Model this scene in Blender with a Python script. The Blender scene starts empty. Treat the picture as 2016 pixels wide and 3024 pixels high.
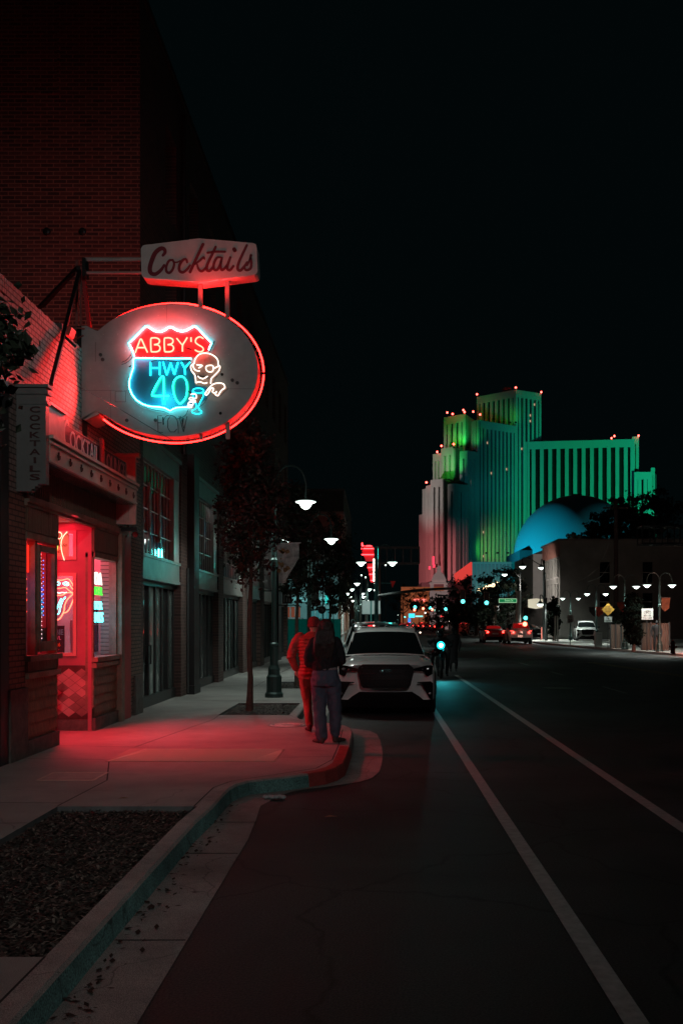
import bpy, bmesh, math, random
from mathutils import Vector, Matrix
random.seed(7)
SC = bpy.context.scene
COL = SC.collection
R = math.radians
F = 2940.0                      # focal length in photo pixels
VX, VY, EYE = 1112.0, 1836.0, 1.8

# ---------------------------------------------------------------- camera
cd = bpy.data.cameras.new("camera")
cam = bpy.data.objects.new("camera", cd); COL.objects.link(cam)
cam.location = (0, 0, EYE); cam.rotation_euler = (R(90), 0, 0)
cd.sensor_fit = 'VERTICAL'; cd.sensor_height = 36.0; cd.sensor_width = 24.0
cd.lens = 36.0 * F / 3024.0
cd.shift_x = -(VX - 1008) / 3024.0
cd.shift_y = (VY - 1512) / 3024.0
cd.clip_start = 0.1; cd.clip_end = 3000
SC.camera = cam

# ---------------------------------------------------------------- night sky, exposure
W = bpy.data.worlds.new("World"); SC.world = W; W.use_nodes = True
nt = W.node_tree; nt.nodes.clear()
sky = nt.nodes.new("ShaderNodeTexSky"); sky.sky_type = 'NISHITA'; sky.sun_disc = False
sky.sun_elevation = R(-7); sky.sun_rotation = R(200); sky.air_density = 1.0; sky.dust_density = 1.5
b1 = nt.nodes.new("ShaderNodeBackground"); b1.inputs[1].default_value = 0.02
b2 = nt.nodes.new("ShaderNodeBackground"); b2.inputs[0].default_value = (0.00065, 0.0019, 0.0022, 1); b2.inputs[1].default_value = 1.0
ad = nt.nodes.new("ShaderNodeAddShader"); wo = nt.nodes.new("ShaderNodeOutputWorld")
nt.links.new(sky.outputs[0], b1.inputs[0]); nt.links.new(b1.outputs[0], ad.inputs[0]); nt.links.new(b2.outputs[0], ad.inputs[1]); nt.links.new(ad.outputs[0], wo.inputs[0])
SC.view_settings.view_transform = 'Standard'; SC.view_settings.look = 'None'
SC.view_settings.exposure = 0.0; SC.view_settings.gamma = 1.0
cy = SC.cycles
cy.use_denoising = True; cy.max_bounces = 6; cy.diffuse_bounces = 2; cy.glossy_bounces = 3
cy.transmission_bounces = 4; cy.transparent_max_bounces = 8; cy.sample_clamp_indirect = 2.0
cy.use_light_tree = True; cy.caustics_reflective = False; cy.caustics_refractive = False

# ---------------------------------------------------------------- helpers
def at(px, py, Y):
    return Vector(((px - VX) * Y / F, Y, EYE - (py - VY) * Y / F))

def tag(o, label=None, cat=None, group=None, kind=None):
    if label: o["label"] = label
    if cat: o["category"] = cat
    if group: o["group"] = group
    if kind: o["kind"] = kind
    return o

def thing(name, label, cat, loc=(0, 0, 0), rz=0.0, group=None):
    o = bpy.data.objects.new(name, None); COL.objects.link(o)
    o.location = loc; o.rotation_euler = (0, 0, rz); o.empty_display_size = .2
    return tag(o, label, cat, group)

def wloc(o):
    v = Vector((0, 0, 0))
    while o is not None:
        v += Vector(o.location); o = o.parent
    return v

def kids(o): return [c for c in COL.objects if c.parent == o]

def copy_tree(o, parent=None):
    ch = kids(o)
    c = o.copy(); COL.objects.link(c); c.parent = parent
    for k in ch: copy_tree(k, c)
    return c

class MB:
    """collects faces, builds one mesh object"""
    def __init__(s): s.v = []; s.f = []
    def add(s, vs, fs):
        n = len(s.v); s.v += [tuple(v) for v in vs]; s.f += [tuple(i + n for i in f) for f in fs]; return s
    def box(s, x0, x1, y0, y1, z0, z1):
        if x0 > x1: x0, x1 = x1, x0
        if y0 > y1: y0, y1 = y1, y0
        if z0 > z1: z0, z1 = z1, z0
        return s.add([(x0,y0,z0),(x1,y0,z0),(x1,y1,z0),(x0,y1,z0),(x0,y0,z1),(x1,y0,z1),(x1,y1,z1),(x0,y1,z1)],
                     [(3,2,1,0),(4,5,6,7),(0,1,5,4),(1,2,6,5),(2,3,7,6),(3,0,4,7)])
    def obox(s, o, u, v, w, a, b, c):
        """box spanned from corner o by unit vectors u,v,w times a,b,c"""
        o = Vector(o); u = Vector(u) * a; v = Vector(v) * b; w = Vector(w) * c
        return s.add([o, o+u, o+u+v, o+v, o+w, o+u+w, o+u+v+w, o+v+w],
                     [(3,2,1,0),(4,5,6,7),(0,1,5,4),(1,2,6,5),(2,3,7,6),(3,0,4,7)])
    def quad(s, a, b, c, d): return s.add([a, b, c, d], [(0, 1, 2, 3)])
    def bar(s, p, q, w, h=None):
        """square bar from p to q"""
        p = Vector(p); q = Vector(q); d = (q - p); L = d.length; d.normalize()
        up = Vector((0, 0, 1)) if abs(d.z) < .95 else Vector((0, 1, 0))
        a = d.cross(up).normalized(); b = a.cross(d).normalized(); h = h or w
        return s.obox(p - a * w/2 - b * h/2, d, a, b, L, w, h)
    def cyl(s, p, q, r0, r1=None, n=12, caps=True):
        r1 = r0 if r1 is None else r1
        p = Vector(p); q = Vector(q); d = (q - p).normalized()
        up = Vector((0, 0, 1)) if abs(d.z) < .9 else Vector((1, 0, 0))
        a = d.cross(up).normalized(); b = d.cross(a).normalized()
        vs = []
        for c, r in ((p, r0), (q, r1)):
            for i in range(n):
                t = 2 * math.pi * i / n; vs.append(c + a * (r * math.cos(t)) + b * (r * math.sin(t)))
        fs = [(i, (i+1) % n, n + (i+1) % n, n + i) for i in range(n)]
        if caps: fs += [tuple(range(n))[::-1], tuple(range(n, 2*n))]
        return s.add(vs, fs)
    def tube(s, pts, r, n=8, closed=False):
        pts = [Vector(p) for p in pts]; m = len(pts); vs = []; prev = None
        for k in range(m):
            if closed: d = pts[(k+1) % m] - pts[k-1]
            else: d = pts[min(k+1, m-1)] - pts[max(k-1, 0)]
            d.normalize()
            if prev is None:
                up = Vector((0, 0, 1)) if abs(d.z) < .8 else Vector((0, 1, 0))
                a = d.cross(up).normalized()
            else:
                a = prev - d * prev.dot(d)
                a = a.normalized() if a.length > 1e-6 else d.orthogonal().normalized()
            prev = a; b = d.cross(a)
            rr = r[k] if isinstance(r, (list, tuple)) else r
            for i in range(n):
                t = 2 * math.pi * i / n; vs.append(pts[k] + a * (rr * math.cos(t)) + b * (rr * math.sin(t)))
        fs = []
        for k in range(m if closed else m - 1):
            k2 = (k + 1) % m
            for i in range(n): fs.append((k*n + i, k*n + (i+1) % n, k2*n + (i+1) % n, k2*n + i))
        if not closed: fs += [tuple(range(n))[::-1], tuple(range((m-1)*n, m*n))]
        return s.add(vs, fs)
    def prism(s, pts, d):
        """closed polygon pts (3d, planar) extruded by vector d"""
        pts = [Vector(p) for p in pts]; d = Vector(d); n = len(pts)
        tris = __import__('mathutils').geometry.tessellate_polygon([pts])
        vs = pts + [p + d for p in pts]
        fs = [tuple(t) for t in tris] + [tuple(n + i for i in t[::-1]) for t in tris]
        fs += [(i, (i+1) % n, n + (i+1) % n, n + i) for i in range(n)]
        return s.add(vs, fs)
    def lathe(s, prof, c=(0, 0, 0), n=20):
        c = Vector(c); vs = []; m = len(prof)
        for r, z in prof:
            for i in range(n):
                t = 2 * math.pi * i / n; vs.append(c + Vector((r * math.cos(t), r * math.sin(t), z)))
        fs = []
        for k in range(m - 1):
            for i in range(n): fs.append((k*n + i, k*n + (i+1) % n, (k+1)*n + (i+1) % n, (k+1)*n + i))
        fs += [tuple(range(n))[::-1], tuple(range((m-1)*n, m*n))]
        return s.add(vs, fs)
    def ball(s, c, rx, ry=None, rz=None, nu=14, nv=9):
        ry = rx if ry is None else ry; rz = rx if rz is None else rz; c = Vector(c)
        vs = [c + Vector((0, 0, -rz))]
        for j in range(1, nv):
            f = math.pi * j / nv - math.pi/2
            for i in range(nu):
                t = 2*math.pi*i/nu; vs.append(c + Vector((rx*math.cos(f)*math.cos(t), ry*math.cos(f)*math.sin(t), rz*math.sin(f))))
        vs.append(c + Vector((0, 0, rz))); top = len(vs) - 1; fs = []
        for i in range(nu): fs.append((0, 1 + (i+1) % nu, 1 + i)); fs.append((top, 1 + (nv-2)*nu + i, 1 + (nv-2)*nu + (i+1) % nu))
        for j in range(nv - 2):
            for i in range(nu): fs.append((1+j*nu+i, 1+j*nu+(i+1) % nu, 1+(j+1)*nu+(i+1) % nu, 1+(j+1)*nu+i))
        return s.add(vs, fs)
    def ribbon(s, pts, w, n_out, th=.006):
        """flat painted stroke along pts; w = width(s); n_out = facing direction"""
        pts = [Vector(p) for p in pts]; n_out = Vector(n_out); m = len(pts); L = []; Rr = []
        for k in range(m):
            d = (pts[min(k+1, m-1)] - pts[max(k-1, 0)]).normalized(); sd = d.cross(n_out).normalized()
            ww = (w[k] if isinstance(w, (list, tuple)) else w) / 2
            L.append(pts[k] + sd*ww); Rr.append(pts[k] - sd*ww)
        for k in range(m - 1):
            s.add([L[k], L[k+1], Rr[k+1], Rr[k], L[k]+n_out*th, L[k+1]+n_out*th, Rr[k+1]+n_out*th, Rr[k]+n_out*th],
                  [(4,5,6,7),(0,1,5,4),(2,3,7,6),(0,3,2,1)])
        for k in (0, m-1):
            ww = (w[k] if isinstance(w, (list, tuple)) else w) / 2
            u = n_out.orthogonal().normalized(); v = n_out.cross(u)
            s.prism([pts[k] + u*(ww*math.cos(a*math.pi/5)) + v*(ww*math.sin(a*math.pi/5)) for a in range(10)], n_out*th*.9)
        return s
    def xf(s, M):
        s.v = [tuple(M @ Vector(v)) for v in s.v]; return s
    def build(s, name, mat, parent=None, smooth=False, bevel=0, mats=None):
        off = wloc(parent) if parent is not None else Vector((0, 0, 0))
        me = bpy.data.meshes.new(name)
        me.from_pydata([(v[0]-off.x, v[1]-off.y, v[2]-off.z) for v in s.v], [], s.f)
        me.materials.append(mat)
        if smooth: me.polygons.foreach_set('use_smooth', [True]*len(me.polygons))
        bm = bmesh.new(); bm.from_mesh(me)
        if bevel > 0:
            bmesh.ops.remove_doubles(bm, verts=bm.verts, dist=1e-5)
        bmesh.ops.recalc_face_normals(bm, faces=bm.faces)
        if bevel > 0:
            es = [e for e in bm.edges if len(e.link_faces) == 2 and e.calc_face_angle(0) > .5]
            bmesh.ops.bevel(bm, geom=es, offset=bevel, segments=2, affect='EDGES', clamp_overlap=True)
        bm.to_mesh(me); bm.free(); me.update()
        o = bpy.data.objects.new(name, me); COL.objects.link(o); o.parent = parent
        return o

def crom(pts, sub=6, closed=False):
    """catmull-rom through pts"""
    P = [Vector(p) for p in pts]; n = len(P); out = []
    rng = range(n) if closed else range(n - 1)
    for i in rng:
        p0 = P[i-1] if (closed or i > 0) else P[0]*2 - P[1]
        p1 = P[i]; p2 = P[(i+1) % n]; p3 = P[(i+2) % n] if (closed or i + 2 < n) else p2*2 - p1
        for k in range(sub):
            t = k / sub
            out.append(.5 * ((2*p1) + (p2-p0)*t + (2*p0-5*p1+4*p2-p3)*t*t + (3*p1-p0-3*p2+p3)*t**3))
    if not closed: out.append(P[-1])
    return out

def text_obj(name, body, mat, parent, origin, u, v, w, h, depth=.004, shear=0.0, bold=0.0):
    """lettering laid on the plane (u,v) fitted into w x h, lower-left corner at origin, facing u x v"""
    c = bpy.data.curves.new(name, 'FONT'); c.body = body; c.extrude = .5; c.shear = shear; c.offset = bold; c.resolution_u = 3
    c.space_line = .9
    t = bpy.data.objects.new(name, c); COL.objects.link(t)
    me = bpy.data.meshes.new_from_object(t.evaluated_get(bpy.context.evaluated_depsgraph_get()))
    bpy.data.objects.remove(t)
    xs = [q.co.x for q in me.vertices]; ys = [q.co.y for q in me.vertices]
    x0, x1, y0, y1 = min(xs), max(xs), min(ys), max(ys)
    u = Vector(u); v = Vector(v); n = u.cross(v); o = Vector(origin); off = wloc(parent) if parent else Vector((0,0,0))
    for q in me.vertices:
        q.co = o + u*((q.co.x-x0)/(x1-x0)*w) + v*((q.co.y-y0)/(y1-y0)*h) + n*((q.co.z+.5)*depth) - off
    me.materials.clear(); me.materials.append(mat)
    ob = bpy.data.objects.new(name, me); COL.objects.link(ob); ob.parent = parent
    return ob

# ---------------------------------------------------------------- materials
MATS = {}
def M(name, col=(.5,.5,.5), rough=.6, metal=0.0, noise=0.0, nscale=6.0, bump=0.0, bscale=30.0, spec=.5, emit=None, es=0.0, coat=0.0, rvar=0.0, stretch=None):
    if name in MATS: return MATS[name]
    m = bpy.data.materials.new(name); m.use_nodes = True; MATS[name] = m
    t = m.node_tree; b = t.nodes['Principled BSDF']; L = t.links.new
    b.inputs['Base Color'].default_value = (*col, 1); b.inputs['Roughness'].default_value = rough
    b.inputs['Metallic'].default_value = metal; b.inputs['Specular IOR Level'].default_value = spec
    b.inputs['Coat Weight'].default_value = coat; b.inputs['Coat Roughness'].default_value = .04
    if emit:
        b.inputs['Emission Color'].default_value = (*emit, 1); b.inputs['Emission Strength'].default_value = es
    if noise or bump or rvar:
        tc = t.nodes.new('ShaderNodeTexCoord'); mp = t.nodes.new('ShaderNodeMapping')
        L(tc.outputs['Object'], mp.inputs[0])
        if stretch: mp.inputs['Scale'].default_value = stretch
    if noise:
        n = t.nodes.new('ShaderNodeTexNoise'); n.inputs['Scale'].default_value = nscale; n.inputs['Detail'].default_value = 8; n.inputs['Roughness'].default_value = .65
        L(mp.outputs[0], n.inputs[0])
        r = t.nodes.new('ShaderNodeValToRGB'); r.color_ramp.elements[0].position = .3; r.color_ramp.elements[1].position = .72
        r.color_ramp.elements[0].color = (*[max(0, c*(1-noise)) for c in col], 1); r.color_ramp.elements[1].color = (*[min(1, c*(1+noise)) for c in col], 1)
        L(n.outputs[0], r.inputs[0]); L(r.outputs[0], b.inputs['Base Color'])
        if rvar:
            mr = t.nodes.new('ShaderNodeMapRange'); mr.inputs['To Min'].default_value = max(0.02, rough-rvar); mr.inputs['To Max'].default_value = min(1, rough+rvar)
            L(n.outputs[0], mr.inputs[0]); L(mr.outputs[0], b.inputs['Roughness'])
    if bump:
        n2 = t.nodes.new('ShaderNodeTexNoise'); n2.inputs['Scale'].default_value = bscale; n2.inputs['Detail'].default_value = 6
        L(mp.outputs[0], n2.inputs[0])
        bp = t.nodes.new('ShaderNodeBump'); bp.inputs['Strength'].default_value = bump; bp.inputs['Distance'].default_value = .02
        L(n2.outputs[0], bp.inputs['Height']); L(bp.outputs[0], b.inputs['Normal'])
    return m

def Mbrick(name, c1, c2, mortar, axis, bw=.22, bh=.073, ms=.012, off=.5, rough=.75, bump=.6, patch=0.3):
    """axis: 'Y' wall running along Y, 'X' wall running along X"""
    if name in MATS: return MATS[name]
    m = bpy.data.materials.new(name); m.use_nodes = True; MATS[name] = m
    t = m.node_tree; b = t.nodes['Principled BSDF']; L = t.links.new
    g = t.nodes.new('ShaderNodeNewGeometry'); sx = t.nodes.new('ShaderNodeSeparateXYZ'); cx = t.nodes.new('ShaderNodeCombineXYZ')
    L(g.outputs['Position'], sx.inputs[0]); L(sx.outputs[axis], cx.inputs[0]); L(sx.outputs['Z'], cx.inputs[1])
    n = t.nodes.new('ShaderNodeTexNoise'); n.inputs['Scale'].default_value = 2.5; L(g.outputs['Position'], n.inputs[0])
    vm = t.nodes.new('ShaderNodeMixRGB'); vm.blend_type = 'LINEAR_LIGHT'; vm.inputs[0].default_value = .006
    L(cx.outputs[0], vm.inputs[1]); L(n.outputs['Color'], vm.inputs[2])
    br = t.nodes.new('ShaderNodeTexBrick'); br.offset = off; br.inputs['Scale'].default_value = 1
    br.inputs['Color1'].default_value = (*c1, 1); br.inputs['Color2'].default_value = (*c2, 1); br.inputs['Mortar'].default_value = (*mortar, 1)
    br.inputs['Brick Width'].default_value = bw; br.inputs['Row Height'].default_value = bh
    br.inputs['Mortar Size'].default_value = ms; br.inputs['Mortar Smooth'].default_value = .2; br.inputs['Bias'].default_value = 0
    L(vm.outputs[0], br.inputs[0])
    n3 = t.nodes.new('ShaderNodeTexNoise'); n3.inputs['Scale'].default_value = 1.3; n3.inputs['Detail'].default_value = 9; n3.inputs['Roughness'].default_value = .75; L(g.outputs['Position'], n3.inputs[0])
    mr = t.nodes.new('ShaderNodeMapRange'); mr.inputs['To Min'].default_value = 1-patch*2; mr.inputs['To Max'].default_value = 1+patch*2; L(n3.outputs[0], mr.inputs[0])
    mx = t.nodes.new('ShaderNodeMixRGB'); mx.blend_type = 'MULTIPLY'; mx.inputs[0].default_value = 1
    L(br.outputs['Color'], mx.inputs[1]); L(mr.outputs[0], mx.inputs[2]); L(mx.outputs[0], b.inputs['Base Color'])
    b.inputs['Roughness'].default_value = rough
    bp = t.nodes.new('ShaderNodeBump'); bp.inputs['Strength'].default_value = bump; bp.inputs['Distance'].default_value = .01; bp.invert = True
    L(br.outputs['Fac'], bp.inputs['Height']); L(bp.outputs[0], b.inputs['Normal'])
    return m

def Mglass(name, tint=(1,1,1), rough=.02, mixmin=.08):
    """thin clear pane: see-through with fresnel reflection"""
    if name in MATS: return MATS[name]
    m = bpy.data.materials.new(name); m.use_nodes = True; MATS[name] = m
    t = m.node_tree; t.nodes.clear(); L = t.links.new
    tr = t.nodes.new('ShaderNodeBsdfTransparent'); tr.inputs[0].default_value = (*tint, 1)
    gl = t.nodes.new('ShaderNodeBsdfGlossy'); gl.inputs['Roughness'].default_value = rough
    lw = t.nodes.new('ShaderNodeFresnel'); lw.inputs[0].default_value = 1.5
    mx = t.nodes.new('ShaderNodeMixShader'); o = t.nodes.new('ShaderNodeOutputMaterial')
    L(lw.outputs[0], mx.inputs[0]); L(tr.outputs[0], mx.inputs[1]); L(gl.outputs[0], mx.inputs[2]); L(mx.outputs[0], o.inputs[0])
    return m

def Mem(name, col, es=1.0):
    """something that gives off light"""
    if name in MATS: return MATS[name]
    m = bpy.data.materials.new(name); m.use_nodes = True; MATS[name] = m
    t = m.node_tree; t.nodes.clear(); e = t.nodes.new('ShaderNodeEmission'); o = t.nodes.new('ShaderNodeOutputMaterial')
    e.inputs[0].default_value = (*col, 1); e.inputs[1].default_value = es; t.links.new(e.outputs[0], o.inputs[0])
    return m

def lamp(kind, name, loc, energy, col, parent=None, size=.2, target=None, spot=60, blend=.6, sizey=None):
    l = bpy.data.lights.new(name, kind); l.energy = energy; l.color = col
    if kind == 'AREA':
        l.size = size
        if sizey: l.shape = 'RECTANGLE'; l.size_y = sizey
    else: l.shadow_soft_size = size
    if kind == 'SPOT': l.spot_size = R(spot); l.spot_blend = blend
    o = bpy.data.objects.new(name, l); COL.objects.link(o)
    off = wloc(parent) if parent else Vector((0,0,0))
    o.parent = parent; o.location = Vector(loc) - off
    if target is not None:
        o.rotation_euler = (Vector(target) - Vector(loc)).to_track_quat('-Z', 'Y').to_euler()
    return o

def holes_wall(mb, o, u, v, n, Wd, H, holes, depth, back=False):
    """wall rectangle with rectangular openings (u0,u1,v0,v1); reveals of given depth go to -n"""
    o = Vector(o); u = Vector(u); v = Vector(v); n = Vector(n)
    us = sorted({0, Wd, *[h[0] for h in holes], *[h[1] for h in holes]}); vs = sorted({0, H, *[h[2] for h in holes], *[h[3] for h in holes]})
    us = [a for a in us if 0 <= a <= Wd]; vs = [a for a in vs if 0 <= a <= H]
    for i in range(len(us)-1):
        for j in range(len(vs)-1):
            cu, cv = (us[i]+us[i+1])/2, (vs[j]+vs[j+1])/2
            if any(h[0] < cu < h[1] and h[2] < cv < h[3] for h in holes): continue
            a, b, c, d = us[i], us[i+1], vs[j], vs[j+1]
            mb.quad(o+u*a+v*c, o+u*b+v*c, o+u*b+v*d, o+u*a+v*d)
    for a, b, c, d in holes:
        q = [o+u*a+v*c, o+u*b+v*c, o+u*b+v*d, o+u*a+v*d]
        for k in range(4):
            mb.quad(q[k], q[(k+1) % 4], q[(k+1) % 4]-n*depth, q[k]-n*depth)
        if back: mb.quad(*[p - n*depth for p in q])
    return mb

def leafy(mb, c, rad, n, size, rnd, shell=.55, power=1.0, squash=None):
    """n leaf-sized faces spread through an ellipsoid around c, in clumps"""
    c = Vector(c); clumps = []
    for i in range(max(8, n // 45)):
        d = Vector((rnd.gauss(0,1), rnd.gauss(0,1), rnd.gauss(0,1))).normalized() * (shell + (1-shell) * rnd.random())
        clumps.append((Vector((d.x*rad[0], d.y*rad[1], d.z*rad[2])), rnd.uniform(.10, .24) * min(rad)*1.6))
    for i in range(n):
        cc, cr = rnd.choice(clumps)
        p = c + cc + Vector((rnd.gauss(0,1), rnd.gauss(0,1), rnd.gauss(0,.8))) * cr * .55
        a = Vector((rnd.gauss(0,1), rnd.gauss(0,1), rnd.gauss(0,1))).normalized(); b = a.orthogonal().normalized()
        b = (b*math.cos(i) + a.cross(b)*math.sin(i)).normalized()
        s = size * rnd.uniform(.6, 1.35); nn = a.cross(b)
        mb.add([p - a*s*.5, p + b*s*.3 + nn*s*.08, p + a*s*.55, p - b*s*.3 + nn*s*.08], [(0,1,2),(0,2,3)])
    return mb

BLACK = M("black_metal", (.012,.013,.014), .45, .2, noise=.3)
RUBBER = M("rubber", (.01,.01,.01), .8)
# ================================================================ GROUND, ROAD, KERBS
ASPH = M("asphalt", (.032,.037,.038), .62, noise=.35, nscale=1.6, bump=.35, bscale=90, rvar=.14)
CONC = M("concrete", (.34,.32,.30), .78, noise=.16, nscale=2.3, bump=.12, bscale=40, rvar=.1)
CONC2 = M("gutter_concrete", (.30,.285,.27), .7, noise=.25, nscale=3.0, bump=.15, bscale=50)
KERB_T = M("kerb_top_paint", (.36,.34,.32), .7, noise=.22, nscale=5, bump=.15)
KERB_G = M("kerb_teal_tint", (.17,.36,.34), .6, noise=.35, nscale=4, bump=.2)  # teal light falling on the kerb face is put into its colour
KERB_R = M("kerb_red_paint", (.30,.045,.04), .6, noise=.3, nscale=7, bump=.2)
def rough_ground(m, crack_scale=.55, crack_w=.006, speck=220, stain=.5, dark=.25):
    """aggregate specks, hairline cracks and broad stains worked into a ground material"""
    t = m.node_tree; b = t.nodes['Principled BSDF']; L = t.links.new; src = b.inputs['Base Color'].links[0].from_socket
    g = t.nodes.new('ShaderNodeNewGeometry')
    n0 = t.nodes.new('ShaderNodeTexNoise'); n0.inputs['Scale'].default_value = 1.1; n0.inputs['Detail'].default_value = 8; L(g.outputs['Position'], n0.inputs[0])
    ad = t.nodes.new('ShaderNodeMixRGB'); ad.blend_type = 'ADD'; ad.inputs[0].default_value = .9; L(g.outputs['Position'], ad.inputs[1]); L(n0.outputs['Color'], ad.inputs[2])
    v = t.nodes.new('ShaderNodeTexVoronoi'); v.feature = 'DISTANCE_TO_EDGE'; v.inputs['Scale'].default_value = crack_scale; L(ad.outputs[0], v.inputs['Vector'])
    c = t.nodes.new('ShaderNodeMapRange'); c.inputs['From Max'].default_value = crack_w; c.inputs['To Min'].default_value = dark; L(v.outputs['Distance'], c.inputs[0])
    s = t.nodes.new('ShaderNodeTexNoise'); s.inputs['Scale'].default_value = speck; s.inputs['Detail'].default_value = 2; L(g.outputs['Position'], s.inputs[0])
    sr = t.nodes.new('ShaderNodeMapRange'); sr.inputs['From Min'].default_value = .33; sr.inputs['From Max'].default_value = .68; sr.inputs['To Min'].default_value = .4; sr.inputs['To Max'].default_value = 1.8; L(s.outputs[0], sr.inputs[0])
    w = t.nodes.new('ShaderNodeTexNoise'); w.inputs['Scale'].default_value = .35; w.inputs['Detail'].default_value = 7; w.inputs['Distortion'].default_value = 1.2; L(g.outputs['Position'], w.inputs[0])
    wr = t.nodes.new('ShaderNodeMapRange'); wr.inputs['From Min'].default_value = .35; wr.inputs['From Max'].default_value = .65; wr.inputs['To Min'].default_value = 1-stain; wr.inputs['To Max'].default_value = 1+stain*.5; L(w.outputs[0], wr.inputs[0])
    out = src
    for q in (c, sr, wr):
        mx = t.nodes.new('ShaderNodeMixRGB'); mx.blend_type = 'MULTIPLY'; mx.inputs[0].default_value = 1; L(out, mx.inputs[1]); L(q.outputs[0], mx.inputs[2]); out = mx.outputs[0]
    L(out, b.inputs['Base Color'])
rough_ground(ASPH, .42, .012, 75, .55, .15); rough_ground(CONC, .16, .0015, 260, .22, .55); rough_ground(CONC2, .5, .004, 200, .4, .4); rough_ground(KERB_T, .5, .004, 200, .35, .5); rough_ground(KERB_G, .9, .008, 90, .6, .35)
WHITE_LINE = M("worn_white_line", (.38,.39,.38), .55, noise=.3, nscale=14, bump=.2)
WORN_LINE = M("very_worn_line", (.2,.2,.2), .55, noise=.6, nscale=9)
YELLOW_LINE = M("worn_yellow_line", (.36,.22,.03), .6, noise=.4, nscale=9)
GRD = M("far_ground", (.04,.04,.038), .9, noise=.3, nscale=.05)

m = MB().quad((-1500,-60,-.03),(1500,-60,-.03),(1500,2200,-.03),(-1500,2200,-.03)); tag(m.build("ground", GRD), kind="structure")
m = MB()
for k in range(12):
    y0, y1 = -30 + k*60, 30 + k*60
    m.quad((-6,y0,0),(40,y0,0),(40,y1,0),(-6,y1,0))
m.quad((-60,50,0),(-6,50,0),(-6,58,0),(-60,58,0))
road = tag(m.build("road", ASPH), kind="structure")

CURB = [(-1.48,-12),(-1.48,-4),(-1.48,4),(-1.48,8.2),(-1.45,8.88),(-1.45,9.5),(-1.44,9.9),(-1.40,10.12),(-1.31,10.32),(-1.14,10.46),(-.94,10.6),(-.73,10.8),(-.56,10.98),(-.44,11.25),(-.37,11.6),(-.35,12.3),
        (-.336,13.2),(-.336,14.2),(-.347,15.0),(-.39,15.5),(-.48,15.85),(-.62,16.1),(-.85,16.35),(-1.12,16.6),(-1.3,16.95),(-1.37,17.4),(-1.37,20),(-1.37,26),(-1.37,33),(-1.37,38),(-1.2,39.4),(-.6,40.6),(.2,41.4),(.5,42.5),(.5,47),(.1,48.4),(-1.2,49.4),(-4.3,49.8)]
def off_line(P, d):
    out = []
    for k, p in enumerate(P):
        a = Vector(P[max(k-1,0)]); b = Vector(P[min(k+1,len(P)-1)]); t = (b-a).normalized()
        out.append((p[0] - t.y*d, p[1] + t.x*d))
    return out
INNER = off_line(CURB, .15)
GUT = [(-1.07,-12),(-1.07,-4),(-1.07,4),(-1.06,8.2),(-1.09,8.97),(-1.13,9.7),(-1.06,10.0),(-1.0,10.25),(-.9,10.5),(-.74,10.68),(-.55,10.82),(-.41,10.95),(-.2,11.15),(-.06,11.4),(.03,11.9),(.06,12.5),
       (.08,13.3),(.075,14.3),(.05,15.1),(0,15.9),(-.12,16.4),(-.33,16.65),(-.6,16.9),(-.75,17.2),(-.9,17.6),(-.95,18),(-.95,20),(-.95,26),(-.95,33),(-.95,37.6),(-.8,38.8),(-.3,40),(.6,40.8),(.92,42.2),(.92,47.2),(.4,48.7),(-1,49.8),(-4.3,50.2)]
m = MB()
for k in range(len(CURB)-1):
    m.quad((*CURB[k],.006),(*GUT[k],.006),(*GUT[k+1],.006),(*CURB[k+1],.006))
g = tag(m.build("gutter", CONC2), kind="structure")
m = MB()
for y in (-1,1.2,3.4,5.6,7.7,8.9): m.box(-1.47,-1.075,y,y+.012,.007,.009)
m.build("gutter_joint", M("joint_dirt", (.03,.028,.026), .9), g)
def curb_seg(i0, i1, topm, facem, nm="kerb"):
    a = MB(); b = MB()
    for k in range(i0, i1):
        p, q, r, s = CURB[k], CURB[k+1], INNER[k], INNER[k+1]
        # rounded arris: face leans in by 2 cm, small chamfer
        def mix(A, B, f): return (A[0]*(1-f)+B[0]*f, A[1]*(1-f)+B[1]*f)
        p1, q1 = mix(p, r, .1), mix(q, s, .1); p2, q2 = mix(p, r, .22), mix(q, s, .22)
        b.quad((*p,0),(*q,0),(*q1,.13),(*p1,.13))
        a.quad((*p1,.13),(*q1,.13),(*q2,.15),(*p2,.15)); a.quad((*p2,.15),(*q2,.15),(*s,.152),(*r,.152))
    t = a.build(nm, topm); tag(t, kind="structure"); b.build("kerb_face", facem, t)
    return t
curb_seg(0, 11, KERB_T, KERB_G); curb_seg(11, 16, KERB_R, KERB_R); curb_seg(16, len(CURB)-1, KERB_T, M("kerb_face", (.22,.21,.2), .8, noise=.3))

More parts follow.
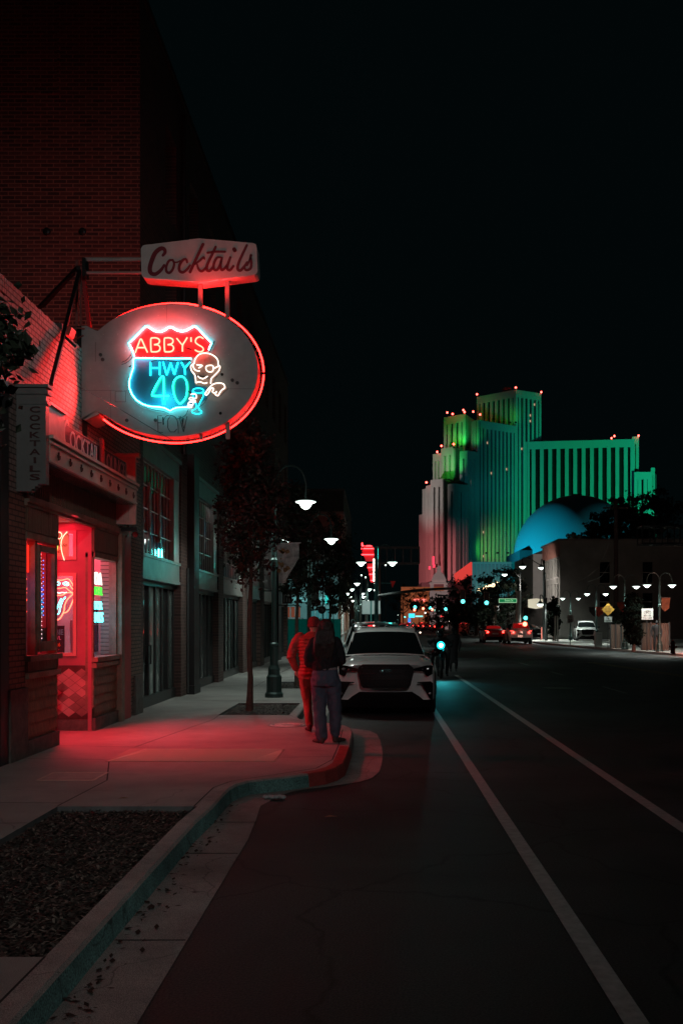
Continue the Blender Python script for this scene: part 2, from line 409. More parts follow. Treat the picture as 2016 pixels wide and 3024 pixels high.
# sidewalk slab strips with the two planting holes left open
FX = -4.3
m = MB()
def clampY(a, b, f): return a + (b-a)*f
ycuts = sorted({p[1] for p in INNER} | {4.9, 8.9, 17.6, 20.2, 24.6, 27.4})
def innerx(y):
    for k in range(len(INNER)-1):
        a, b = INNER[k], INNER[k+1]
        if a[1] <= y <= b[1] and b[1] > a[1]: return a[0] + (b[0]-a[0])*(y-a[1])/(b[1]-a[1])
    return INNER[-1][0]
ycuts = [y for y in ycuts if y <= 49.9]
for a, b in zip(ycuts, ycuts[1:]):
    hole = None
    mid = (a+b)/2
    if 4.9 < mid < 8.9: hole = (-2.85, None)
    if 17.6 < mid < 20.2: hole = (-2.8, -1.55)
    if 24.6 < mid < 27.4: hole = (-2.7, -1.55)
    xa, xb = innerx(a), innerx(b); x0 = -9
    if hole:
        m.quad((x0,a,.15),(hole[0],a,.15),(hole[0],b,.15),(x0,b,.15))
        if hole[1] is not None: m.quad((hole[1],a,.15),(xa,a,.15),(xb,b,.15),(hole[1],b,.15))
    else: m.quad((x0,a,.15),(xa,a,.15),(xb,b,.15),(x0,b,.15))
sw = tag(m.build("sidewalk", CONC), kind="structure")
m = MB()   # slab edges round the planting holes
for (x0,x1,y0,y1) in ((-2.85,-1.63,4.9,8.9),(-2.8,-1.55,17.6,20.2),(-2.7,-1.55,24.6,27.4)):
    m.quad((x0,y0,.0),(x0,y1,.0),(x0,y1,.15),(x0,y0,.15)); m.quad((x0,y1,0),(x1,y1,0),(x1,y1,.15),(x0,y1,.15)); m.quad((x0,y0,0),(x1,y0,0),(x1,y0,.15),(x0,y0,.15)); m.quad((x1,y0,0),(x1,y1,0),(x1,y1,.15),(x1,y0,.15))
m.build("slab_edge", M("slab_edge", (.16,.17,.17), .85, noise=.3), sw)
m = MB()
JT = .153
def joint(x0,y0,x1,y1,w=.014):
    d = Vector((x1-x0,y1-y0)).normalized(); nx, ny = -d.y*w/2, d.x*w/2
    m.quad((x0-nx,y0-ny,JT),(x1-nx,y1-ny,JT),(x1+nx,y1+ny,JT),(x0+nx,y0+ny,JT))
for l in ((-2.85,8.9,-2.8,10.35),(-2.8,10.35,-3.18,11.85),(-3.25,11.9,-4.3,12.0),(-3.18,13.05,-2.75,16.8),(-4.3,13.25,-3.2,13.1),(-1.2,12.1,-.5,12.15),(-4.3,8.1,-2.85,8.15),(-4.3,9.1,-2.85,9.05),(-2.75,16.8,-2.78,17.6),
          (-4.3,20.9,-1.53,20.7),(-4.3,23.2,-1.53,23.1),(-1.63,3.3,-1.63,4.9),(-2.85,3.3,-2.85,4.9),(-3.1,24,-3.1,40),(-1.63,8.9,-1.62,9.9),(-1.55,17.6,-1.45,17.3),(-1.62,9.9,-1.5,10.3),(-1.5,10.3,-1.1,10.72),(-1.1,10.72,-.68,11.2),(-.68,11.2,-.53,11.9),(-.53,11.9,-.51,13.2),(-.51,13.2,-.52,15.2)):
    joint(*l)
for y in (28.3,31,34,37): joint(-4.3,y,-1.53,y)
m.build("slab_joint", M("joint_dirt", (.03,.028,.026), .9), sw)

# mulch in the planting strip: nobody could count the chips
rnd = random.Random(3)
MUL = M("mulch_bed", (.035,.026,.02), .95, noise=.5, nscale=30, bump=1.0, bscale=60)
m = MB()
def bumpy(x0,x1,y0,y1,z,nx,ny,amp):
    vs = [(x0+(x1-x0)*i/nx, y0+(y1-y0)*j/ny, z+rnd.uniform(-amp,amp)) for j in range(ny+1) for i in range(nx+1)]
    fs = [(j*(nx+1)+i, j*(nx+1)+i+1, (j+1)*(nx+1)+i+1, (j+1)*(nx+1)+i) for j in range(ny) for i in range(nx)]
    m.add(vs, fs)
bumpy(-2.85,-1.63,4.9,8.9,.095,30,90,.012)
mb_ = tag(m.build("mulch_bed", MUL, smooth=True), "brown bark mulch filling the long planting strip by the kerb", "mulch", kind="stuff")
m = MB()
CHIPS = [M("chip_dark", (.045,.040,.034), .9), M("chip_mid", (.12,.10,.085), .85), M("chip_pale", (.27,.24,.20), .85)]
for ci, cnt in enumerate((6500, 4600, 1700)):
    m = MB()
    for i in range(cnt):
        x = rnd.uniform(-2.83,-1.65); y = 4.92 + 3.96*rnd.random(); z = .1 + rnd.uniform(0,.022)
        a = rnd.uniform(0,6.28); L = rnd.uniform(.008,.026); wd = rnd.uniform(.004,.011); ti = rnd.uniform(-.5,.5)
        u = Vector((math.cos(a),math.sin(a),ti)).normalized(); v = u.cross(Vector((0,0,1))).normalized()
        c = Vector((x,y,z)); m.quad(c-u*L-v*wd, c+u*L-v*wd*.6, c+u*L*.9+v*wd, c-u*L*.8+v*wd)
    m.build("bark_chip", CHIPS[ci], mb_)
# tree wells
for (x0,x1,y0,y1,lab) in ((-2.8,-1.55,17.6,20.2,"leaf-strewn soil square round the red-lit street tree"),(-2.7,-1.55,24.6,27.4,"dark soil square round the second tree behind the lamp post")):
    m = MB(); bumpy(x0,x1,y0,y1,.10,16,30,.012)
    s_ = tag(m.build("tree_well_soil", MUL, smooth=True), lab, "soil bed", kind="stuff")
    m = MB()
    for i in range(900):
        x = rnd.uniform(x0+.02,x1-.02); y = rnd.uniform(y0+.02,y1-.02); a = rnd.uniform(0,6.28); L = rnd.uniform(.015,.045)
        u = Vector((math.cos(a),math.sin(a),rnd.uniform(-.4,.4))).normalized(); v = u.cross(Vector((0,0,1))).normalized(); c = Vector((x,y,.118))
        m.quad(c-u*L, c-v*L*.5, c+u*L, c+v*L*.5)
    m.build("fallen_leaf", CHIPS[1], s_)
# litter of leaves in the gutter
m = MB()
for i in range(150):
    y = rnd.uniform(4.3,9.8); x = -1.46 + abs(rnd.gauss(0,.09)); a = rnd.uniform(0,6.28); L = rnd.uniform(.01,.035)
    u = Vector((math.cos(a),math.sin(a),rnd.uniform(-.3,.3))).normalized(); v = u.cross(Vector((0,0,1))).normalized(); c = Vector((x,y,.018+rnd.random()*.012))
    m.quad(c-u*L, c-v*L*.5, c+u*L, c+v*L*.5)
tag(m.build("gutter_leaves", M("dead_leaf", (.05,.022,.015), .9, noise=.4, nscale=20)), "dead brown leaves gathered along the foot of the teal-tinted kerb", "leaves", kind="stuff")
# single leaves and litter
def leaf(x, y, s, z, lab):
    m = MB(); m.add([(x-s,y,z),(x-s*.2,y+s*.5,z+.012),(x+s,y+s*.1,z+.004),(x+s*.1,y-s*.45,z+.01),(x,y,z+.003)], [(0,4,1),(1,4,2),(2,4,3),(3,4,0)])
    tag(m.build("fallen_leaf", M("pale_leaf", (.3,.2,.12), .8)), lab, "leaf")
leaf(-.42, 9.15, .065, .006, "curled pale leaf lying alone on the dark asphalt before the kerb bulge")
leaf(-2.35, 9.25, .05, .157, "brown leaf lying on the sidewalk just above the mulch strip")
m = MB()
for k in range(6):
    c = Vector((-1.12 + k*.035, 10.06 + .02*math.sin(k*2), .03)); m.ball(c, .035, .03, .022, 7, 5)
tag(m.build("crumpled_cup", M("crumpled_plastic", (.4,.42,.42), .3, bump=.6)), "crushed clear plastic cup lying in the gutter at the kerb bend", "litter")

# metal grate with diagonal ribs
GRM = M("grate_metal", (.50,.44,.36), .5, .1, noise=.2, nscale=8)
GRP = M("grate_plate", (.42,.36,.29), .6)  # plate darker than the ribs: shade between them is put into the colours
gt = thing("sidewalk_grate", "long ribbed metal hatch plate set in the sidewalk before the bar", "grate", (-2.19,12.3,.15))
MB().box(-3.19,-1.19,11.72,12.9,.151,.156).build("plate", GRP, gt)
m = MB()
for k in range(84):
    x = -3.3 + k*.0265
    a = (max(x,-3.18), 11.74); b = (min(x+.32,-1.2), 12.88)
    if a[0] > b[0] - .02: continue
    m.add([(a[0],a[1],.157),(a[0]+.009,a[1],.157),(b[0]+.009,b[1],.157),(b[0],b[1],.157),(a[0],a[1],.1583),(a[0]+.007,a[1],.1583),(b[0]+.007,b[1],.1583),(b[0],b[1],.1583)],[(4,5,6,7),(0,1,5,4),(2,3,7,6),(1,2,6,5),(3,0,4,7)])
m.build("rib", M("rib_metal", (.92,.84,.68), .45, 0), gt)
mh = thing("manhole_cover", "round cast manhole lid in the sidewalk beside the tree well", "manhole cover", (-1.42,15.85,.15))
MB().lathe([(.31,0),(.31,.006),(.0,.006)], (-1.42,15.85,.151), 36).build("lid", M("cast_iron_lid", (.24,.24,.23), .5, .1, noise=.35, nscale=12), mh)
m = MB()
for r in (.27,.2,.12):
    m.tube([(-1.42+r*math.cos(t*.2618), 15.85+r*math.sin(t*.2618), .158) for t in range(24)], .006, 4, True)
for t in range(12):
    a = t*math.pi/6; m.bar((-1.42+.13*math.cos(a),15.85+.13*math.sin(a),.158),(-1.42+.19*math.cos(a),15.85+.19*math.sin(a),.158),.02,.008)
m.build("raised_pattern", M("lid_pattern", (.75,.75,.72), .45, .0), mh)
for (x0,x1,y0,y1,lab) in ((-3.15,-1.85,10.62,10.78,"low rectangular utility hatch frame set in the near sidewalk"),):
    m = MB(); ub = thing("utility_hatch", lab, "utility lid", ((x0+x1)/2,(y0+y1)/2,.15))
    MB().box(-3.5,-2.95,10.35,10.85,.1515,.155).build("lid", M("lid_concrete", (.4,.35,.32), .7, noise=.2), ub)
    mm = MB(); mm.box(-3.53,-3.5,10.33,10.87,.1515,.158); mm.box(-2.95,-2.92,10.33,10.87,.1515,.158); mm.box(-3.5,-2.95,10.85,10.88,.1515,.158); mm.box(-3.5,-2.95,10.32,10.35,.1515,.158)
    mm.build("frame", GRM, ub)

# painted lines
def line(x, y0, y1, w, mat, nm="road_marking", x1=None):
    x1 = x if x1 is None else x1
    m = MB(); n = max(1, int((y1-y0)/1.2)); r_ = random.Random(int(x*10+y0))
    for k in range(n):
        a, b = y0+(y1-y0)*k/n, y0+(y1-y0)*(k+1)/n; xa, xb = x+(x1-x)*k/n, x+(x1-x)*(k+1)/n
        m.quad((xa-w/2,a,.005),(xa+w/2,a,.005),(xb+w/2,b,.005),(xb-w/2,b,.005))
    return tag(m.build(nm, mat), kind="structure")
line(1.16, -6, 38, .115, WHITE_LINE)
line(2.66, -6, 33.5, .125, WHITE_LINE)
for a, b in ((25,27.6),(33.4,35.8),(41,43.6)): line(6.25, a, b, .1, WORN_LINE)
line(10.4, 26, 44, .1, YELLOW_LINE, x1=9.3); line(10.65, 26, 44, .1, YELLOW_LINE, x1=9.55)
m = MB()
for (x0,x1,y) in ((3.2,4.4,48.0),(5,5.7,48.1),(6.5,9.4,47.9),(10.2,12,48),(12.6,13.4,48.2),(14,16,47.8)): m.box(x0,x1,y,y+.14,.004,.008)
tag(m.build("crosswalk_marking", WHITE_LINE), kind="structure")
m = MB()
for (x0,x1,y) in ((8.6,18,44.0),(11.6,18,37.2)): m.box(x0,x1,y,y+.2,.004,.007)
tag(m.build("stop_bar_marking", WORN_LINE), kind="structure")
MB().lathe([(.42,0),(.42,.004),(0,.004)], (4.9,26.9,.002), 30).build("x", M("road_lid", (.09,.085,.08), .5, .5, noise=.4, nscale=10)).name = "road_manhole"
tag(bpy.data.objects["road_manhole"], "dark round manhole lid in the traffic lane right of the bike lane", "manhole cover")
m = MB()
m.box(3.3,7.4,26.6,26.63,.004,.006); m.box(3.3,7.4,27.7,27.73,.004,.006)
tag(m.build("asphalt_seam", M("tar_seam", (.015,.015,.015), .3)), kind="structure")

# right-hand kerb and sidewalk
RC = [(18.5,30),(17.6,40),(16.3,47),(15.8,51.4),(14.9,58),(13.9,70),(13.2,80),(13.0,95)]
m = MB(); f = MB(); s = MB()
for (a, b) in zip(RC, RC[1:]):
    m.quad((a[0],a[1],.14),(b[0],b[1],.14),(b[0]+.2,b[1],.145),(a[0]+.2,a[1],.145)); f.quad((*a,0),(*b,0),(*b,.14),(*a,.14))
    s.quad((a[0]+.2,a[1],.145),(b[0]+.2,b[1],.145),(60,b[1],.145),(60,a[1],.145))
k = tag(m.build("far_kerb", M("far_kerb_paint", (.5,.33,.31), .6, noise=.3, nscale=3)), kind="structure"); f.build("kerb_face", M("far_kerb_face", (.42,.3,.28), .6, noise=.3), k)
tag(s.build("far_sidewalk", CONC), kind="structure")
RC2 = [(12.8,104),(11.6,112),(11.3,150),(11.6,240),(12,420)]
m = MB(); s = MB(); f = MB()
for (a, b) in zip(RC2, RC2[1:]):
    m.quad((a[0],a[1],.15),(b[0],b[1],.15),(b[0]+.3,b[1],.155),(a[0]+.3,a[1],.155)); s.quad((a[0]+.3,a[1],.15),(b[0]+.3,b[1],.15),(70,b[1],.15),(70,a[1],.15)); f.quad((*a,0),(*b,0),(*b,.15),(*a,.15))
k = tag(m.build("distant_kerb", M("pale_kerb", (.6,.58,.55), .6)), kind="structure"); f.build("kerb_face", M("pale_kerb", (.6,.58,.55), .6), k)
tag(s.build("distant_sidewalk", CONC), kind="structure")
m = MB(); m.box(-30,.1,59,160,-.02,.15); m.box(-30,-2.5,160,420,-.02,.15)
tag(m.build("north_sidewalk", CONC), kind="structure")
# ================================================================ LEFT: THE BAR
U, V, N = (0,1,0), (0,0,1), (1,0,0)
WBRICK = Mbrick("painted_cream_brick", (.40,.34,.30), (.31,.26,.23), (.10,.085,.08), 'Y', .135, .0665, .009, patch=.12)
WBRICKX = Mbrick("painted_cream_brick_side", (.62,.56,.50), (.52,.46,.42), (.10,.085,.08), 'X', .205, .0665, .009, patch=.12)
TBRICK = Mbrick("tan_brick", (.24,.15,.11), (.19,.12,.09), (.05,.04,.035), 'Y', .20, .0665, .010, patch=.25)
RBRICK = Mbrick("red_brick", (.15,.060,.050), (.055,.028,.028), (.30,.15,.115), 'X', .235, .0735, .011, patch=.3, bump=.8)
RBRICKY = Mbrick("red_brick_front", (.12,.065,.055), (.06,.036,.034), (.16,.10,.085), 'Y', .235, .0735, .010, patch=.3)
WOOD = M("brown_board", (.17,.11,.075), .6, noise=.3, nscale=3, bump=.3, bscale=20, stretch=(1,6,.6))
TRIM = M("weathered_trim", (.27,.20,.15), .6, noise=.35, nscale=6, bump=.2)
CREAM = M("cream_enamel", (.62,.58,.50), .45, noise=.10, nscale=4, bump=.06)
PINKW = M("pink_painted_frame", (.46,.15,.20), .5, noise=.1, nscale=4)
REDP = M("red_painted_timber", (.45,.03,.035), .5, noise=.2, nscale=5)
DIRT = M("dark_stone", (.12,.11,.10), .8, noise=.4, nscale=8, bump=.4)
CLEAR = Mglass("clear_glass", (.92,.92,.94), .015)

bar = thing("bar_building", "single storey cream brick cocktail bar with a red lit entrance recess", "bar", (FX,14.8,0))
BY0, BY1, BT = 11.35, 18.1, 5.68
# front wall: openings for window, entrance recess, second window
m = MB()
holes_wall(m, (FX,BY0,0), U, V, N, BY1-BY0, 5.60, [(12.16-BY0,16.42-BY0,.13,3.30)], .25)
m.box(FX-9.0,FX-.002,BY0,BY0+.25,0,5.6); m.box(FX-9.0,FX-8.75,BY0,BY1,0,5.6); m.box(FX-9.0,FX-.02,BY0+.01,BY1,5.2,5.3)
m.build("wall", WBRICK, bar)
m = MB()   # soldier course with worn gaps
y = BY0
k = 0
while y < BY1-.07:
    m.box(FX-.16,FX+.012,y+.004,y+.066,5.585,(5.70 if k in (46,47,48,49,50,75,76) else 5.78)+.01*math.sin(k*1.7))
    y += .07; k += 1
m.build("coping", WBRICK, bar)
MB().box(FX-.02,FX+.03,BY0-.03,BY0+.22,0,5.3).build("downpipe", M("dark_pipe", (.02,.02,.022), .5), bar)
# darker brick piers below the marquee
for a_ in ((11.6,12.14,.15,3.34),(17.2,18.1,.5,4.6)): MB().box(FX,FX+.022,*a_).build("brick_pier", TBRICK, bar)
for a_ in ((.05,11.58,12.16,.15,1.0),(.06,17.55,18.1,.15,.85)): MB().box(FX,FX+a_[0],*a_[1:]).build("pier_base", DIRT, bar)
# wood band above the openings
m = MB()
m.box(FX,FX+.03,12.14,16.5,3.34,3.80)
yy = 12.16
while yy < 16.48: m.box(FX+.03,FX+.045,yy,yy+.05,3.345,3.80); yy += .085
m.build("slat_band", WOOD, bar)
m = MB(); m.box(FX-.02,FX+.085,12.1,16.95,3.26,3.34); m.box(FX,FX+.06,12.1,16.95,3.22,3.26); m.build("lower_trim", TRIM, bar)

def shopfront(y0, y1, sill, head, upper_top, mull, nm):
    """timber window bay between y0 and y1"""
    m = MB()
    m.box(FX-.04,FX+.03,y0,y1,head+.06,upper_top)                     # upper boards
    yy = y0+.03
    while yy < y1-.05: m.box(FX+.03,FX+.042,yy,yy+.072,head+.10,upper_top); yy += .085
    m.build("board_panel", WOOD, bar); m = MB(); m.box(FX-.04,FX+.03,y0,y1,1.17,sill-.05)
    yy = y0+.03
    while yy < y1-.05: m.box(FX+.03,FX+.040,yy,yy+.072,1.19,sill-.06); yy += .085
    m.build("board_panel", WOOD, bar)
    m = MB(); m.box(FX-.1,FX+.02,y0,y0+.05,.5,head+.06); m.box(FX-.1,FX+.02,y1-.05,y1,.5,head+.06); m.box(FX-.1,FX+.045,y0,y1,head,head+.08)
    for q in mull: m.box(FX-.09,FX+.01,q-.045,q+.045,sill,head)
    w = m.build("window_frame", TRIM, bar)
    m = MB(); m.box(FX-.1,FX+.09,y0-.01,y1+.01,sill-.07,sill); m.box(FX-.1,FX+.07,y0-.01,y1+.01,1.10,1.17); m.build("sill", TRIM, w)
    MB().quad((FX-.05,y0+.05,sill),(FX-.05,y1-.05,sill),(FX-.05,y1-.05,head),(FX-.05,y0+.05,head)).build("pane", CLEAR, w)
    # shingled skirt
    m = MB(); m.box(FX-.04,FX,y0,y1,.15,1.10)
    for r_ in range(5):
        zb = .36 + r_*.145; yy = y0 + (.0 if r_ % 2 else .03)
        while yy < y1-.03:
            e = min(yy+.062, y1)
            m.add([(FX+.012,yy,zb+.16),(FX+.012,e,zb+.16),(FX+.026,e,zb+.05),(FX+.03,(yy+e)/2,zb),(FX+.026,yy,zb+.05)],[(0,1,2,3,4)]); yy += .062
    m.build("shingle_skirt", M("stained_shingle", (.20,.115,.065), .55, noise=.55, nscale=5, stretch=(1,4,1)), bar)
    MB().box(FX-.03,FX+.05,y0,y1,.15,.34).build("plinth", DIRT, bar)
shopfront(12.14, 13.36, 1.38, 2.82, 3.22, (12.56,), "a")
shopfront(15.06, 16.42, 1.26, 2.78, 3.22, (), "b")
# window sash of first bay: pale timber
m = MB(); m.box(FX-.02,FX+.03,12.62,12.68,1.42,2.78); m.box(FX-.02,FX+.03,13.22,13.28,1.42,2.78); m.box(FX-.018,FX+.028,12.681,13.219,2.70,2.778); m.box(FX-.018,FX+.028,12.681,13.219,1.422,1.55)
m.build("sash", TRIM, bar)
# red pilasters at the far end
m = MB(); m.box(FX,FX+.10,16.42,16.62,.15,3.26); m.build("timber_post", TRIM, bar)
m = MB(); m.box(FX,FX+.06,16.62,17.2,.15,3.40); m.build("red_post", REDP, bar)
# ---- entrance recess: far side wall faces the street corner
EX0 = -6.2; EY = 15.08
m = MB(); holes_wall(m, (EX0,EY,1.14), (1,0,0), V, (0,-1,0), 1.9-.06, 2.16, [(.42,1.66,.14,1.40),(.42,1.66,1.60,2.04)], .12)
m.build("recess_wall", PINKW, bar)
wf = MB()
for (a,b,c,d) in ((-5.78,-4.54,1.28,2.54),(-5.78,-4.54,2.74,3.18)):
    for (p,q,r_,s_) in ((a,a+.05,c,d),(b-.05,b,c,d),(a+.051,b-.051,c,c+.05),(a+.051,b-.051,d-.05,d)): wf.box(p,q,EY-.02,EY+.05,r_,s_)
wfo = wf.build("window_frame", M("salmon_frame", (.75,.38,.36), .45), bar)
MB().quad((-5.73,EY+.033,1.33),(-4.59,EY+.033,1.33),(-4.59,EY+.033,2.49),(-5.73,EY+.033,2.49)).build("pane", CLEAR, wfo)
MB().box(FX-.06,FX-.003,EY-.034,EY-.022,.151,3.259).build("corner_post", PINKW, bar)
MB().box(-6.19,-4.363,EY-.012,EY-.001,3.182,3.298).build("header", PINKW, bar)
# harlequin tile base
TA = M("tile_pink", (.60,.33,.33), .35, noise=.2, nscale=3); TB = M("tile_dark", (.10,.05,.05), .35, noise=.5, nscale=3); TC = M("tile_grey", (.30,.19,.18), .35, noise=.5, nscale=3)
MB().box(-6.19,-4.362,EY-.005,EY+.1,.32,1.139).build("tile_ground", TB, bar)
MB().box(-6.2,-4.362,EY-.022,EY+.1,.152,.318).build("recess_plinth", DIRT, bar)
ta, tb = MB(), MB(); rr = random.Random(5); s_ = .098
for i in range(-1, 22):
    for j in range(5):
        cx_ = -4.46 - i*s_ ; cz = .44 + j*2*s_*.74
        cz = .43 + j*.148 + (.074 if i % 2 else 0)
        if cz > 1.08 or cx_ < -6.1: continue
        h_ = .070
        q = [(cx_-s_*.98,EY-.009,cz),(cx_,EY-.009,cz-h_),(cx_+s_*.98,EY-.009,cz),(cx_,EY-.009,cz+h_)]
        (ta if rr.random() < .62 else tb).quad(*q)
ta.build("pale_tile", TA, bar); tb.build("dull_tile", TC, bar)
# near side wall and back wall with door
m = MB(); m.box(-6.2,FX-.11,13.30,13.36,.15,1.2); m.box(-6.2,FX-.11,13.30,13.36,3.1,3.3); m.box(FX-.17,FX-.11,13.30,13.36,1.2,3.1); m.box(-6.2,-5.9,13.30,13.36,1.2,3.1); m.box(-5.05,-5.0,13.30,13.36,1.2,3.1); nsw = m.build("near_side_wall", PINKW, bar)
MB().quad((-5.9,13.33,1.2),(FX-.17,13.33,1.2),(FX-.17,13.33,3.1),(-5.9,13.33,3.1)).build("pane", CLEAR, nsw)
m = MB(); m.box(-6.26,-6.2,13.3,15.2,.15,3.3); m.build("back_wall", REDP, bar)
dr = MB().box(-6.2,-6.15,13.7,14.7,.15,2.3).build("door", M("dark_red_door", (.12,.02,.02), .4), bar)
m = MB(); m.tube([(-6.12,14.6,1.0),(-6.08,14.6,1.05),(-6.08,14.6,1.35),(-6.12,14.6,1.4)], .012); m.build("handle", M("brass", (.5,.35,.12), .3, .9), dr)
MB().box(-6.2,FX,13.3,15.2,3.30,3.36).build("recess_ceiling", M("ceiling_cream", (.75,.62,.58), .7), bar)
# interior room behind the windows
RW = M("red_room_wall", (.50,.05,.06), .6, noise=.3, nscale=3)
m = MB(); m.box(-8.2,-8.15,11.7,17.9,.15,3.3); m.box(-8.2,FX-.3,17.9,17.95,.15,3.3); m.box(-8.2,FX-.3,11.62,11.67,.15,3.3)
m.build("room_wall", RW, bar)
MB().box(-8.2,FX-.26,11.6,18,3.38,3.42).build("room_ceiling", M("dark_ceiling", (.18,.03,.04), .7), bar)
for a_ in ((-8.2,-6.28,11.6,18),(-6.27,FX-.27,11.6,13.28),(-6.27,FX-.27,15.2,18)): MB().box(*a_,.1,.162).build("room_floor", M("dark_floor", (.08,.03,.03), .5), bar)
# bar counter with back shelves and bottles
m = MB(); m.box(-7.1,-6.6,12.0,13.1,.16,1.2); m.box(-7.2,-6.5,11.9,13.15,1.2,1.26); m.build("bar_counter", M("dark_counter", (.06,.02,.02), .3), bar)
# ceiling light of the recess (the glow that spills on the sidewalk)
lf = MB().box(-5.6,-4.6,14.15,14.25,3.27,3.30).build("recess_light", Mem("recess_tube", (6,.35,.5), 2.2), bar)
lamp('AREA', "recess_glow", (-4.95,14.2,3.24), 30, (1,.025,.06), bar, 1.3, (-4.7,14.3,0), sizey=1.3)
lamp('POINT', "room_glow_near", (-5.3,12.3,2.9), 60, (1,.02,.02), bar, .3)
lamp('POINT', "room_glow_far", (-5.0,16.2,2.95), 75, (1,.10,.16), bar, .3)
lamp('POINT', "room_cyan_glow", (-4.62,15.75,1.9), 9.0, (.05,.7,1), bar, .1)
lamp('SPOT', "street_red_fill", (-4.55,14.2,3.0), 460, (1,.02,.04), bar, .25, (-2.7,14.1,.1), 104, 1.0)  # unseen spot added to spread the doorway's red over the sidewalk
MB().box(-7.2,FX-.3,17.0,17.06,.16,3.3).build("pink_partition", M("pink_partition", (.62,.40,.44), .6, noise=.25, nscale=2), bar)
MB().box(-4.95,-4.75,16.96,17.0,1.3,2.1).build("hanging_notice", M("notice_dark", (.05,.03,.06), .6), bar)
# strips added inside the near window to imitate its blue neon and reflections
m = MB(); m.tube(crom([(-4.36,12.14,2.30),(-4.37,12.26,2.33),(-4.38,12.34,2.26),(-4.37,12.22,2.24),(-4.38,12.36,2.20)], 5), .012, 7); m.build("inside_tube", Mem("strip_blue", (.25,.9,4.5), 1.2), bar)
m = MB(); m.tube(crom([(-4.38,12.14,2.06),(-4.39,12.30,2.08),(-4.39,12.38,2.02),(-4.39,12.26,1.99)], 5), .022, 7); m.build("inside_tube", Mem("strip_cyan", (.05,1.3,2.6), 1.1), bar)
for k, (z_, c_) in enumerate(((2.24,(.16,.12,1.1)),(2.16,(.10,.20,1.0)),(2.08,(.02,.40,.9)),(2.00,(.02,.5,.8)),(1.93,(.01,.35,.5)))):
    MB().tube([(-4.375,12.70,z_),(-4.385,13.02,z_-.01)], .030, 7).build("inside_tube", Mem("strip_b%d" % k, c_, .8), bar)
MB().box(-4.37,-4.36,12.17,12.50,2.42,2.76).build("red_glow_panel", Mem("red_glow_panel", (2.2,.04,.02), 1.0), bar)  # glowing panels added to redden the top of the near window
MB().box(-4.42,-4.41,12.66,13.15,2.32,2.66).build("red_glow_panel", Mem("red_glow_panel_dim", (.55,.012,.01), 1.0), bar)
m = MB()
for k in range(9): m.ball((-4.357,12.93,2.72-k*.045), .007,None,None,6,4)
for k in range(16): m.ball((-4.357,12.97,2.3-k*.055), .005,None,None,6,4)
m.build("bead_lights", Mem("bead_white", (3,1.8,2.0), 1.6), bar)
m = MB()
for k in range(14): m.ball((-4.357,13.03,2.6-k*.055), .007,None,None,6,4)
m.build("bead_lights", Mem("bead_blue", (.1,.8,3.5), 1.5), bar)
MB().box(-4.37,-4.36,12.86,13.18,1.44,1.72).build("window_notice", M("notice_paper", (.6,.6,.6), .8), bar)

# ---- marquee
MX = FX + .35
MQ = MB().box(FX,MX,12.05,16.32,3.74,4.02).build("marquee", CREAM, bar)
m = MB(); m.box(FX,MX+.05,12.03,16.40,4.02,4.06); m.box(FX,MX+.03,12.03,16.38,3.955,3.985); m.box(FX,MX+.025,12.03,16.36,3.735,3.755); m.build("marquee_ledge", CREAM, MQ)
m = MB(); m.box(MX-.07,MX-.03,12.05,12.72,4.06,4.44); m.box(MX-.09,MX+.0,12.05,12.74,4.44,4.475); m.box(MX-.10,MX-.075,12.7,16.05,4.06,4.36); m.build("marquee_upstand", M("upstand_enamel", (.55,.48,.42), .45, noise=.25), MQ)
MB().box(MX-.073,MX-.068,12.74,15.95,4.065,4.35).build("letter_backing", M("dark_backing", (.015,.012,.02), .5), MQ)
m = MB(); m.box(FX,MX,16.32,16.40,3.40,4.50); m.box(FX,MX+.06,16.29,16.44,4.50,4.56); m.box(FX,MX+.03,16.31,16.42,4.42,4.44)
for q in range(4): m.box(FX+.02+q*.085,FX+.075+q*.085,16.30,16.32,3.45,3.74)
m.build("end_board", M("end_board_red", (.62,.40,.36), .45, noise=.15), MQ)
m = MB()
for q in range(7): m.box(FX+.03+q*.045,FX+.055+q*.045,12.1,16.3,3.715,3.735)
m.build("soffit", M("soffit_metal", (.35,.30,.27), .25, .8), MQ)
for k in range(9):
    m = MB(); y = 12.35 + k*.475
    m.bar((MX+.012,y,3.80),(MX+.012,y,3.90),.018); m.tube([(MX+.014,y-.045,3.86),(MX+.016,y-.03,3.82),(MX+.016,y+.03,3.82),(MX+.014,y+.045,3.86)], .009, 5)
    m.build("bulb_hook", M("hook_dark", (.08,.02,.015), .5), MQ)
LET = M("pale_letter", (.80,.66,.66), .5)
text_obj("lettering", "C", LET, MQ, (MX-.045,12.72,4.03), U, V, .22, .38, .006)
text_obj("lettering", "OCKTAIL", LET, MQ, (MX-.045,12.98,4.065), U, V, 1.34, .24, .006)
MB().box(MX-.06,MX-.03,14.42,14.56,4.06,4.46).build("divider", REDP, MQ)
text_obj("lettering", "LOUNGE", M("dull_letter", (.26,.17,.18), .5), MQ, (MX-.045,14.60,4.065), U, V, 1.25, .24, .006)

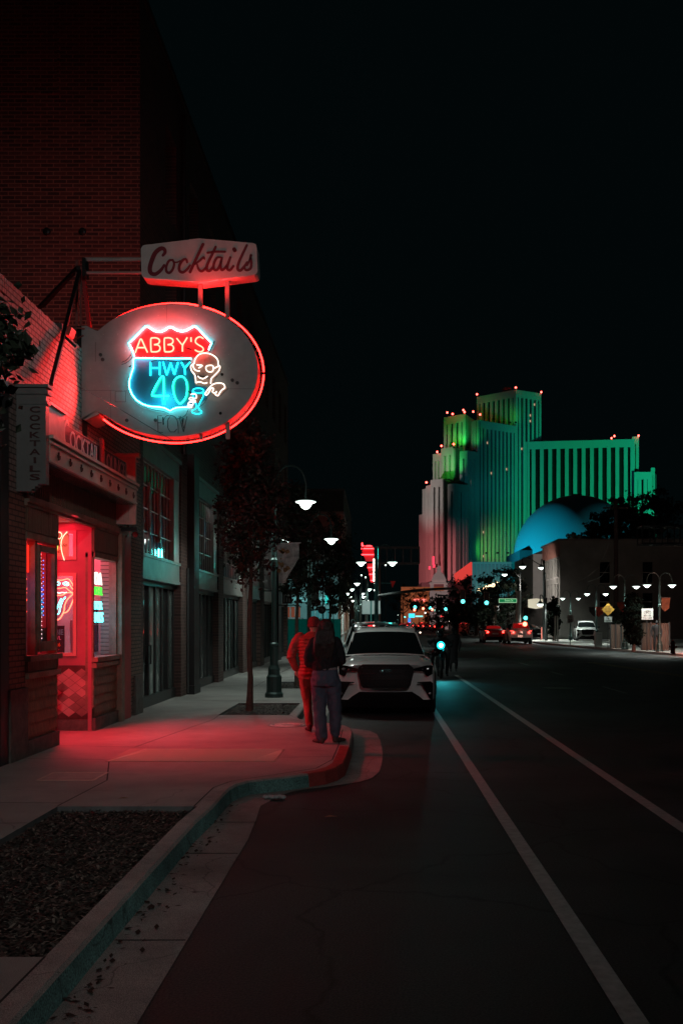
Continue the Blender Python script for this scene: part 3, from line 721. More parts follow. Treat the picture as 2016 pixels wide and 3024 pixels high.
# ---- vertical blade sign facing the camera
vs_ = thing("vertical_sign", "tall narrow grey blade sign with stacked dark letters beside the marquee", "blade sign", (-4.15,12.0,3.4))
GREY = M("grey_enamel", (.17,.185,.18), .5, noise=.12, nscale=5, bump=.08)
m = MB(); m.box(FX+.0,MX+.0,11.9,12.02,3.45,4.52); m.box(FX,MX+.03,11.88,12.04,4.52,4.56); m.box(FX+.02,MX+.02,11.89,12.03,4.40,4.44); m.box(FX,MX+.035,11.87,12.05,4.60,4.635); m.box(FX+.01,MX+.0,11.9,12.02,4.56,4.60)
for q in range(3): m.box(FX+.0,MX-.09-q*.04,11.9,12.02,3.45-(q+1)*.03,3.45-q*.03)
m.build("panel", GREY, vs_)
DL = M("sign_letter_dark", (.06,.02,.02), .5)
for k, ch in enumerate("COCKTAILS"):
    w_ = .03 if ch == "I" else .125
    text_obj("letter", ch, DL, vs_, (-4.0775-w_/2,11.895,4.30-k*.101), (1,0,0), V, w_, .072, .006, bold=.02)

# ---- neon window signs
CY = Mem("neon_cyan", (.55,5.0,5.0), 1.3); WH = Mem("neon_white", (3.2,2.6,2.2), 1.0); PEACH = Mem("neon_peach", (18,.95,.60), 1.0)
lips = thing("neon_lips_sign", "red outlined neon mouth with its tongue out hanging in the entrance window", "neon sign", (-5.06,EY+.14,2.0))
LY = EY + .16
def lp(x, y, mirror=False):  # zoom px -> world on plane
    v = at(160 + x*.17007, 1560 + y*.17007, LY)
    if mirror: v.x = -5.04*2 - v.x
    return v
RT = Mem("neon_red_pale", (9,.75,.38), 1.1)
m = MB()
for mi in (False, True):
    for pts in ([(10,890),(80,900),(150,900),(250,880),(310,950),(350,1030),(410,1095),(350,1200),(300,1330),(240,1440),(150,1480)],
                [(60,1045),(120,1040),(200,1030),(260,1080),(340,1125),(350,1090),(290,1010),(250,930)],
                [(10,1190),(60,1165),(150,1160),(220,1120),(330,1135),(240,1230),(190,1330),(170,1450),(100,1570),(10,1600)]):
        m.tube(crom([lp(*p, mi) for p in pts], 4), .0085, 6)
m.build("red_tube", RT, lips)
m = MB()
for mi in (False, True): m.tube(crom([lp(*p, mi) for p in [(10,1090),(50,1110),(90,1125),(140,1115),(200,1120),(225,1110)]], 4), .008, 6)
m.build("teeth_tube", WH, lips)
m = MB()
for pts, cl in (([(160,960),(200,940),(240,950),(245,985),(210,990)], True), ([(30,940),(70,935),(100,950),(90,980),(40,975)], True)):
    m.tube(crom([lp(*p) for p in pts], 4, True), .008, 6, True)
m.build("glint_tube", CY, lips)
m = MB(); m.tube(crom([lp(*p) for p in [(200,1195),(150,1260),(110,1380),(90,1470),(50,1490),(45,1430),(90,1300),(130,1220)]], 4), .009, 6); m.build("tongue_tube", CY, lips)
m = MB(); m.tube([(-5.05,EY+.16,3.2),(-5.05,EY+.16,2.6)], .003, 4); m.build("hanger", BLACK, lips)

tsn = thing("window_placard", "salmon placard with brown italic writing in the transom over the entrance window", "placard", (-5.1,EY+.07,2.95))
MB().box(-5.72,-4.68,EY+.065,EY+.08,2.79,3.15).build("board", M("placard_board", (.80,.55,.42), .6), tsn)
TX = M("brown_text", (.20,.05,.03), .6)
for k, (s_, x0, x1) in enumerate((("soon", -4.99, -4.78), ("untable", -5.02, -4.70), ("came,.", -5.02, -4.76))):
    text_obj("writing", s_, TX, tsn, (x0,EY+.064,3.045-k*.105), (1,0,0), V, x1-x0, .055, .003, shear=.35)
arc = thing("neon_arc_sign", "thin pale neon arcs drawn across the salmon placard over the entrance", "neon sign", (-4.95,EY+.0,2.95))
m = MB(); m.tube(crom([at(160+x*.17007,1560+y*.17007,EY-.03) for x, y in ((230,60),(170,130),(130,220),(125,330),(145,440),(180,555))], 5), .006, 6); m.tube(crom([at(160+x*.17007,1560+y*.17007,EY-.03) for x, y in ((50,110),(95,65),(140,120),(95,185),(50,130))], 5), .006, 6)
m.build("pale_tube", Mem("neon_pale", (2.6,1.4,.9), 1.1), arc)
m = MB(); m.tube(crom([at(160+x*.17007,1560+y*.17007,EY-.03) for x, y in ((48,180),(60,300),(50,420))], 5), .006, 6); m.build("lime_tube", Mem("neon_lime", (.9,2,.3), 1.1), arc)

po = thing("event_poster", "dark zombie crawl poster taped low in the entrance window beside a pink bottle cut-out", "poster", (-5.0,EY+.02,1.5))
MB().box(-5.10,-4.727,EY+.018,EY+.024,1.30,1.74).build("paper", M("poster_black", (.03,.03,.045), .7, noise=.6, nscale=40), po)
def ptxt(s_, x0, x1, z, h, mt, **k): text_obj("writing", s_, mt, po, (x0,EY+.0175,z), (1,0,0), V, x1-x0, h, .002, **k)
ptxt("RENO", -5.03, -4.93, 1.695, .025, M("ink_violet", (.45,.35,.7), .6))
ptxt("ZOMBIE", -5.08, -4.745, 1.60, .085, M("ink_teal", (.12,.5,.6), .6), bold=.02)
ptxt("CRAWL", -5.02, -4.78, 1.525, .06, M("ink_lilac", (.7,.45,.75), .6), bold=.02)
ptxt("10.17.26", -5.03, -4.79, 1.425, .055, M("ink_orange", (.85,.30,.06), .6), bold=.02)
m = MB(); [m.box(-5.02+k*.028,-5.004+k*.028,EY+.0165,EY+.0175,1.375,1.379) for k in range(8)]; m.build("small_print", M("ink_orange", (.85,.30,.06), .6), po)
bt = thing("bottle_cutout", "pink bottle shaped sheet standing behind the poster in the entrance window", "cut-out", (-4.66,EY+.05,1.3))
m = MB(); m.prism([at(160+x*.17007,1560+y*.17007,EY+.06) for x, y in ((290,2200),(410,2180),(415,1900),(380,1790),(345,1720),(335,1600),(280,1610),(275,1700))], (0,.02,0)); m.build("sheet", M("pink_card", (.75,.35,.5), .5), bt)

def win_text(body, y0, y1, z, h, mt, lab):
    y0 += .18; y1 += .20
    t = text_obj("neon_window_sign", body, mt, None, (FX-.10,y0,z), U, V, y1-y0, h, .02, bold=.0)
    tag(t, lab, "neon sign")
win_text("SODA", 15.02, 15.72, 2.38, .20, WH, "white and pink glowing word topmost in the far bar window")
win_text("POKER", 15.00, 15.74, 2.22, .13, Mem("neon_green", (.2,2.6,.15), 1.0), "green glowing word POKER in the far bar window")
win_text("LIQUOR", 14.98, 15.73, 1.97, .15, CY, "cyan glowing word LIQUOR in the middle of the far bar window")
win_text("DRINKS", 14.98, 15.78, 1.79, .16, CY, "cyan glowing word DRINKS lowest in the far bar window")

# security lamp dome under the end board
sl = thing("dome_camera", "small round glass dome lamp under the right end of the marquee", "dome camera", (-4.0,16.45,3.3))
MB().box(FX,-3.95,16.42,16.5,3.3,3.36).build("bracket", BLACK, sl); MB().ball((-3.99,16.46,3.24), .05).build("dome", M("dome_glass", (.2,.03,.03), .05), sl)

# floodlight and box on the parapet
fl = thing("parapet_floodlight", "boxy floodlight on the bar parapet beside the sign bracket", "floodlight", (-4.4,13.4,5.8))
m = MB(); c0 = at(185,1000,13.6)
m.obox(at(143,990,13.8), (1,0,0), (0,1,0), (0,0,1), .19, .3, .17); m.build("housing", M("vent_metal", (.10,.11,.11), .5, .5, noise=.5, nscale=60), fl)
m = MB(); m.obox(at(188,985,13.6), (.94,0,-.34), (0,1,0), (.34,0,.94), .08, .2, .12); m.build("reflector", M("flood_red", (.6,.1,.08), .4), fl)
m = MB(); m.bar(at(188,990,13.5), at(226,1026,13.5), .035); m.bar(at(135,1023,13.6), at(190,985,13.6), .03); m.build("arm", BLACK, fl)

# neighbour sliver at the left edge
nb = thing("white_brick_shop", "pale painted brick shop front cut off by the left edge", "building", (FX,8,0))
m = MB(); holes_wall(m, (FX,2,0), U, V, N, 9.32, 6.0, [(5.5,8.55,.13,3.35),(1,4.5,.13,3.35)], .3, True); m.box(FX-9,FX-.01,11.0,11.31,0,6.0); m.box(FX-9,FX-.01,2,2.2,0,6.0); m.box(FX-9,FX-8.8,2,11.3,0,6); m.box(FX-9,FX-.01,2,11.3,5.7,5.8)
m.build("wall", Mbrick("pale_shop_brick", (.66,.62,.60), (.58,.54,.52), (.22,.2,.19), 'Y', .42, .13, .010, patch=.15), nb)
m = MB(); m.box(FX-.02,FX+.03,10.9,11.0,.15,3.3); m.build("door_frame", M("alu_frame", (.4,.4,.42), .4, .6), nb)
MB().quad((FX-.2,7.5,.2),(FX-.2,10.5,.2),(FX-.2,10.5,3.3),(FX-.2,7.5,3.3)).build("pane", CLEAR, nb)
# ================================================================ THE OVAL NEON SIGN
SY = 14.5
def s1(x, y, Y=SY): return at(200 + x*.39541, 680 + y*.39541, Y)
def s3(x, y, Y=SY-.045): return at(360 + x*.21684, 920 + y*.21684, Y)
neon = thing("oval_neon_sign", "large oval neon bar sign with highway shield below a hexagonal Cocktails board", "neon sign", (FX,SY+.15,4.4))
FACE = M("sign_face_grey", (.40,.41,.40), .42, noise=.14, nscale=5, bump=.05, bscale=12)
RIM = M("rim_grey", (.45,.42,.40), .5, noise=.3, nscale=10)
CXs, CZs, RX, RZ = -2.957, 5.467, 1.229, .969
D = .32
def ell(t, rx=RX, rz=RZ, y=SY): return Vector((CXs + rx*math.cos(t)*(1.1 if math.cos(t) < 0 else 1), y, CZs + rz*math.sin(t)))
# face: ellipse merged with the mounting plate at the left
pl = s1(105,720); pl2 = s1(105,1395)
A0 = R(143.8); A1 = R(222.5)
outl = [ell(A1 + (2*math.pi - (A1-A0))*k/96) for k in range(97)]      # from lower left round to upper left
outl += [s1(222,752), s1(205,746), s1(140,712), s1(105,716), s1(105,1405), s1(120,1415), s1(215,1350)]
m = MB(); m.prism(outl, (0,D,0)); m.build("oval_panel", FACE, neon)
m = MB()   # plate seams and rivets
m.box(*sorted((s1(105,0).x, s1(450,0).x)), SY-.0015, SY, s1(0,1196).z-.002, s1(0,1196).z+.002); m.box(s1(1190,0).x, s1(1405,0).x, SY-.0015, SY, s1(0,1184).z-.002, s1(0,1184).z+.002)
m.box(s1(322,0).x-.002, s1(322,0).x+.002, SY-.0015, SY, s1(0,1440).z, s1(0,1196).z); m.box(s1(740,0).x-.002, s1(740,0).x+.002, SY-.0015, SY, s1(0,690).z, s1(0,560).z)
for q in ((355,1203,435,1206),(355,1280,435,1283),(355,1203,358,1283),(432,1203,435,1283),(208,835,210,980)): m.box(s1(q[0],0).x, s1(q[2],0).x+.001, SY-.002, SY, s1(0,q[3]).z, s1(0,q[1]).z)
m.build("plate_seam", M("seam_dark", (.12,.11,.10), .7), neon)
m = MB(); rr = random.Random(9)
for k in range(44):
    t = rr.uniform(0,6.28); q = math.sqrt(rr.random())*.93
    p = ell(t, RX*q, RZ*q); m.cyl(p+Vector((0,-.004,0)), p, .006, n=6)
m.build("rivet", M("rivet_pale", (.7,.65,.6), .4, .3), neon)
m = MB()
for (x,y,r) in ((1153,1077,.022),(1110,1090,.014),(1141,1367,.022)): m.cyl(s1(x,y)+Vector((0,-.002,0)), s1(x,y), r, n=14)
m.build("hole", M("hole_black", (.004,.004,.004), .9), neon)
m = MB()
for (x,y) in ((1230,1120),(1267,1140),(247,930),(263,966),(443,1420),(657,1418)):
    c = s1(x,y); m.tube([c+Vector((.02*math.cos(a*.5236),-.006,.02*math.sin(a*.5236))) for a in range(12)], .007, 5, True); m.cyl(c+Vector((0,-.02,0)), c, .012, n=8)
m.build("tube_socket", M("socket_metal", (.10,.10,.10), .5, .4), neon)
m = MB()   # arrow-like scoop at the lower left of the panel
m.prism([s1(105,1405,SY),s1(215,1347,SY),s1(240,1372,SY),s1(135,1418,SY)], (0,D+.3,0)); m.build("lower_scoop", M("scoop_enamel", (.5,.42,.38), .5), neon)
# rim tube
def ringp(a, b, n, off=.062): return [ell(a+(b-a)*k/n, RX+off, RZ+off, SY+.19) for k in range(n+1)]
REDT = Mem("neon_red", (24,.24,.20), 1.0)
m = MB(); m.tube(ringp(R(143), R(1.2), 60), .0120, 8); m.tube(ringp(R(-1.2), R(-139), 60), .0120, 8); m.build("rim_tube", REDT, neon)
m = MB()
for k in range(46):
    a = R(-138 + k*6.05); p = ell(a, RX+.002, RZ+.002, SY+.19); q = ell(a, RX+.055, RZ+.055, SY+.19); m.cyl(p, q, .005, n=5)
    if k % 3 == 0:
        c = ell(a+.03, RX+.02, RZ+.02, SY+.11); m.tube(crom([c, c+Vector((.02,.03,.01)), c+Vector((.03,0,-.03)), c+Vector((.05,.04,-.02))], 3), .004, 4)
m.build("tube_standoff", M("standoff", (.35,.3,.3), .4, .3), neon)
# shield
up = [(170,612),(150,550),(135,505),(110,462),(95,430),(120,405),(215,312),(310,215),(335,200),(360,205),(395,232),(440,262),(490,275),(540,275),(600,245),(635,218),(660,210),(690,220),(740,250),(785,266),(830,268),(880,256),(930,228),(975,203),(1000,200),(1040,235),(1130,330),(1215,418),(1222,440),(1200,480),(1185,520)]
lo = [(940,652),(934,642),(600,640),(200,635),(172,640),(162,660),(158,770),(130,850),(102,950),(102,1030),(140,1130),(200,1205),(280,1258),(350,1283),(420,1295),(520,1300),(580,1312),(625,1335),(660,1352),(695,1328),(750,1308),(830,1303),(920,1300)]
m = MB(); m.prism([s3(x,y,SY-.012) for x, y in up] + [s3(x,y,SY-.012) for x, y in ((1100,560),(1020,620))][:] + [s3(175,622,SY-.012)], (0,.012,0)); m.build("shield_top", M("shield_red", (.62,.015,.02), .4), neon)
m = MB(); m.prism([s3(x,y,SY-.012) for x, y in lo[3:-1]] + [s3(1000,1290,SY-.012), s3(1130,1200,SY-.012), s3(1215,1110,SY-.012), s3(1190,1040,SY-.012), s3(1000,1000,SY-.012), s3(940,720,SY-.012), s3(935,645,SY-.012)], (0,.012,0)); m.build("shield_field", M("shield_blue", (.01,.16,.26), .4), neon)
SHW = Mem("neon_ice", (.95,9.5,11), 1.3)
m = MB(); m.tube([s3(*p) for p in up], .0095, 7); m.tube([s3(*p) for p in lo], .0095, 7); m.build("shield_tube", SHW, neon)
def strokes(name, lst, mat, r, par, Y=SY-.04, sm=True):
    m = MB()
    for pts, closed in lst:
        P = [s3(x, y, Y) for x, y in pts]
        m.tube(crom(P, 5, closed) if sm and len(P) > 2 else P, r, 6, closed)
    return m.build(name, mat, par)
AB = [([(183,562),(215,475),(245,395),(258,375),(275,390),(310,470),(350,556)], False), ([(205,492),(325,492)], False)]
def Bs(dx): return [([(400+dx,545),(395+dx,460),(397+dx,372),(420+dx,360),(470+dx,360),(508+dx,380),(512+dx,415),(490+dx,440),(440+dx,452)], False), ([(440+dx,452),(490+dx,455),(520+dx,485),(512+dx,528),(470+dx,548),(400+dx,548)], False)]
AB += Bs(0) + Bs(184)
AB += [([(748,365),(785,410),(828,462)], False), ([(892,352),(860,405),(828,462),(826,545)], False), ([(942,352),(944,412)], False),
       ([(1112,368),(1060,345),(1012,372),(1005,420),(1045,455),(1095,485),(1110,520),(1080,548),(1030,542),(995,522)], False)]
strokes("name_tube", AB, PEACH, .0115, neon)
HW = [([(390,690),(390,872)], False), ([(515,690),(515,862)], False), ([(390,768),(515,768)], False), ([(562,690),(612,862)], False), ([(612,862),(665,700)], False), ([(665,700),(716,858)], False), ([(716,858),(765,692)], False), ([(810,692),(856,770)], False), ([(930,690),(856,770),(862,858)], False)]
strokes("highway_tube", HW, Mem("neon_aqua", (.05,4.4,5.0), 1.1), .0105, neon, sm=False)
N4 = [([(645,1152),(540,1150),(430,1148),(412,1128),(425,1090),(480,985),(535,895),(555,882),(570,900),(573,1000),(573,1200)], False),
      ([(790,1258),(740,1200),(705,1100),(698,1000),(725,925),(775,888),(830,888),(875,940),(890,1040),(880,1140),(850,1205),(790,1262)], False)]
strokes("number_tube", N4, Mem("neon_mint", (.08,5.2,3.6), 1.1), .0105, neon)
m = MB()
for pts in (((548,905),(595,905),(595,1270),(548,1270)), ((390,1132),(645,1132),(645,1166),(390,1166)), ((520,905),(560,905),(440,1140),(395,1140))):
    m.prism([s3(x,y,SY-.0135 - .001*len(m.v)/20) for x, y in pts], (0,.001,0))
m.ribbon(crom([s3(x,y,SY-.014) for x, y in ((800,1262),(750,1205),(722,1120),(716,1010),(735,930),(790,893),(850,905),(900,980),(905,1080),(885,1170),(840,1230),(800,1262))], 4), .03, (0,-1,0), .002)
m.build("painted_number", M("paint_mint", (.03,.45,.32), .5), neon)
# skeleton figure
m = MB(); m.prism([s3(x,y,SY-.018) for x, y in ((985,700),(1000,620),(1060,562),(1160,550),(1260,585),(1325,655),(1335,730),(1358,760),(1340,830),(1270,900),(1245,960),(1200,1000),(1090,1020),(1000,1000),(1005,920),(990,870),(945,800),(935,735))], (0,.016,0))
m.prism([s3(x,y,SY-.018) for x, y in ((1125,1130),(1160,1050),(1250,975),(1350,965),(1410,1000),(1435,1050),(1350,1130),(1300,1165),(1250,1140),(1200,1090),(1150,1145))], (0,.016,0)); m.build("figure_panel", M("figure_tan", (.36,.24,.19), .55, noise=.3, nscale=20), neon)
SK = Mem("neon_warm", (3.0,2.5,2.1), .9)
FG = [([(1008,972),(1005,920),(995,865),(950,805),(940,742),(985,705),(1000,645),(1060,580),(1160,568),(1250,600),(1305,660),(1312,728),(1336,748),(1320,805),(1262,868),(1218,915),(1210,982)], False),
      ([(1160,740),(1232,735),(1246,775),(1228,818),(1170,816),(1144,775)], True), ([(1246,780),(1318,742)], False), ([(970,735),(985,780),(1020,805),(1062,810)], False), ([(1018,725),(1095,735),(1045,770)], False),
      ([(1035,878),(1060,902),(1110,914),(1170,880)], False), ([(1010,972),(1045,958),(1080,962),(1120,978),(1165,968)], False),
      ([(1130,1125),(1165,1070),(1235,995),(1310,975),(1380,985),(1402,1035),(1360,1070),(1330,1110),(1310,1145),(1275,1130),(1290,1085)], False), ([(1275,1115),(1235,1095),(1250,1050),(1215,1045),(1180,1110),(1150,1138),(1130,1125)], False),
      ([(935,1130),(990,1120),(1018,1150),(1000,1185),(935,1170),(925,1200),(990,1210),(1000,1235),(930,1230),(905,1260),(960,1275),(970,1250)], False), ([(905,1260),(900,1285),(930,1305),(960,1290)], False)]
strokes("figure_tube", FG, SK, .0080, neon, Y=SY-.05)
GL = [([(965,1078),(990,1052),(1040,1045),(1090,1052),(1115,1078),(1090,1104),(1040,1110),(990,1104)], True), ([(965,1085),(970,1150),(1000,1230),(1015,1300),(990,1330),(955,1352),(965,1380),(1020,1392),(1075,1385),(1085,1360),(1055,1335),(1045,1290),(1070,1230),(1105,1160),(1115,1085)], False)]
strokes("glass_tube", GL, Mem("neon_teal", (.05,3.4,4.0), 1.15), .0065, neon, Y=SY-.05)
m = MB(); m.prism([s3(x,y,SY-.018) for x, y in ((1010,1130),(1100,1130),(1085,1200),(1040,1250),(1000,1220))], (0,.014,0)); m.build("drink_panel", M("drink_rust", (.35,.10,.06), .5), neon)
EV = [([(545,1418),(490,1418),(495,1640),(560,1648)], False), ([(495,1515),(545,1515)], False), ([(750,1600),(715,1640),(660,1640),(625,1580),(625,1480),(665,1415),(720,1430),(745,1465)], False), ([(780,1425),(840,1640)], False), ([(840,1640),(890,1425)], False), ([(800,1425),(845,1590)], False)]
strokes("unlit_tube", EV, M("unlit_tube", (.10,.10,.10), .25, noise=0), .006, neon, sm=False)
m = MB()
for pts in (((0,722),(60,700),(130,640),(165,560)),((0,690),(60,665),(120,600),(140,540)),((560,1500),(600,1430),(665,1410),(740,1450),(765,1550),(770,1660)),((750,1465),(860,1420),(910,1330)),((640,1390),(560,1360),(400,1330),(240,1270),(130,1160),(80,1020),(110,880)),((1180,1130),(1110,1260),(960,1330)),((920,510),(965,550),(980,610),(955,655)),((860,490),(985,520)),((380,690),(500,655),(780,680)),((350,560),(600,545),(830,545))):
    m.tube(crom([s3(x,y,SY-.02) for x, y in pts], 5), .0045, 5)
m.build("cable", M("cable_black", (.01,.01,.01), .5), neon)
m = MB()
for a, b in (((885,800),(930,690)),((865,490),(945,512)),((1195,550),(1262,400)),((905,1085),(960,1125)),((560,1440),(565,1540)),((835,1450),(825,1530)),((800,672),(935,660)),((100,755),(130,735)),((1010,868),(1180,900))):
    m.cyl(s3(*a,SY-.03), s3(*b,SY-.03), .010, n=7)
m.build("insulator_boot", BLACK, neon)
# hexagonal board
hexp = [(560,115),(575,110),(985,60),(1005,62),(1385,95),(1405,104),(1411,125),(1418,300),(1412,322),(1395,333),(1005,384),(985,385),(585,356),(562,348),(552,330),(547,140)]
HB = MB().prism([s1(x,y) for x, y in hexp], (0,.30,0)).build("hexagonal_board", M("hex_enamel", (.66,.63,.60), .5, noise=.12, nscale=5, bump=.05), neon)
SCR = M("script_maroon", (.20,.008,.022), .5)
m = MB()
def sc(pts, w, sub=6, closed=False):
    P = crom([s1(x,y,SY-.001) for x, y in pts], sub, closed); n = len(P)
    ww = w if not isinstance(w, (list, tuple)) else [w[0] + (w[1]-w[0])*math.sin(math.pi*k/(n-1)) for k in range(n)]
    ww = [q*.00195 for q in ww] if isinstance(ww, list) else ww*.00195
    m.ribbon(P, ww, (0,-1,0), .004)
sc([(712,188),(728,165),(720,140),(692,138),(655,170),(630,225),(615,280),(622,318),(655,328),(695,300),(722,262)], (20,34))
sc([(785,222),(758,228),(738,268),(738,305),(760,318),(785,292),(796,250),(785,222)], (16,20)); sc([(790,236),(815,240),(842,228)], (10,12))
sc([(893,240),(885,218),(860,224),(836,262),(836,302),(862,314),(892,292),(915,262)], (16,22))
sc([(1012,104),(985,160),(950,235),(915,312)], 22); sc([(950,255),(985,228),(1015,202),(1022,215)], (12,18)); sc([(965,248),(978,290),(1000,306),(1022,292),(1042,265)], (12,20))
sc([(1106,124),(1075,190),(1042,260),(1040,296),(1062,302),(1088,272)], (18,22)); sc([(1045,168),(1100,160),(1175,160)], 17)
sc([(1142,202),(1115,206),(1092,250),(1092,290),(1115,296),(1135,265),(1150,215)], (16,20)); sc([(1152,205),(1142,265),(1150,296),(1172,285),(1195,252)], (16,20))
sc([(1215,202),(1198,250),(1192,286),(1212,298),(1238,268)], (18,21)); sc([(1244,142),(1248,150)], 30, 2)
sc([(1338,112),(1305,180),(1275,250),(1270,290),(1290,300),(1318,272),(1340,240)], (18,21))
sc([(1340,262),(1360,222),(1372,180),(1366,205),(1372,245),(1365,285),(1335,298),(1320,282),(1325,268)], (14,20))
m.build("script_lettering", SCR, HB)
MB().cyl(s1(985,60,SY+.15), s1(985,42,SY+.15), .008, n=6).build("tip", BLACK, HB)
# posts and arms
POSTM = M("sign_post", (.42,.36,.34), .5, noise=.2)
def post(x0, x1, ya, yb, Y):
    a = at(200+x0*.39541, 680+ya*.39541, Y); b = at(200+x1*.39541, 680+yb*.39541, Y)
    m = MB(); m.box(a.x, b.x, Y, Y+.06, min(a.z,b.z), max(a.z,b.z)); m.build("post", POSTM, neon)
post(974,1005,380,566,SY-.03+.12); post(1176,1206,368,652,SY+.10)
post(985,1008,1500,1560,SY+.12); post(1180,1210,1428,1556,SY+.12)
m = MB(); m.cyl(s1(125,218,SY+.1), s1(550,218,SY+.1), .030, n=14); m.build("arm_pipe", POSTM, neon)
m = MB(); m.cyl(s1(125,318,SY+.1), s1(550,318,SY+.1), .022, n=14); m.build("arm_pipe", POSTM, neon)
m = MB(); m.box(s1(105,0).x, s1(130,0).x, SY+.02, SY+.2, s1(0,335).z, s1(0,200).z); m.build("arm_plate", BLACK, neon)
STM = M("bracket_steel", (.22,.10,.09), .5, .2, noise=.3)
m = MB()
m.bar(at(228,768,SY+.3), at(228,965,SY+.3), .035); m.bar(at(240,790,SY+.25), at(240,965,SY+.25), .03); m.build("bracket_upright", STM, neon)
m = MB(); m.bar(s1(115,300,SY+.2), s1(165,725,SY+.2), .05); m.build("bracket_brace", REDP, neon)
m = MB(); m.bar(at(232,790,SY+.2), at(110,915,SY+2.4), .055); m.bar(at(236,800,SY+.1), at(152,1135,12.75), .05); m.bar(at(225,800,SY+.6),at(130,905,SY+2.8), .03)
m.build("tie_strut", BLACK, neon)
MB().box(at(225,0,SY).x, at(241,0,SY).x, SY+.05, SY+.3, at(0,1300,SY).z, at(0,960,SY).z).build("wall_bracket", BLACK, neon)
m = MB(); m.tube(crom([s1(130,735,SY-.02), s1(60,735,SY), s1(20,790,SY+.1), s1(50,820,SY+.1), s1(120,785,SY-.02)], 6), .012, 7); m.build("loose_conduit", M("red_conduit", (.4,.12,.1), .5), neon)
m = MB(); m.tube(crom([at(165,1103,12.4), at(230,1140,13.2), at(340,1200,14.2), at(440,1260,SY-.05), at(510,1300,SY)], 5), .004, 5); tag(m.build("guy_wire", M("cable_black", (.01,.01,.01), .5)), "thin dark wire slanting across the lower left of the oval sign", "wire")

# ================================================================ TALL BRICK WAREHOUSE
tw = thing("brick_warehouse", "tall dark red brick warehouse with steel framed shopfront bays behind the bar sign", "building", (FX,33,0))
TY0, TY1, TZ = 18.12, 48.3, 13.25
bays = [(18.35,21.9),(23.55,27.1),(28.0,32.05),(33.1,36.9),(38.1,41.6),(43.9,47.7)]
holes = [(a-TY0, b-TY0, .13, 5.30) for a, b in bays]
y = 20.3
while y < 47: holes += [(y-TY0, y+1.1-TY0, 7.1, 9.0), (y-TY0, y+1.1-TY0, 10.2, 12.0)]; y += 2.6
m = MB(); holes_wall(m, (FX,TY0,0), U, V, N, TY1-TY0, TZ, holes, .30, False)
m.build("front_wall", RBRICKY, tw)
for yy in (TY0, TY1): MB().quad((FX-30,yy,0),(FX,yy,0),(FX,yy,TZ),(FX-30,yy,TZ)).build("side_wall", RBRICK, tw)
MB().box(FX-30,FX-.05,TY0+.1,TY1-.1,TZ-.4,TZ-.3).build("roof", M("tar_roof", (.03,.03,.03), .9), tw)
m = MB(); m.box(FX-.2,FX+.06,TY0-.03,TY1,TZ,TZ+.1); m.build("parapet_cap", M("stone_cap", (.02,.017,.016), .9), tw)
MB().box(FX-.36,FX-.31,TY0+.1,TY1,5.5,12.8).build("dark_window_backing", M("dark_pane", (.006,.008,.009), .1), tw)
m = MB()
for (x,z) in ((-6.0,8.9),(-5.35,8.9),(-7.6,9.0)): m.ball((x,TY0,z), .075, .03, .075, 10, 6)
m.build("tie_plate", BLACK, tw)
m = MB(); m.box(FX-1.5,FX-1.46,TY0-.02,TY0,11.4,13.2); m.box(FX-4,FX-1.5,TY0-.02,TY0,11.4,11.43); m.build("wall_seam", RBRICK, tw)
STEEL = M("painted_steel", (.26,.28,.27), .42, .3, noise=.2, nscale=3); DSTEEL = M("dark_steel", (.05,.055,.055), .4, .4, noise=.2)
GLS = M("shop_glass", (.02,.027,.026), .05, 0, spec=1.0, bump=.012, bscale=1.5)
GLS2 = M("clerestory_glass", (.010,.013,.013), .035, 0, spec=1.0, bump=.012, bscale=1.2)
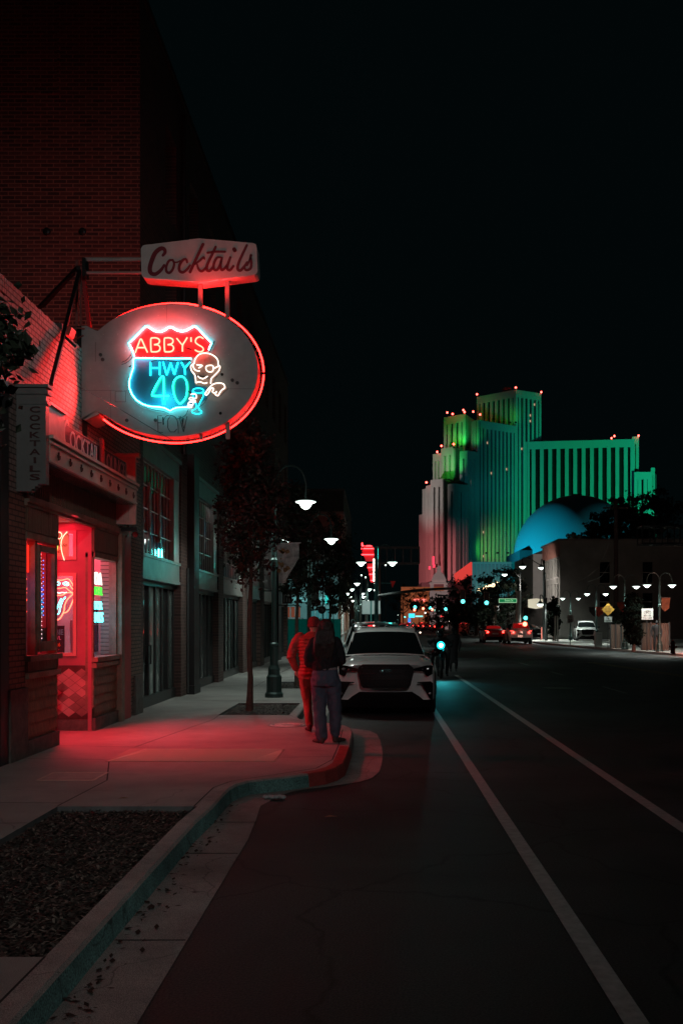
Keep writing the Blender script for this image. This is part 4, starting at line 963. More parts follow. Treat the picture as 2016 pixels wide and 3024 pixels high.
for bi, (a, b) in enumerate(bays):
    bay = MB().box(FX-.12,FX-.03,a,b,4.86,5.28).build("bay_frame", STEEL, tw)
    m = MB(); m.box(FX-.12,FX+.02,a-.02,b+.02,5.24,5.32); m.build("head_trim", STEEL, bay); m = MB(); m.box(FX-.12,FX-.0,a,b,3.02,3.08); m.box(FX-.12,FX-.03,a,b,2.66,3.02); m.box(FX-.14,FX-.01,a,b,2.60,2.67)
    m.build("spandrel", M("spandrel_steel", (.36,.36,.34), .38, .4, noise=.25, nscale=2, bump=.1, bscale=6), bay)
    g0, g1 = a+.02, b-.55
    MB().box(FX-.16,FX-.14,a,b,3.08,4.86).build("upper_pane", GLS2, bay)
    m = MB(); n = 10
    for k in range(n+1): 
        q = g0 + (g1-g0)*k/n; m.box(FX-.14,FX-.12,q-.008,q+.008,3.08,4.86)
    for k in range(5):
        z = 3.08 + (4.86-3.08)*k/4; m.box(FX-.14,FX-.11,a,b,z-.010,z+.010)
    m.box(FX-.14,FX-.04,g1,b,3.08,4.86)
    m.box(FX-.13,FX-.08,g0+(g1-g0)*.3,g0+(g1-g0)*.3+.03,3.4,4.5); m.box(FX-.13,FX-.08,g0+(g1-g0)*.6,g0+(g1-g0)*.6+.03,3.4,4.5)
    m.build("muntin", M("muntin_steel", (.55,.58,.56), .35, .3), bay)
    MB().box(FX-.22,FX-.20,a,b,.3,2.6).build("door_pane", GLS, bay)
    for k in (0,2,3,5):
        w6 = (b-a)/6; MB().box(FX-.197,FX-.19,a+k*w6+.08,a+(k+1)*w6-.08,.36,2.5).build("door_leaf", M("leaf_glass_%d" % (k % 2), (.12,.15,.14) if k % 2 else (.21,.25,.23), .10, spec=1.0, noise=.5, nscale=1.2, bump=.10, bscale=7, stretch=(1,1,.12)), bay)
    m = MB(); n = 6
    for k in range(n+1):
        q = a + (b-a)*k/n; m.box(FX-.2,FX-.155,q-.055,q+.055,.15,2.60)
    m.box(FX-.2,FX-.12,a,b,.15,.36); m.box(FX-.2,FX-.12,a,b,2.5,2.598)
    m.build("folding_door_frame", DSTEEL, bay)
    if bi in (0, 1):
        m = MB(); q = a+.3; m.tube([(FX-.05,q,1.0),(FX+.02,q,1.0),(FX+.02,q,1.35),(FX-.05,q,1.35)], .012, 6); m.tube([(FX-.05,q+.25,1.0),(FX+.02,q+.25,1.0),(FX+.02,q+.25,1.35),(FX-.05,q+.25,1.35)], .012, 6); m.build("door_pull", BLACK, bay)
m = MB(); m.box(FX-.0,FX+.16,22.62,23.25,.15,5.6); m.box(FX,FX+.18,22.55,23.32,.15,.35); m.build("iron_column", BLACK, tw)
m = MB(); m.box(FX,FX+.14,42.3,43.6,.15,5.6); m.build("iron_column", BLACK, tw)
m = MB(); m.cyl((FX+.06,22.35,.2),(FX+.06,22.35,3.0),.03); m.cyl((FX+.05,22.0,5.5),(FX+.05,22.0,13),.05); m.build("downspout", DSTEEL, tw)
MB().box(FX-.55,FX-.5,TY0+.2,TY1-.2,.1,5.35).build("blind_wall", M("inner_dark", (.02,.02,.02), .9), tw)

# ================================================================ STREET LAMPS
GRN = M("lamp_post_green", (.03,.06,.055), .4, .4, noise=.2)
LH = Mem("lamp_glow", (5.5,6.6,6.0), 1.0); 
def lamp_proto(double=True):
    t = thing("street_lamp", "", "street lamp")
    m = MB(); m.lathe([(.20,0),(.20,.08),(.165,.12),(.165,.45),(.13,.5),(.13,.62),(.09,.7),(.085,1.1),(.10,1.13),(.10,1.17),(.07,1.2),(.055,1.8),(.05,4.6)], (0,0,0), 16); m.lathe([(.09,2.85),(.09,3.0),(.05,3.05)], (0,0,0), 12)
    m.build("post", GRN, t, smooth=False)
    for s in ((1,-1) if double else (1,)):
        P = [Vector((0,0,4.45)), Vector((s*.03,0,4.75)), Vector((s*.18,0,5.0)), Vector((s*.38,0,5.06)), Vector((s*.58,0,4.96)), Vector((s*.685,0,4.7)), Vector((s*.69,0,4.42))]
        a = MB().tube(crom(P, 5), .022, 7).build("arm", GRN, t)
        MB().lathe([(.022,4.43),(.03,4.34),(.07,4.30),(.10,4.292)], (s*.69,0,0), 18).build("cap", GRN, a); MB().lathe([(.02,4.290),(.18,4.288),(.225,4.272),(.225,4.264),(.215,4.26)], (s*.69,0,0), 26).build("shade", M("shade_enamel", (.8,.85,.82), .4, emit=(.8,1,.92), es=1.3), a)
        MB().lathe([(.215,4.258),(.14,4.235),(.125,4.20),(.09,4.145),(.04,4.11),(.001,4.10)], (s*.69,0,0), 20).build("lens", LH, a)
    return t
lampA = lamp_proto(True)
def light_only(loc, e, c=(.86,1,.93), r=.12): pass
LP = []   # (x, y, scale, label, energy)
LP.append((-2.24,21.75,1.0,"near double arm street lamp with a pennant banner beside the slim street tree",1))
LP.append((-2.13,31.6,1.0,"second double arm street lamp behind the two trees on the left sidewalk",1))
LP.append((.0,44.0,1.0,"double arm street lamp standing alone on the corner beyond the parked cars",1))
LP.append((-.65,68,1.0,"slim street lamp across the side street, in line behind the corner lamp",1))
LP.append((-1.3,80,1.0,"fifth street lamp along the left pavement, just past the red theatre sign",.7))
LP.append((-2.0,92,1.0,"sixth street lamp along the left pavement",.6))
LP.append((-2.1,104,1.0,"seventh street lamp along the left pavement",.6))
LP.append((-2.3,124,1.0,"farthest street lamp along the left pavement",.6))
LP.append((15.6,55,.86,"double arm street lamp with a brown banner before the metal fence at the right edge",1))
LP.append((14.8,59.5,.88,"double arm street lamp half hidden by the big conical evergreen",1))
LP.append((16.3,74,.87,"double arm street lamp with red pennant between the diamond sign and the parked van",1))
LP.append((17.1,88,.87,"double arm street lamp beside the speed limit sign",1))
LP.append((15.6,122,.87,"small double arm street lamp under the green street name sign",.8))
for i, (x, y, s, lab, e) in enumerate(LP):
    o = lampA if i == 0 else copy_tree(lampA)
    o.location = (x, y, .15); o.scale = (1, 1, s) if s != 1 else (1,1,1); tag(o, lab, "street lamp", "double arm street lamps along both pavements")
    for q in (1, -1):
        lamp('SPOT', "lamp_light", (x+q*.69, y, .15+4.02*s), (95 if y < 30 else 150 if y < 40 else 260 if y < 60 else 420)*e, (.84,1,.92), None, .12, (x+q*.69, y, 0), 150, .8)
# lamps the street has behind the photographer, which light the foreground
for i, (x, y, lab) in enumerate(((-2.3,-7.5,"street lamp on the left pavement behind the viewpoint"),(15.5,-4,"street lamp across the road behind the viewpoint"))):
    o = copy_tree(lampA); o.location = (x,y,.15); tag(o, lab, "street lamp", "double arm street lamps along both pavements")
    for q in (1,-1): lamp('SPOT', "lamp_light", (x+q*.69,y,4.2), 130 if x < 0 else 60, (1,.86,.80), None, .15, (x+q*.69,y,0), 165, .7)
hl = thing("highway_light", "tall highway light across the road behind the viewpoint", "street lamp", (5.5,-10,0))
m = MB(); m.cyl((5.5,-10,0),(5.5,-10,9.6),.12,.08,12); m.tube(crom([(5.5,-10,9.5),(4.6,-9.9,9.9),(3.4,-9.8,9.9)], 5), .05, 8); m.build("post", DSTEEL, hl)
m = MB(); m.box(2.7,3.5,-10.0,-9.6,9.78,9.9); m.build("head", DSTEEL, hl)
lamp('SPOT', "highway_lamp", (3.0,-9.8,9.7), 2500, (1,.95,.92), hl, .3, (-2.6,12.5,2.9), 46, 1.0)

# pennant banner on the near lamp
bn = thing("pennant_banner", "grey pennant with an ochre picture hanging from the near lamp post", "banner", (-1.9,21.6,3.0))
BY_ = 21.6
q = [at(816,1604,BY_), at(883,1603,BY_), at(883,1648,BY_), at(838,1722,BY_), at(824,1722,BY_)]
m = MB(); m.prism(q, (0,.008,0)); m.build("cloth", M("banner_cloth", (.42,.43,.42), .7, noise=.7, nscale=7, bump=.4, bscale=6), bn)
m = MB(); rr = random.Random(4)
for k in range(14):
    c = at(rr.uniform(822,852), rr.uniform(1622,1690), BY_-.004); r_ = rr.uniform(.02,.06)
    m.prism([c + Vector((r_*math.cos(a*1.05)*rr.uniform(.6,1.3),0,r_*math.sin(a*1.05)*rr.uniform(.6,1.3))) for a in range(6)], (0,.0015+.0001*k,0))
m.build("printed_picture", M("ochre_print", (.26,.15,.06), .7, noise=.6, nscale=12), bn)
MB().bar(at(808,1605,BY_), at(888,1603,BY_), .02).build("rod", M("rod_white", (.6,.6,.6), .4), bn)

# ================================================================ TREES
BARK = M("bark", (.11,.07,.055), .9, noise=.4, nscale=12, bump=.7, bscale=18)
LEAF_R = M("leaf_maroon", (.055,.022,.018), .55, noise=.5, nscale=6); LEAF_G = M("leaf_dark_green", (.022,.034,.020), .5, noise=.5, nscale=6); LEAF_O = M("leaf_rust", (.13,.035,.018), .55)
def tree(name, lab, x, y, trunk_h, crown_c, rad, n, size, mats, seed, cat="tree", group=None, tr=.055, z0=.1, lean=0.0):
    t = thing(name, lab, cat, (x,y,z0), 0, group); rr = random.Random(seed)
    m = MB(); P = []; 
    for k in range(9):
        f = k/8; P.append(Vector((x + lean*f + .02*math.sin(k*1.9), y + .02*math.cos(k*2.3), z0 + (crown_c+rad[2]*.5-z0)*f)))
    m.tube(P, [tr*1.35 if k == 0 else tr*(1.05-.75*k/8) for k in range(9)], 9)
    for k in range(9):
        a = rr.uniform(0,6.28); f = rr.uniform(.0,.8); b = Vector((x+lean*.7, y, trunk_h+z0+(crown_c-trunk_h)*f*.8)); L = rr.uniform(.5,.9)
        e = b + Vector((math.cos(a)*rad[0]*L, math.sin(a)*rad[1]*L, rad[2]*rr.uniform(.3,.7)))
        m.tube([b, (b+e)/2 + Vector((0,0,-.05)), e], [tr*.4, tr*.28, tr*.1], 5)
    m.build("trunk", BARK, t)
    for i, (mt, fr) in enumerate(mats):
        mm = MB(); leafy(mm, (x+lean,y,crown_c), rad, int(n*fr), size, rr, .35); mm.build("crown", mt, t)
    return t
SG = "slim street trees along the left pavement"
tree("street_tree", "slim maroon leaved tree with a red lit trunk in the nearest soil square", -2.42, 18.95, 2.5, 4.15, (.62,.62,1.65), 9500, .085, ((LEAF_R,.55),(LEAF_G,.3),(LEAF_O,.15)), 11, group=SG, lean=.03)
tree("street_tree", "second slim street tree with dark crown behind the near lamp post", -2.1, 26.3, 2.1, 3.9, (.62,.62,1.75), 6500, .095, ((LEAF_G,.6),(LEAF_R,.4)), 12, group=SG, tr=.06)
tree("street_tree", "third street tree filling the gap left of the theatre sign", -1.75, 37.5, 2.0, 3.9, (.95,.8,2.1), 5200, .12, ((LEAF_G,.7),(LEAF_R,.3)), 13, group=SG, tr=.06)
tree("leaning_tree", "dark leafy tree whose branches hang into the left edge over the bar parapet", -2.80, 6.3, 2.4, 3.55, (.52,.6,.72), 4300, .085, ((LEAF_G,1.0),), 14, tr=.07)
tree("street_tree", "street tree beside the lit shops past the side street", -2.3, 62, 2.0, 4.6, (.9,.9,2.4), 3500, .16, ((LEAF_G,1.0),), 15, group=SG, tr=.08)

lamp('SPOT', "bay_cyan_fill", (1.2,46.5,5.0), 330, (.05,.95,.85), None, .2, (-4.3,26,2.9), 32, .9)  # unseen cyan spot added to tint the warehouse bays

lamp('SPOT', "rim_fill", (-3.80,14.38,4.95), 260, (1,.02,.02), neon, .10, (-4.3,13.2,5.25), 118, .7)  # unseen spot added to throw the rim tube's red on the parapet
lamp('SPOT', "rim_fill_back", (-3.9,15.2,6.0), 62, (1,.035,.03), neon, .2, (-6.3,18.1,8.0), 110, 1.0)  # another added spot, reddens the brick wall behind the sign

c_ = s3(600,430,SY-.20)
for dx, dz, e_ in ((-.30,.10,18),(0,.16,26),(.30,.10,18),(-.45,-.12,8),(.42,-.10,8)): lamp('SPOT', "name_fill", c_+Vector((dx,-.04,dz)), e_, (1,.03,.03), neon, .12, c_+Vector((dx,.2,dz+.06)), 130, 1.0)  # unseen spots added to widen the red halo round the name tubes
lamp('SPOT', "rim_fill_up", (-2.42,14.42,6.42), 34, (1,.02,.02), neon, .08, (-2.35,14.55,7.0), 125, .8)  # unseen spot added to redden the posts and hexagon underside
c_ = s3(560,1130,SY-.20); lamp('SPOT', "number_fill", c_, 7, (.05,.9,1), neon, .12, c_+Vector((0,.2,-.03)), 150, 1.0)  # unseen cyan spot added to strengthen the number tubes' light
# ================================================================ VEHICLES
CW = M("car_white", (.84,.83,.82), .22, 0, coat=.9, noise=.03, nscale=2); CS = M("car_silver", (.36,.37,.37), .3, .5, coat=.6); CK = M("car_black", (.012,.012,.014), .25, 0, coat=.9); CRED = M("car_red", (.30,.015,.015), .3, 0, coat=.8)
CGL = M("car_glass", (.006,.008,.008), .04, 0, spec=.9, coat=.4); PLB = M("car_black_plastic", (.004,.004,.005), .55, spec=.25); CHR = M("chrome", (.6,.62,.62), .12, 1)
GLB = M("gloss_black", (.006,.006,.007), .15, 0, coat=.6)
LENS = M("headlamp_lens", (.25,.27,.28), .06, .6); RIMM = M("alloy_rim", (.35,.35,.36), .3, .9)
TAILON = Mem("tail_on", (7,.35,.25), 1.4); TAILOFF = M("tail_off", (.25,.01,.01), .15, coat=.8); HEADON = Mem("head_on", (5,5,4.6), 1.5)
PLATE = M("plate_white", (.6,.62,.65), .4)

def make_car(lab, loc, rz=0, paint=None, L=4.98, H=1.0, Wd=1.0, hero=False, tail=None, head=None, group=None, sedan=False, name="parked_car"):
    t = thing(name, lab, "car", (0,0,0), 0, group); sz = H
    fc = lambda x: .28*(min(abs(x),.97)/.97)**3.2
    gz = lambda z: .07*((z-.62)/.36)**2
    S = [(0,.24,.93,.985,.78,.90,.80,1),(.05,.21,.965,1.01,.84,.93,.83,1),(.45,.20,1.0,1.06,.88,.962,.85,.55),(.95,.2,1.04,1.115,.9,.968,.86,.15),(1.4,.2,1.07,1.145,.9,.965,.86,0),(L-.55,.22,1.10,1.13,.9,.965,.86,0),(L-.12,.27,1.06,1.12,.87,.94,.84,-.25),(L,.32,.98,1.05,.80,.90,.78,-.4)]
    vs, fs = [], []; n = 16
    for k, (y, zb, zt, zc, hb, hm, ht, w) in enumerate(S):
        half = [(0,zb),(hb*.6,zb),(hb,zb),(hm,zb+.12),(hm+.008,(zb+zt)/2),(hm-.01,zt-.12),(ht+.05,zt-.03),(ht*.75,zc-.012),(0,zc)]
        ring = half + [(-x, z) for x, z in half[-2:0:-1]]
        n = len(ring)
        for x, z in ring: vs.append((x*Wd, y + w*fc(x) + (gz(z) if k < 2 else 0), z*sz))
    for k in range(len(S)-1):
        for i in range(n): fs.append((k*n+i, k*n+(i+1) % n, (k+1)*n+(i+1) % n, (k+1)*n+i))
    fs += [tuple(range((len(S)-1)*n, len(S)*n))]
    # front cap: fan of horizontal strips
    half0 = 9
    for i in range(1, half0-1):
        a, b = i, i+1; a2, b2 = (n-i) % n, (n-i-1) % n
        fs.append((a, b, b2, a2))
    fs.append((0,1,n-1))
    m = MB().add(vs, fs)
    cuts = (.95, L-.95)
    body = m.build("body", paint, t, smooth=True)
    e = body.modifiers.new("b", 'EDGE_SPLIT'); e.split_angle = R(38)
    # draped patches on the nose
    def drape(name, polys, mat, off, par):
        bm = bmesh.new()
        for P in polys:
            f = bm.faces.new([bm.verts.new((x,0,z)) for x, z in P])
        for q in range(-12,13):
            bmesh.ops.bisect_plane(bm, geom=bm.verts[:]+bm.edges[:]+bm.faces[:], plane_co=(q*.08,0,0), plane_no=(1,0,0))
        for q in range(3,11):
            bmesh.ops.bisect_plane(bm, geom=bm.verts[:]+bm.edges[:]+bm.faces[:], plane_co=(0,0,q*.1), plane_no=(0,0,1))
        r_ = bmesh.ops.extrude_face_region(bm, geom=bm.faces[:])
        ex = {g for g in r_['geom'] if isinstance(g, bmesh.types.BMVert)}
        for v in bm.verts:
            x, z = v.co.x, v.co.z
            v.co.y = fc(x) + gz(z) - (off if v not in ex else -.01); v.co.x = x*Wd; v.co.z = z*sz
        bmesh.ops.recalc_face_normals(bm, faces=bm.faces[:])
        me = bpy.data.meshes.new(name); bm.to_mesh(me); bm.free(); me.materials.append(mat)
        o = bpy.data.objects.new(name, me); COL.objects.link(o); o.parent = par; return o
    mir = lambda P: [(-x, z) for x, z in P][::-1]
    # grille
    drape("grille", [[(-.44,.99),(-.52,.93),(-.535,.86),(-.47,.60),(-.43,.545),(.43,.545),(.47,.60),(.535,.86),(.52,.93),(.44,.99)]], PLB, .022, t)
    g = bpy.data.objects[[o.name for o in kids(t) if o.name.startswith("grille")][0]]
    m = []
    for k in range(7 if hero else 4):
        z = .59 + k*(.055 if hero else .1); m.append([(-.47,z),(.47,z),(.47,z+.012),(-.47,z+.012)])
    drape("grille_bar", m, PLB, .032, g)
    if hero:
        m = MB()
        for k in range(40):
            x = -.44 + (k % 10)*.098; z = .60 + (k//10)*.11; m.ball((x,-.038+fc(x),z), .010,.005,.005,8,5)
        m.build("grille_stud", CHR, g)
        m = MB(); m.tube([(.11*math.cos(a*.314),-.045,.865+.038*math.sin(a*.314)) for a in range(20)], .005, 5, True)
        for (x,z,r) in ((-.06,.868,.014),(-.015,.885,.008),(.02,.86,.008),(.045,.88,.008),(.07,.862,.008),(.0,.85,.008)): m.ball((x,-.045,z), r,.006,r,6,4)
        m.build("badge", M("badge_teal", (.25,.55,.55), .2, .8), g)
    drape("lower_intake", [[(-.50,.47),(.50,.47),(.64,.38),(.72,.31),(.90,.31),(.90,.165),(-.90,.165),(-.90,.31),(-.72,.31),(-.64,.38)]], PLB, .012, t)
    drape("side_vent", [[(.60,.655),(.86,.66),(.905,.62),(.90,.30),(.84,.33),(.80,.40),(.70,.60),(.68,.625),(.60,.635)]], PLB, .014, t)
    drape("side_vent", [mir([(.60,.655),(.86,.66),(.905,.62),(.90,.30),(.84,.33),(.80,.40),(.70,.60),(.68,.625),(.60,.635)])], PLB, .014, t)
    HLp = [(.51,.905),(.62,.93),(.78,.985),(.88,1.0),(.90,.95),(.895,.80),(.80,.755),(.76,.78),(.74,.85),(.55,.865)]
    for P in (HLp, mir(HLp)):
        P2 = [(x, min(z, .965)) for x, z in P]
        hl = drape("headlight", [P2], HEADON if head else GLB, .016, t)
        if hero:
            sg = 1 if P is HLp else -1; m = MB(); m.ball((sg*.80,fc(.8)-.015,.90), .035,.02,.028,10,6); m.ball((sg*.70,fc(.7)-.015,.895), .018,.014,.016,8,5); m.build("lens", LENS, hl)
    if hero:
        for sg in (1,-1):
            m = MB(); m.ball((sg*.845,fc(.84)-.01,.43), .035,.02,.03,10,6); m.build("fog_lamp", LENS, t)
    # greenhouse
    if sedan: G = [(1.35,1.10,.82,.80),(2.1,1.42,.83,.62),(2.6,1.47,.84,.61),(L-1.7,1.45,.83,.61),(L-.75,1.13,.80,.76)]
    else: G = [(1.28,1.13,.82,.80),(2.12,1.585,.84,.685),(2.5,1.665,.845,.67),(3.4,1.70,.845,.66),(L-.55,1.66,.83,.63),(L-.12,1.12,.80,.76)]
    vs, fs = [], []
    for k, (y, zr, hb, hr) in enumerate(G):
        zb = 1.05; zr2 = max(zr, zb+.06)
        half = [(hb,zb),(hb+(hr-hb)*.5,zb+(zr2-zb)*.52),(hr,zr2-.055 if k else zr2-.02),(hr*.9,zr2-.012),(hr*.5,zr2+.012),(0,zr2+.018)]
        ring = half + [(-x,z) for x, z in half[-2::-1]]; n2 = len(ring)
        for x, z in ring: vs.append((x*Wd, y - .12*(1-(abs(x)/.85)**2 if k in (0,1) else 0), z*sz))
    for k in range(len(G)-1):
        for i in range(n2-1): fs.append((k*n2+i, k*n2+i+1, (k+1)*n2+i+1, (k+1)*n2+i))
    fs.append(tuple(range((len(G)-1)*n2, len(G)*n2)))
    gh = MB().add(vs, fs).build("cabin", paint, t, smooth=True); e = gh.modifiers.new("b", 'EDGE_SPLIT'); e.split_angle = R(35)
    def V_(k, i): return Vector(vs[k*n2+i])
    def inset_panel(rows, off, n=8):
        """panel between two station/rail corner rows, bowed with the cabin"""
        return rows
    # windscreen: between station 0 and 1 rails 2..n2-3
    m = MB(); A = [V_(0,i) for i in range(2, n2-2)]; B = [V_(1,i) for i in range(2, n2-2)]
    nrm = Vector((0,-.50,.86))
    A2 = [a.lerp(b, .04) + nrm*.008 for a, b in zip(A, B)]; B2 = [a.lerp(b, .97) + nrm*.008 for a, b in zip(A, B)]
    A2[0].x *= .985; A2[-1].x *= .985; B2[0].x *= .965; B2[-1].x *= .965
    for i in range(len(A2)-1): m.quad(A2[i],A2[i+1],B2[i+1],B2[i])
    ws = m.build("windscreen", CGL, t, smooth=True)
    if hero:
        m = MB(); m.bar(A2[0].lerp(A2[-1],.1)+nrm*.02, A2[0].lerp(A2[-1],.55)+nrm*.02+Vector((0,.1,.04)), .012); m.bar(A2[0].lerp(A2[-1],.55)+nrm*.02, A2[0].lerp(A2[-1],.95)+nrm*.02+Vector((0,.1,.04)), .012); m.build("wiper", PLB, ws)
        MB().box(-.09,.09,1.98,2.02,1.47,1.52).build("mirror_inside", PLB, ws)
    # rear window
    kk = len(G)-2; m = MB(); A = [V_(kk,i) for i in range(2, n2-2)]; B = [V_(kk+1,i) for i in range(2, n2-2)]; nr = Vector((0,.86,.5))
    A2 = [a.lerp(b, .06) + nr*.008 for a, b in zip(A, B)]; B2 = [a.lerp(b, .80) + nr*.008 for a, b in zip(A, B)]
    for q in (A2, B2): q[0].x *= .93; q[-1].x *= .93
    for i in range(len(A2)-1): m.quad(A2[i],B2[i],B2[i+1],A2[i+1])
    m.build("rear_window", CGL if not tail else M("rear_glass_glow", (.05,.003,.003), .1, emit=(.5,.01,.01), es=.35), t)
    for s in (1,-1):
        m = MB()
        for k in range(1, len(G)-2):
            i0, i1, i2 = (0,1,2) if s == 1 else (n2-1,n2-2,n2-3)
            a, b, c_, d = V_(k,i0), V_(k+1,i0), V_(k+1,i2), V_(k,i2); mm_a, mm_b = V_(k,i1), V_(k+1,i1); o = Vector((s*.008,0,.003))
            f = .12; g2 = .93; e0 = .04 if k > 1 else .02
            m.quad(a.lerp(mm_a,f*2)+o, b.lerp(mm_b,f*2)+o, mm_b+o, mm_a+o); m.quad(mm_a+o, mm_b+o, mm_b.lerp(c_,.9)+o, mm_a.lerp(d,.9)+o)
        m.build("side_window", CGL, t)
        # mirror
        m = MB(); m.ball((s*1.03*Wd,1.62,1.175*sz), .115,.06,.075,12,8); m.bar((s*.86*Wd,1.62,1.13*sz),(s*1.0*Wd,1.62,1.15*sz),.05); m.build("wing_mirror", GLB, t, smooth=True)
        # cladding and wheels
        for yw in (.98, L-1.02):
            w = MB(); w.lathe([(.375,-.12),(.385,-.08),(.385,.08),(.375,.12),(.25,.12),(.25,-.12)], (0,0,0), 28); w.xf(Matrix.Translation((s*.86*Wd,yw,.385)) @ Matrix.Rotation(R(90),4,'Y')); wo_ = w.build("wheel", RUBBER, t)
            w = MB(); w.lathe([(.25,-.11),(.25,.11),(.05,.085),(.001,.085)] , (0,0,0), 24)
            for q in range(10): a = q*math.pi/5; w.bar((.05*math.cos(a),.05*math.sin(a),.115),(.235*math.cos(a),.235*math.sin(a),.118),.03,.02)
            w.xf(Matrix.Translation((s*.86*Wd,yw,.385)) @ Matrix.Rotation(R(90)*s,4,'Y')); w.build("rim", RIMM, wo_)
            m = MB(); m.tube([(s*(.955)*Wd, yw+.44*math.cos(a*math.pi/14), .385+.44*math.sin(a*math.pi/14)) for a in range(15)], .035, 6); 
            m.prism([(s*(.958)*Wd, yw+.43*math.cos(a*math.pi/12), .36+.43*math.sin(a*math.pi/12)) for a in range(13)] + [(s*.958*Wd,yw-.40,.21),(s*.958*Wd,yw+.40,.21)], (s*.018,0,0)); m.build("arch_trim", PLB, t)
        m = MB(); m.box(s*.93*Wd,s*.985*Wd,1.4,L-1.4,.2,.34); m.build("sill_trim", PLB, t)
    if not sedan:
        for s in (1,-1):
            m = MB(); m.tube(crom([(s*.64,2.05,1.60*sz),(s*.65,2.25,1.70*sz),(s*.65,2.6,1.745*sz),(s*.64,3.6,1.775*sz),(s*.60,L-.75,1.71*sz),(s*.6,L-.6,1.66*sz)], 4), .016, 6)
            m.prism([(s*.625,2.02,1.585*sz),(s*.63,2.18,1.665*sz),(s*.63,2.32,1.69*sz),(s*.63,2.42,1.66*sz)], (s*.035,0,0)); m.build("roof_rail", CHR if hero else PLB, t)
        if hero: m = MB(); [m.quad((-.5,2.55,1.701),(.5,2.55,1.701),(.48,3.3,1.728),(-.48,3.3,1.728))]; m.build("sunroof", CGL, t)
        m = MB(); m.box(-.62,.62,L-.62,L-.35,1.655*sz,1.69*sz); m.build("spoiler", paint, t)
    # tail
    for s in (1,-1):
        m = MB(); m.prism([(s*.56,L+.0,.86*sz),(s*.80,L-.10,.84*sz),(s*.90,L-.28,.90*sz),(s*.90,L-.28,1.04*sz),(s*.78,L-.10,1.06*sz),(s*.58,L-.0,.99*sz)], (0,.035,0)); m.build("tail_light", TAILON if tail else TAILOFF, t)
    if tail: MB().box(-.14,.14,L-.48,L-.44,1.60*sz if not sedan else 1.1,1.63*sz if not sedan else 1.12).build("brake_light", TAILON, t)
    MB().box(-.26,.26,L+.02,L+.03,.72*sz,.86*sz).build("number_plate", PLATE, t)
    MB().box(-.80,.80,L-.12,L+.03,.30,.52).build("rear_bumper", PLB, t)
    if head is None and not hero: MB().box(-.24,.24,-.02,0,.45,.56).build("number_plate", PLATE, t)
    t.location = loc; t.rotation_euler = (0,0,rz)
    return t
make_car("white family SUV with black grille parked at the kerb, nearest car", (.17,18.85,0), 0, CW, hero=True)
c2 = make_car("silver SUV parked right behind the white one, only roof and side visible", (-.05,25.2,0), 0, CS, H=1.05, hero=False, name="parked_car")
# rear-facing cars (seen from behind)
def rear(lab, x, y, paint, tail=True, group=None, H=1.0, sedan=False, L=4.6, name="driving_car", yaw=0):
    c = make_car(lab, (x, y+L, 0), math.pi+yaw, paint, L=L, H=H, tail=tail, sedan=sedan, group=group, name=name)
    return c
rear("white SUV with red tail lights glowing, stopped at the far kerb near the hydrant", 11.6, 80, CW, H=1.02)
rear("dark red car with tail lights on, left of the white SUV at the far kerb", 10.0, 84, CRED, sedan=True, H=1.0)
TL = "distant traffic seen from behind"
for x, y, s, lab in ((9.6,192,0,"nearest low car of the distant traffic, red lights above wet road"),(9.3,205,1,"tall car behind the nearest one in the distant traffic"),(8.3,230,0,"car in the inner lane of the distant traffic, pair of bright red lights"),(5.9,215,0,"leftmost car of the distant traffic just above the parked car roof"),(6.6,252,1,"distant car nearly hidden behind the parked cars"),(11.0,178,0,"right lane car of the distant traffic behind the motorcyclist"),(8.0,262,1,"small far car between the two lanes of red lights"),(10.6,280,0,"tiny red lit car farthest down the road"),(7.4,222,1,"small car just left of the inner lane pair of lights"),(10.4,236,0,"small car in the middle of the far traffic jam"),(12.0,222,1,"right hand car of the far traffic jam"),(9.2,265,1,"tall small car deep in the far traffic jam"),(12.8,255,0,"rightmost tiny car of the far traffic jam")):
    rear(lab, x, y, CK if s else CRED, group=TL, sedan=not s)
pk = make_car("white pickup-like SUV parked nose out beside the pale building", (18.2,86,.1), R(-8), CW, H=1.05)
make_car("dark SUV parked by the white box, red reflections on its flank", (19.6,78,.1), R(-12), CK, H=1.08)
make_car("dark car parked behind the hydrant under the motel board", (16.0,98,.1), R(20), CK, H=1.0, sedan=True)

# ---------------------------------------------------------------- bodies
def fused(name, mb, mat, parent, voxel=.012, smooth=6, wrinkle=0):
    me = bpy.data.meshes.new("tmp"); me.from_pydata(mb.v, [], mb.f)
    o = bpy.data.objects.new("tmp", me); COL.objects.link(o)
    r_ = o.modifiers.new("r", 'REMESH'); r_.mode = 'VOXEL'; r_.voxel_size = voxel
    s = o.modifiers.new("s", 'SMOOTH'); s.iterations = smooth; s.factor = .5
    if wrinkle:
        tx = bpy.data.textures.new("wrinkle", 'CLOUDS'); tx.noise_scale = .09; tx.noise_depth = 2
        d = o.modifiers.new("d", 'DISPLACE'); d.texture = tx; d.strength = wrinkle; d.mid_level = .5
    nm = bpy.data.meshes.new_from_object(o.evaluated_get(bpy.context.evaluated_depsgraph_get()))
    bpy.data.objects.remove(o)
    nm.name = name; nm.materials.clear(); nm.materials.append(mat); nm.polygons.foreach_set('use_smooth', [True]*len(nm.polygons))
    ob = bpy.data.objects.new(name, nm); COL.objects.link(ob); ob.parent = parent; return ob
def limb(m, pts, rs, n=10):
    P = crom(pts, 4); rr = []
    for k in range(len(P)):
        f = k/(len(P)-1)*(len(rs)-1); i = min(int(f), len(rs)-2); rr.append(rs[i] + (rs[i+1]-rs[i])*(f-i))
    m.tube(P, rr, n)
    m.ball(P[0], rr[0]*.98, nu=10, nv=7); m.ball(P[-1], rr[-1]*.98, nu=10, nv=7)
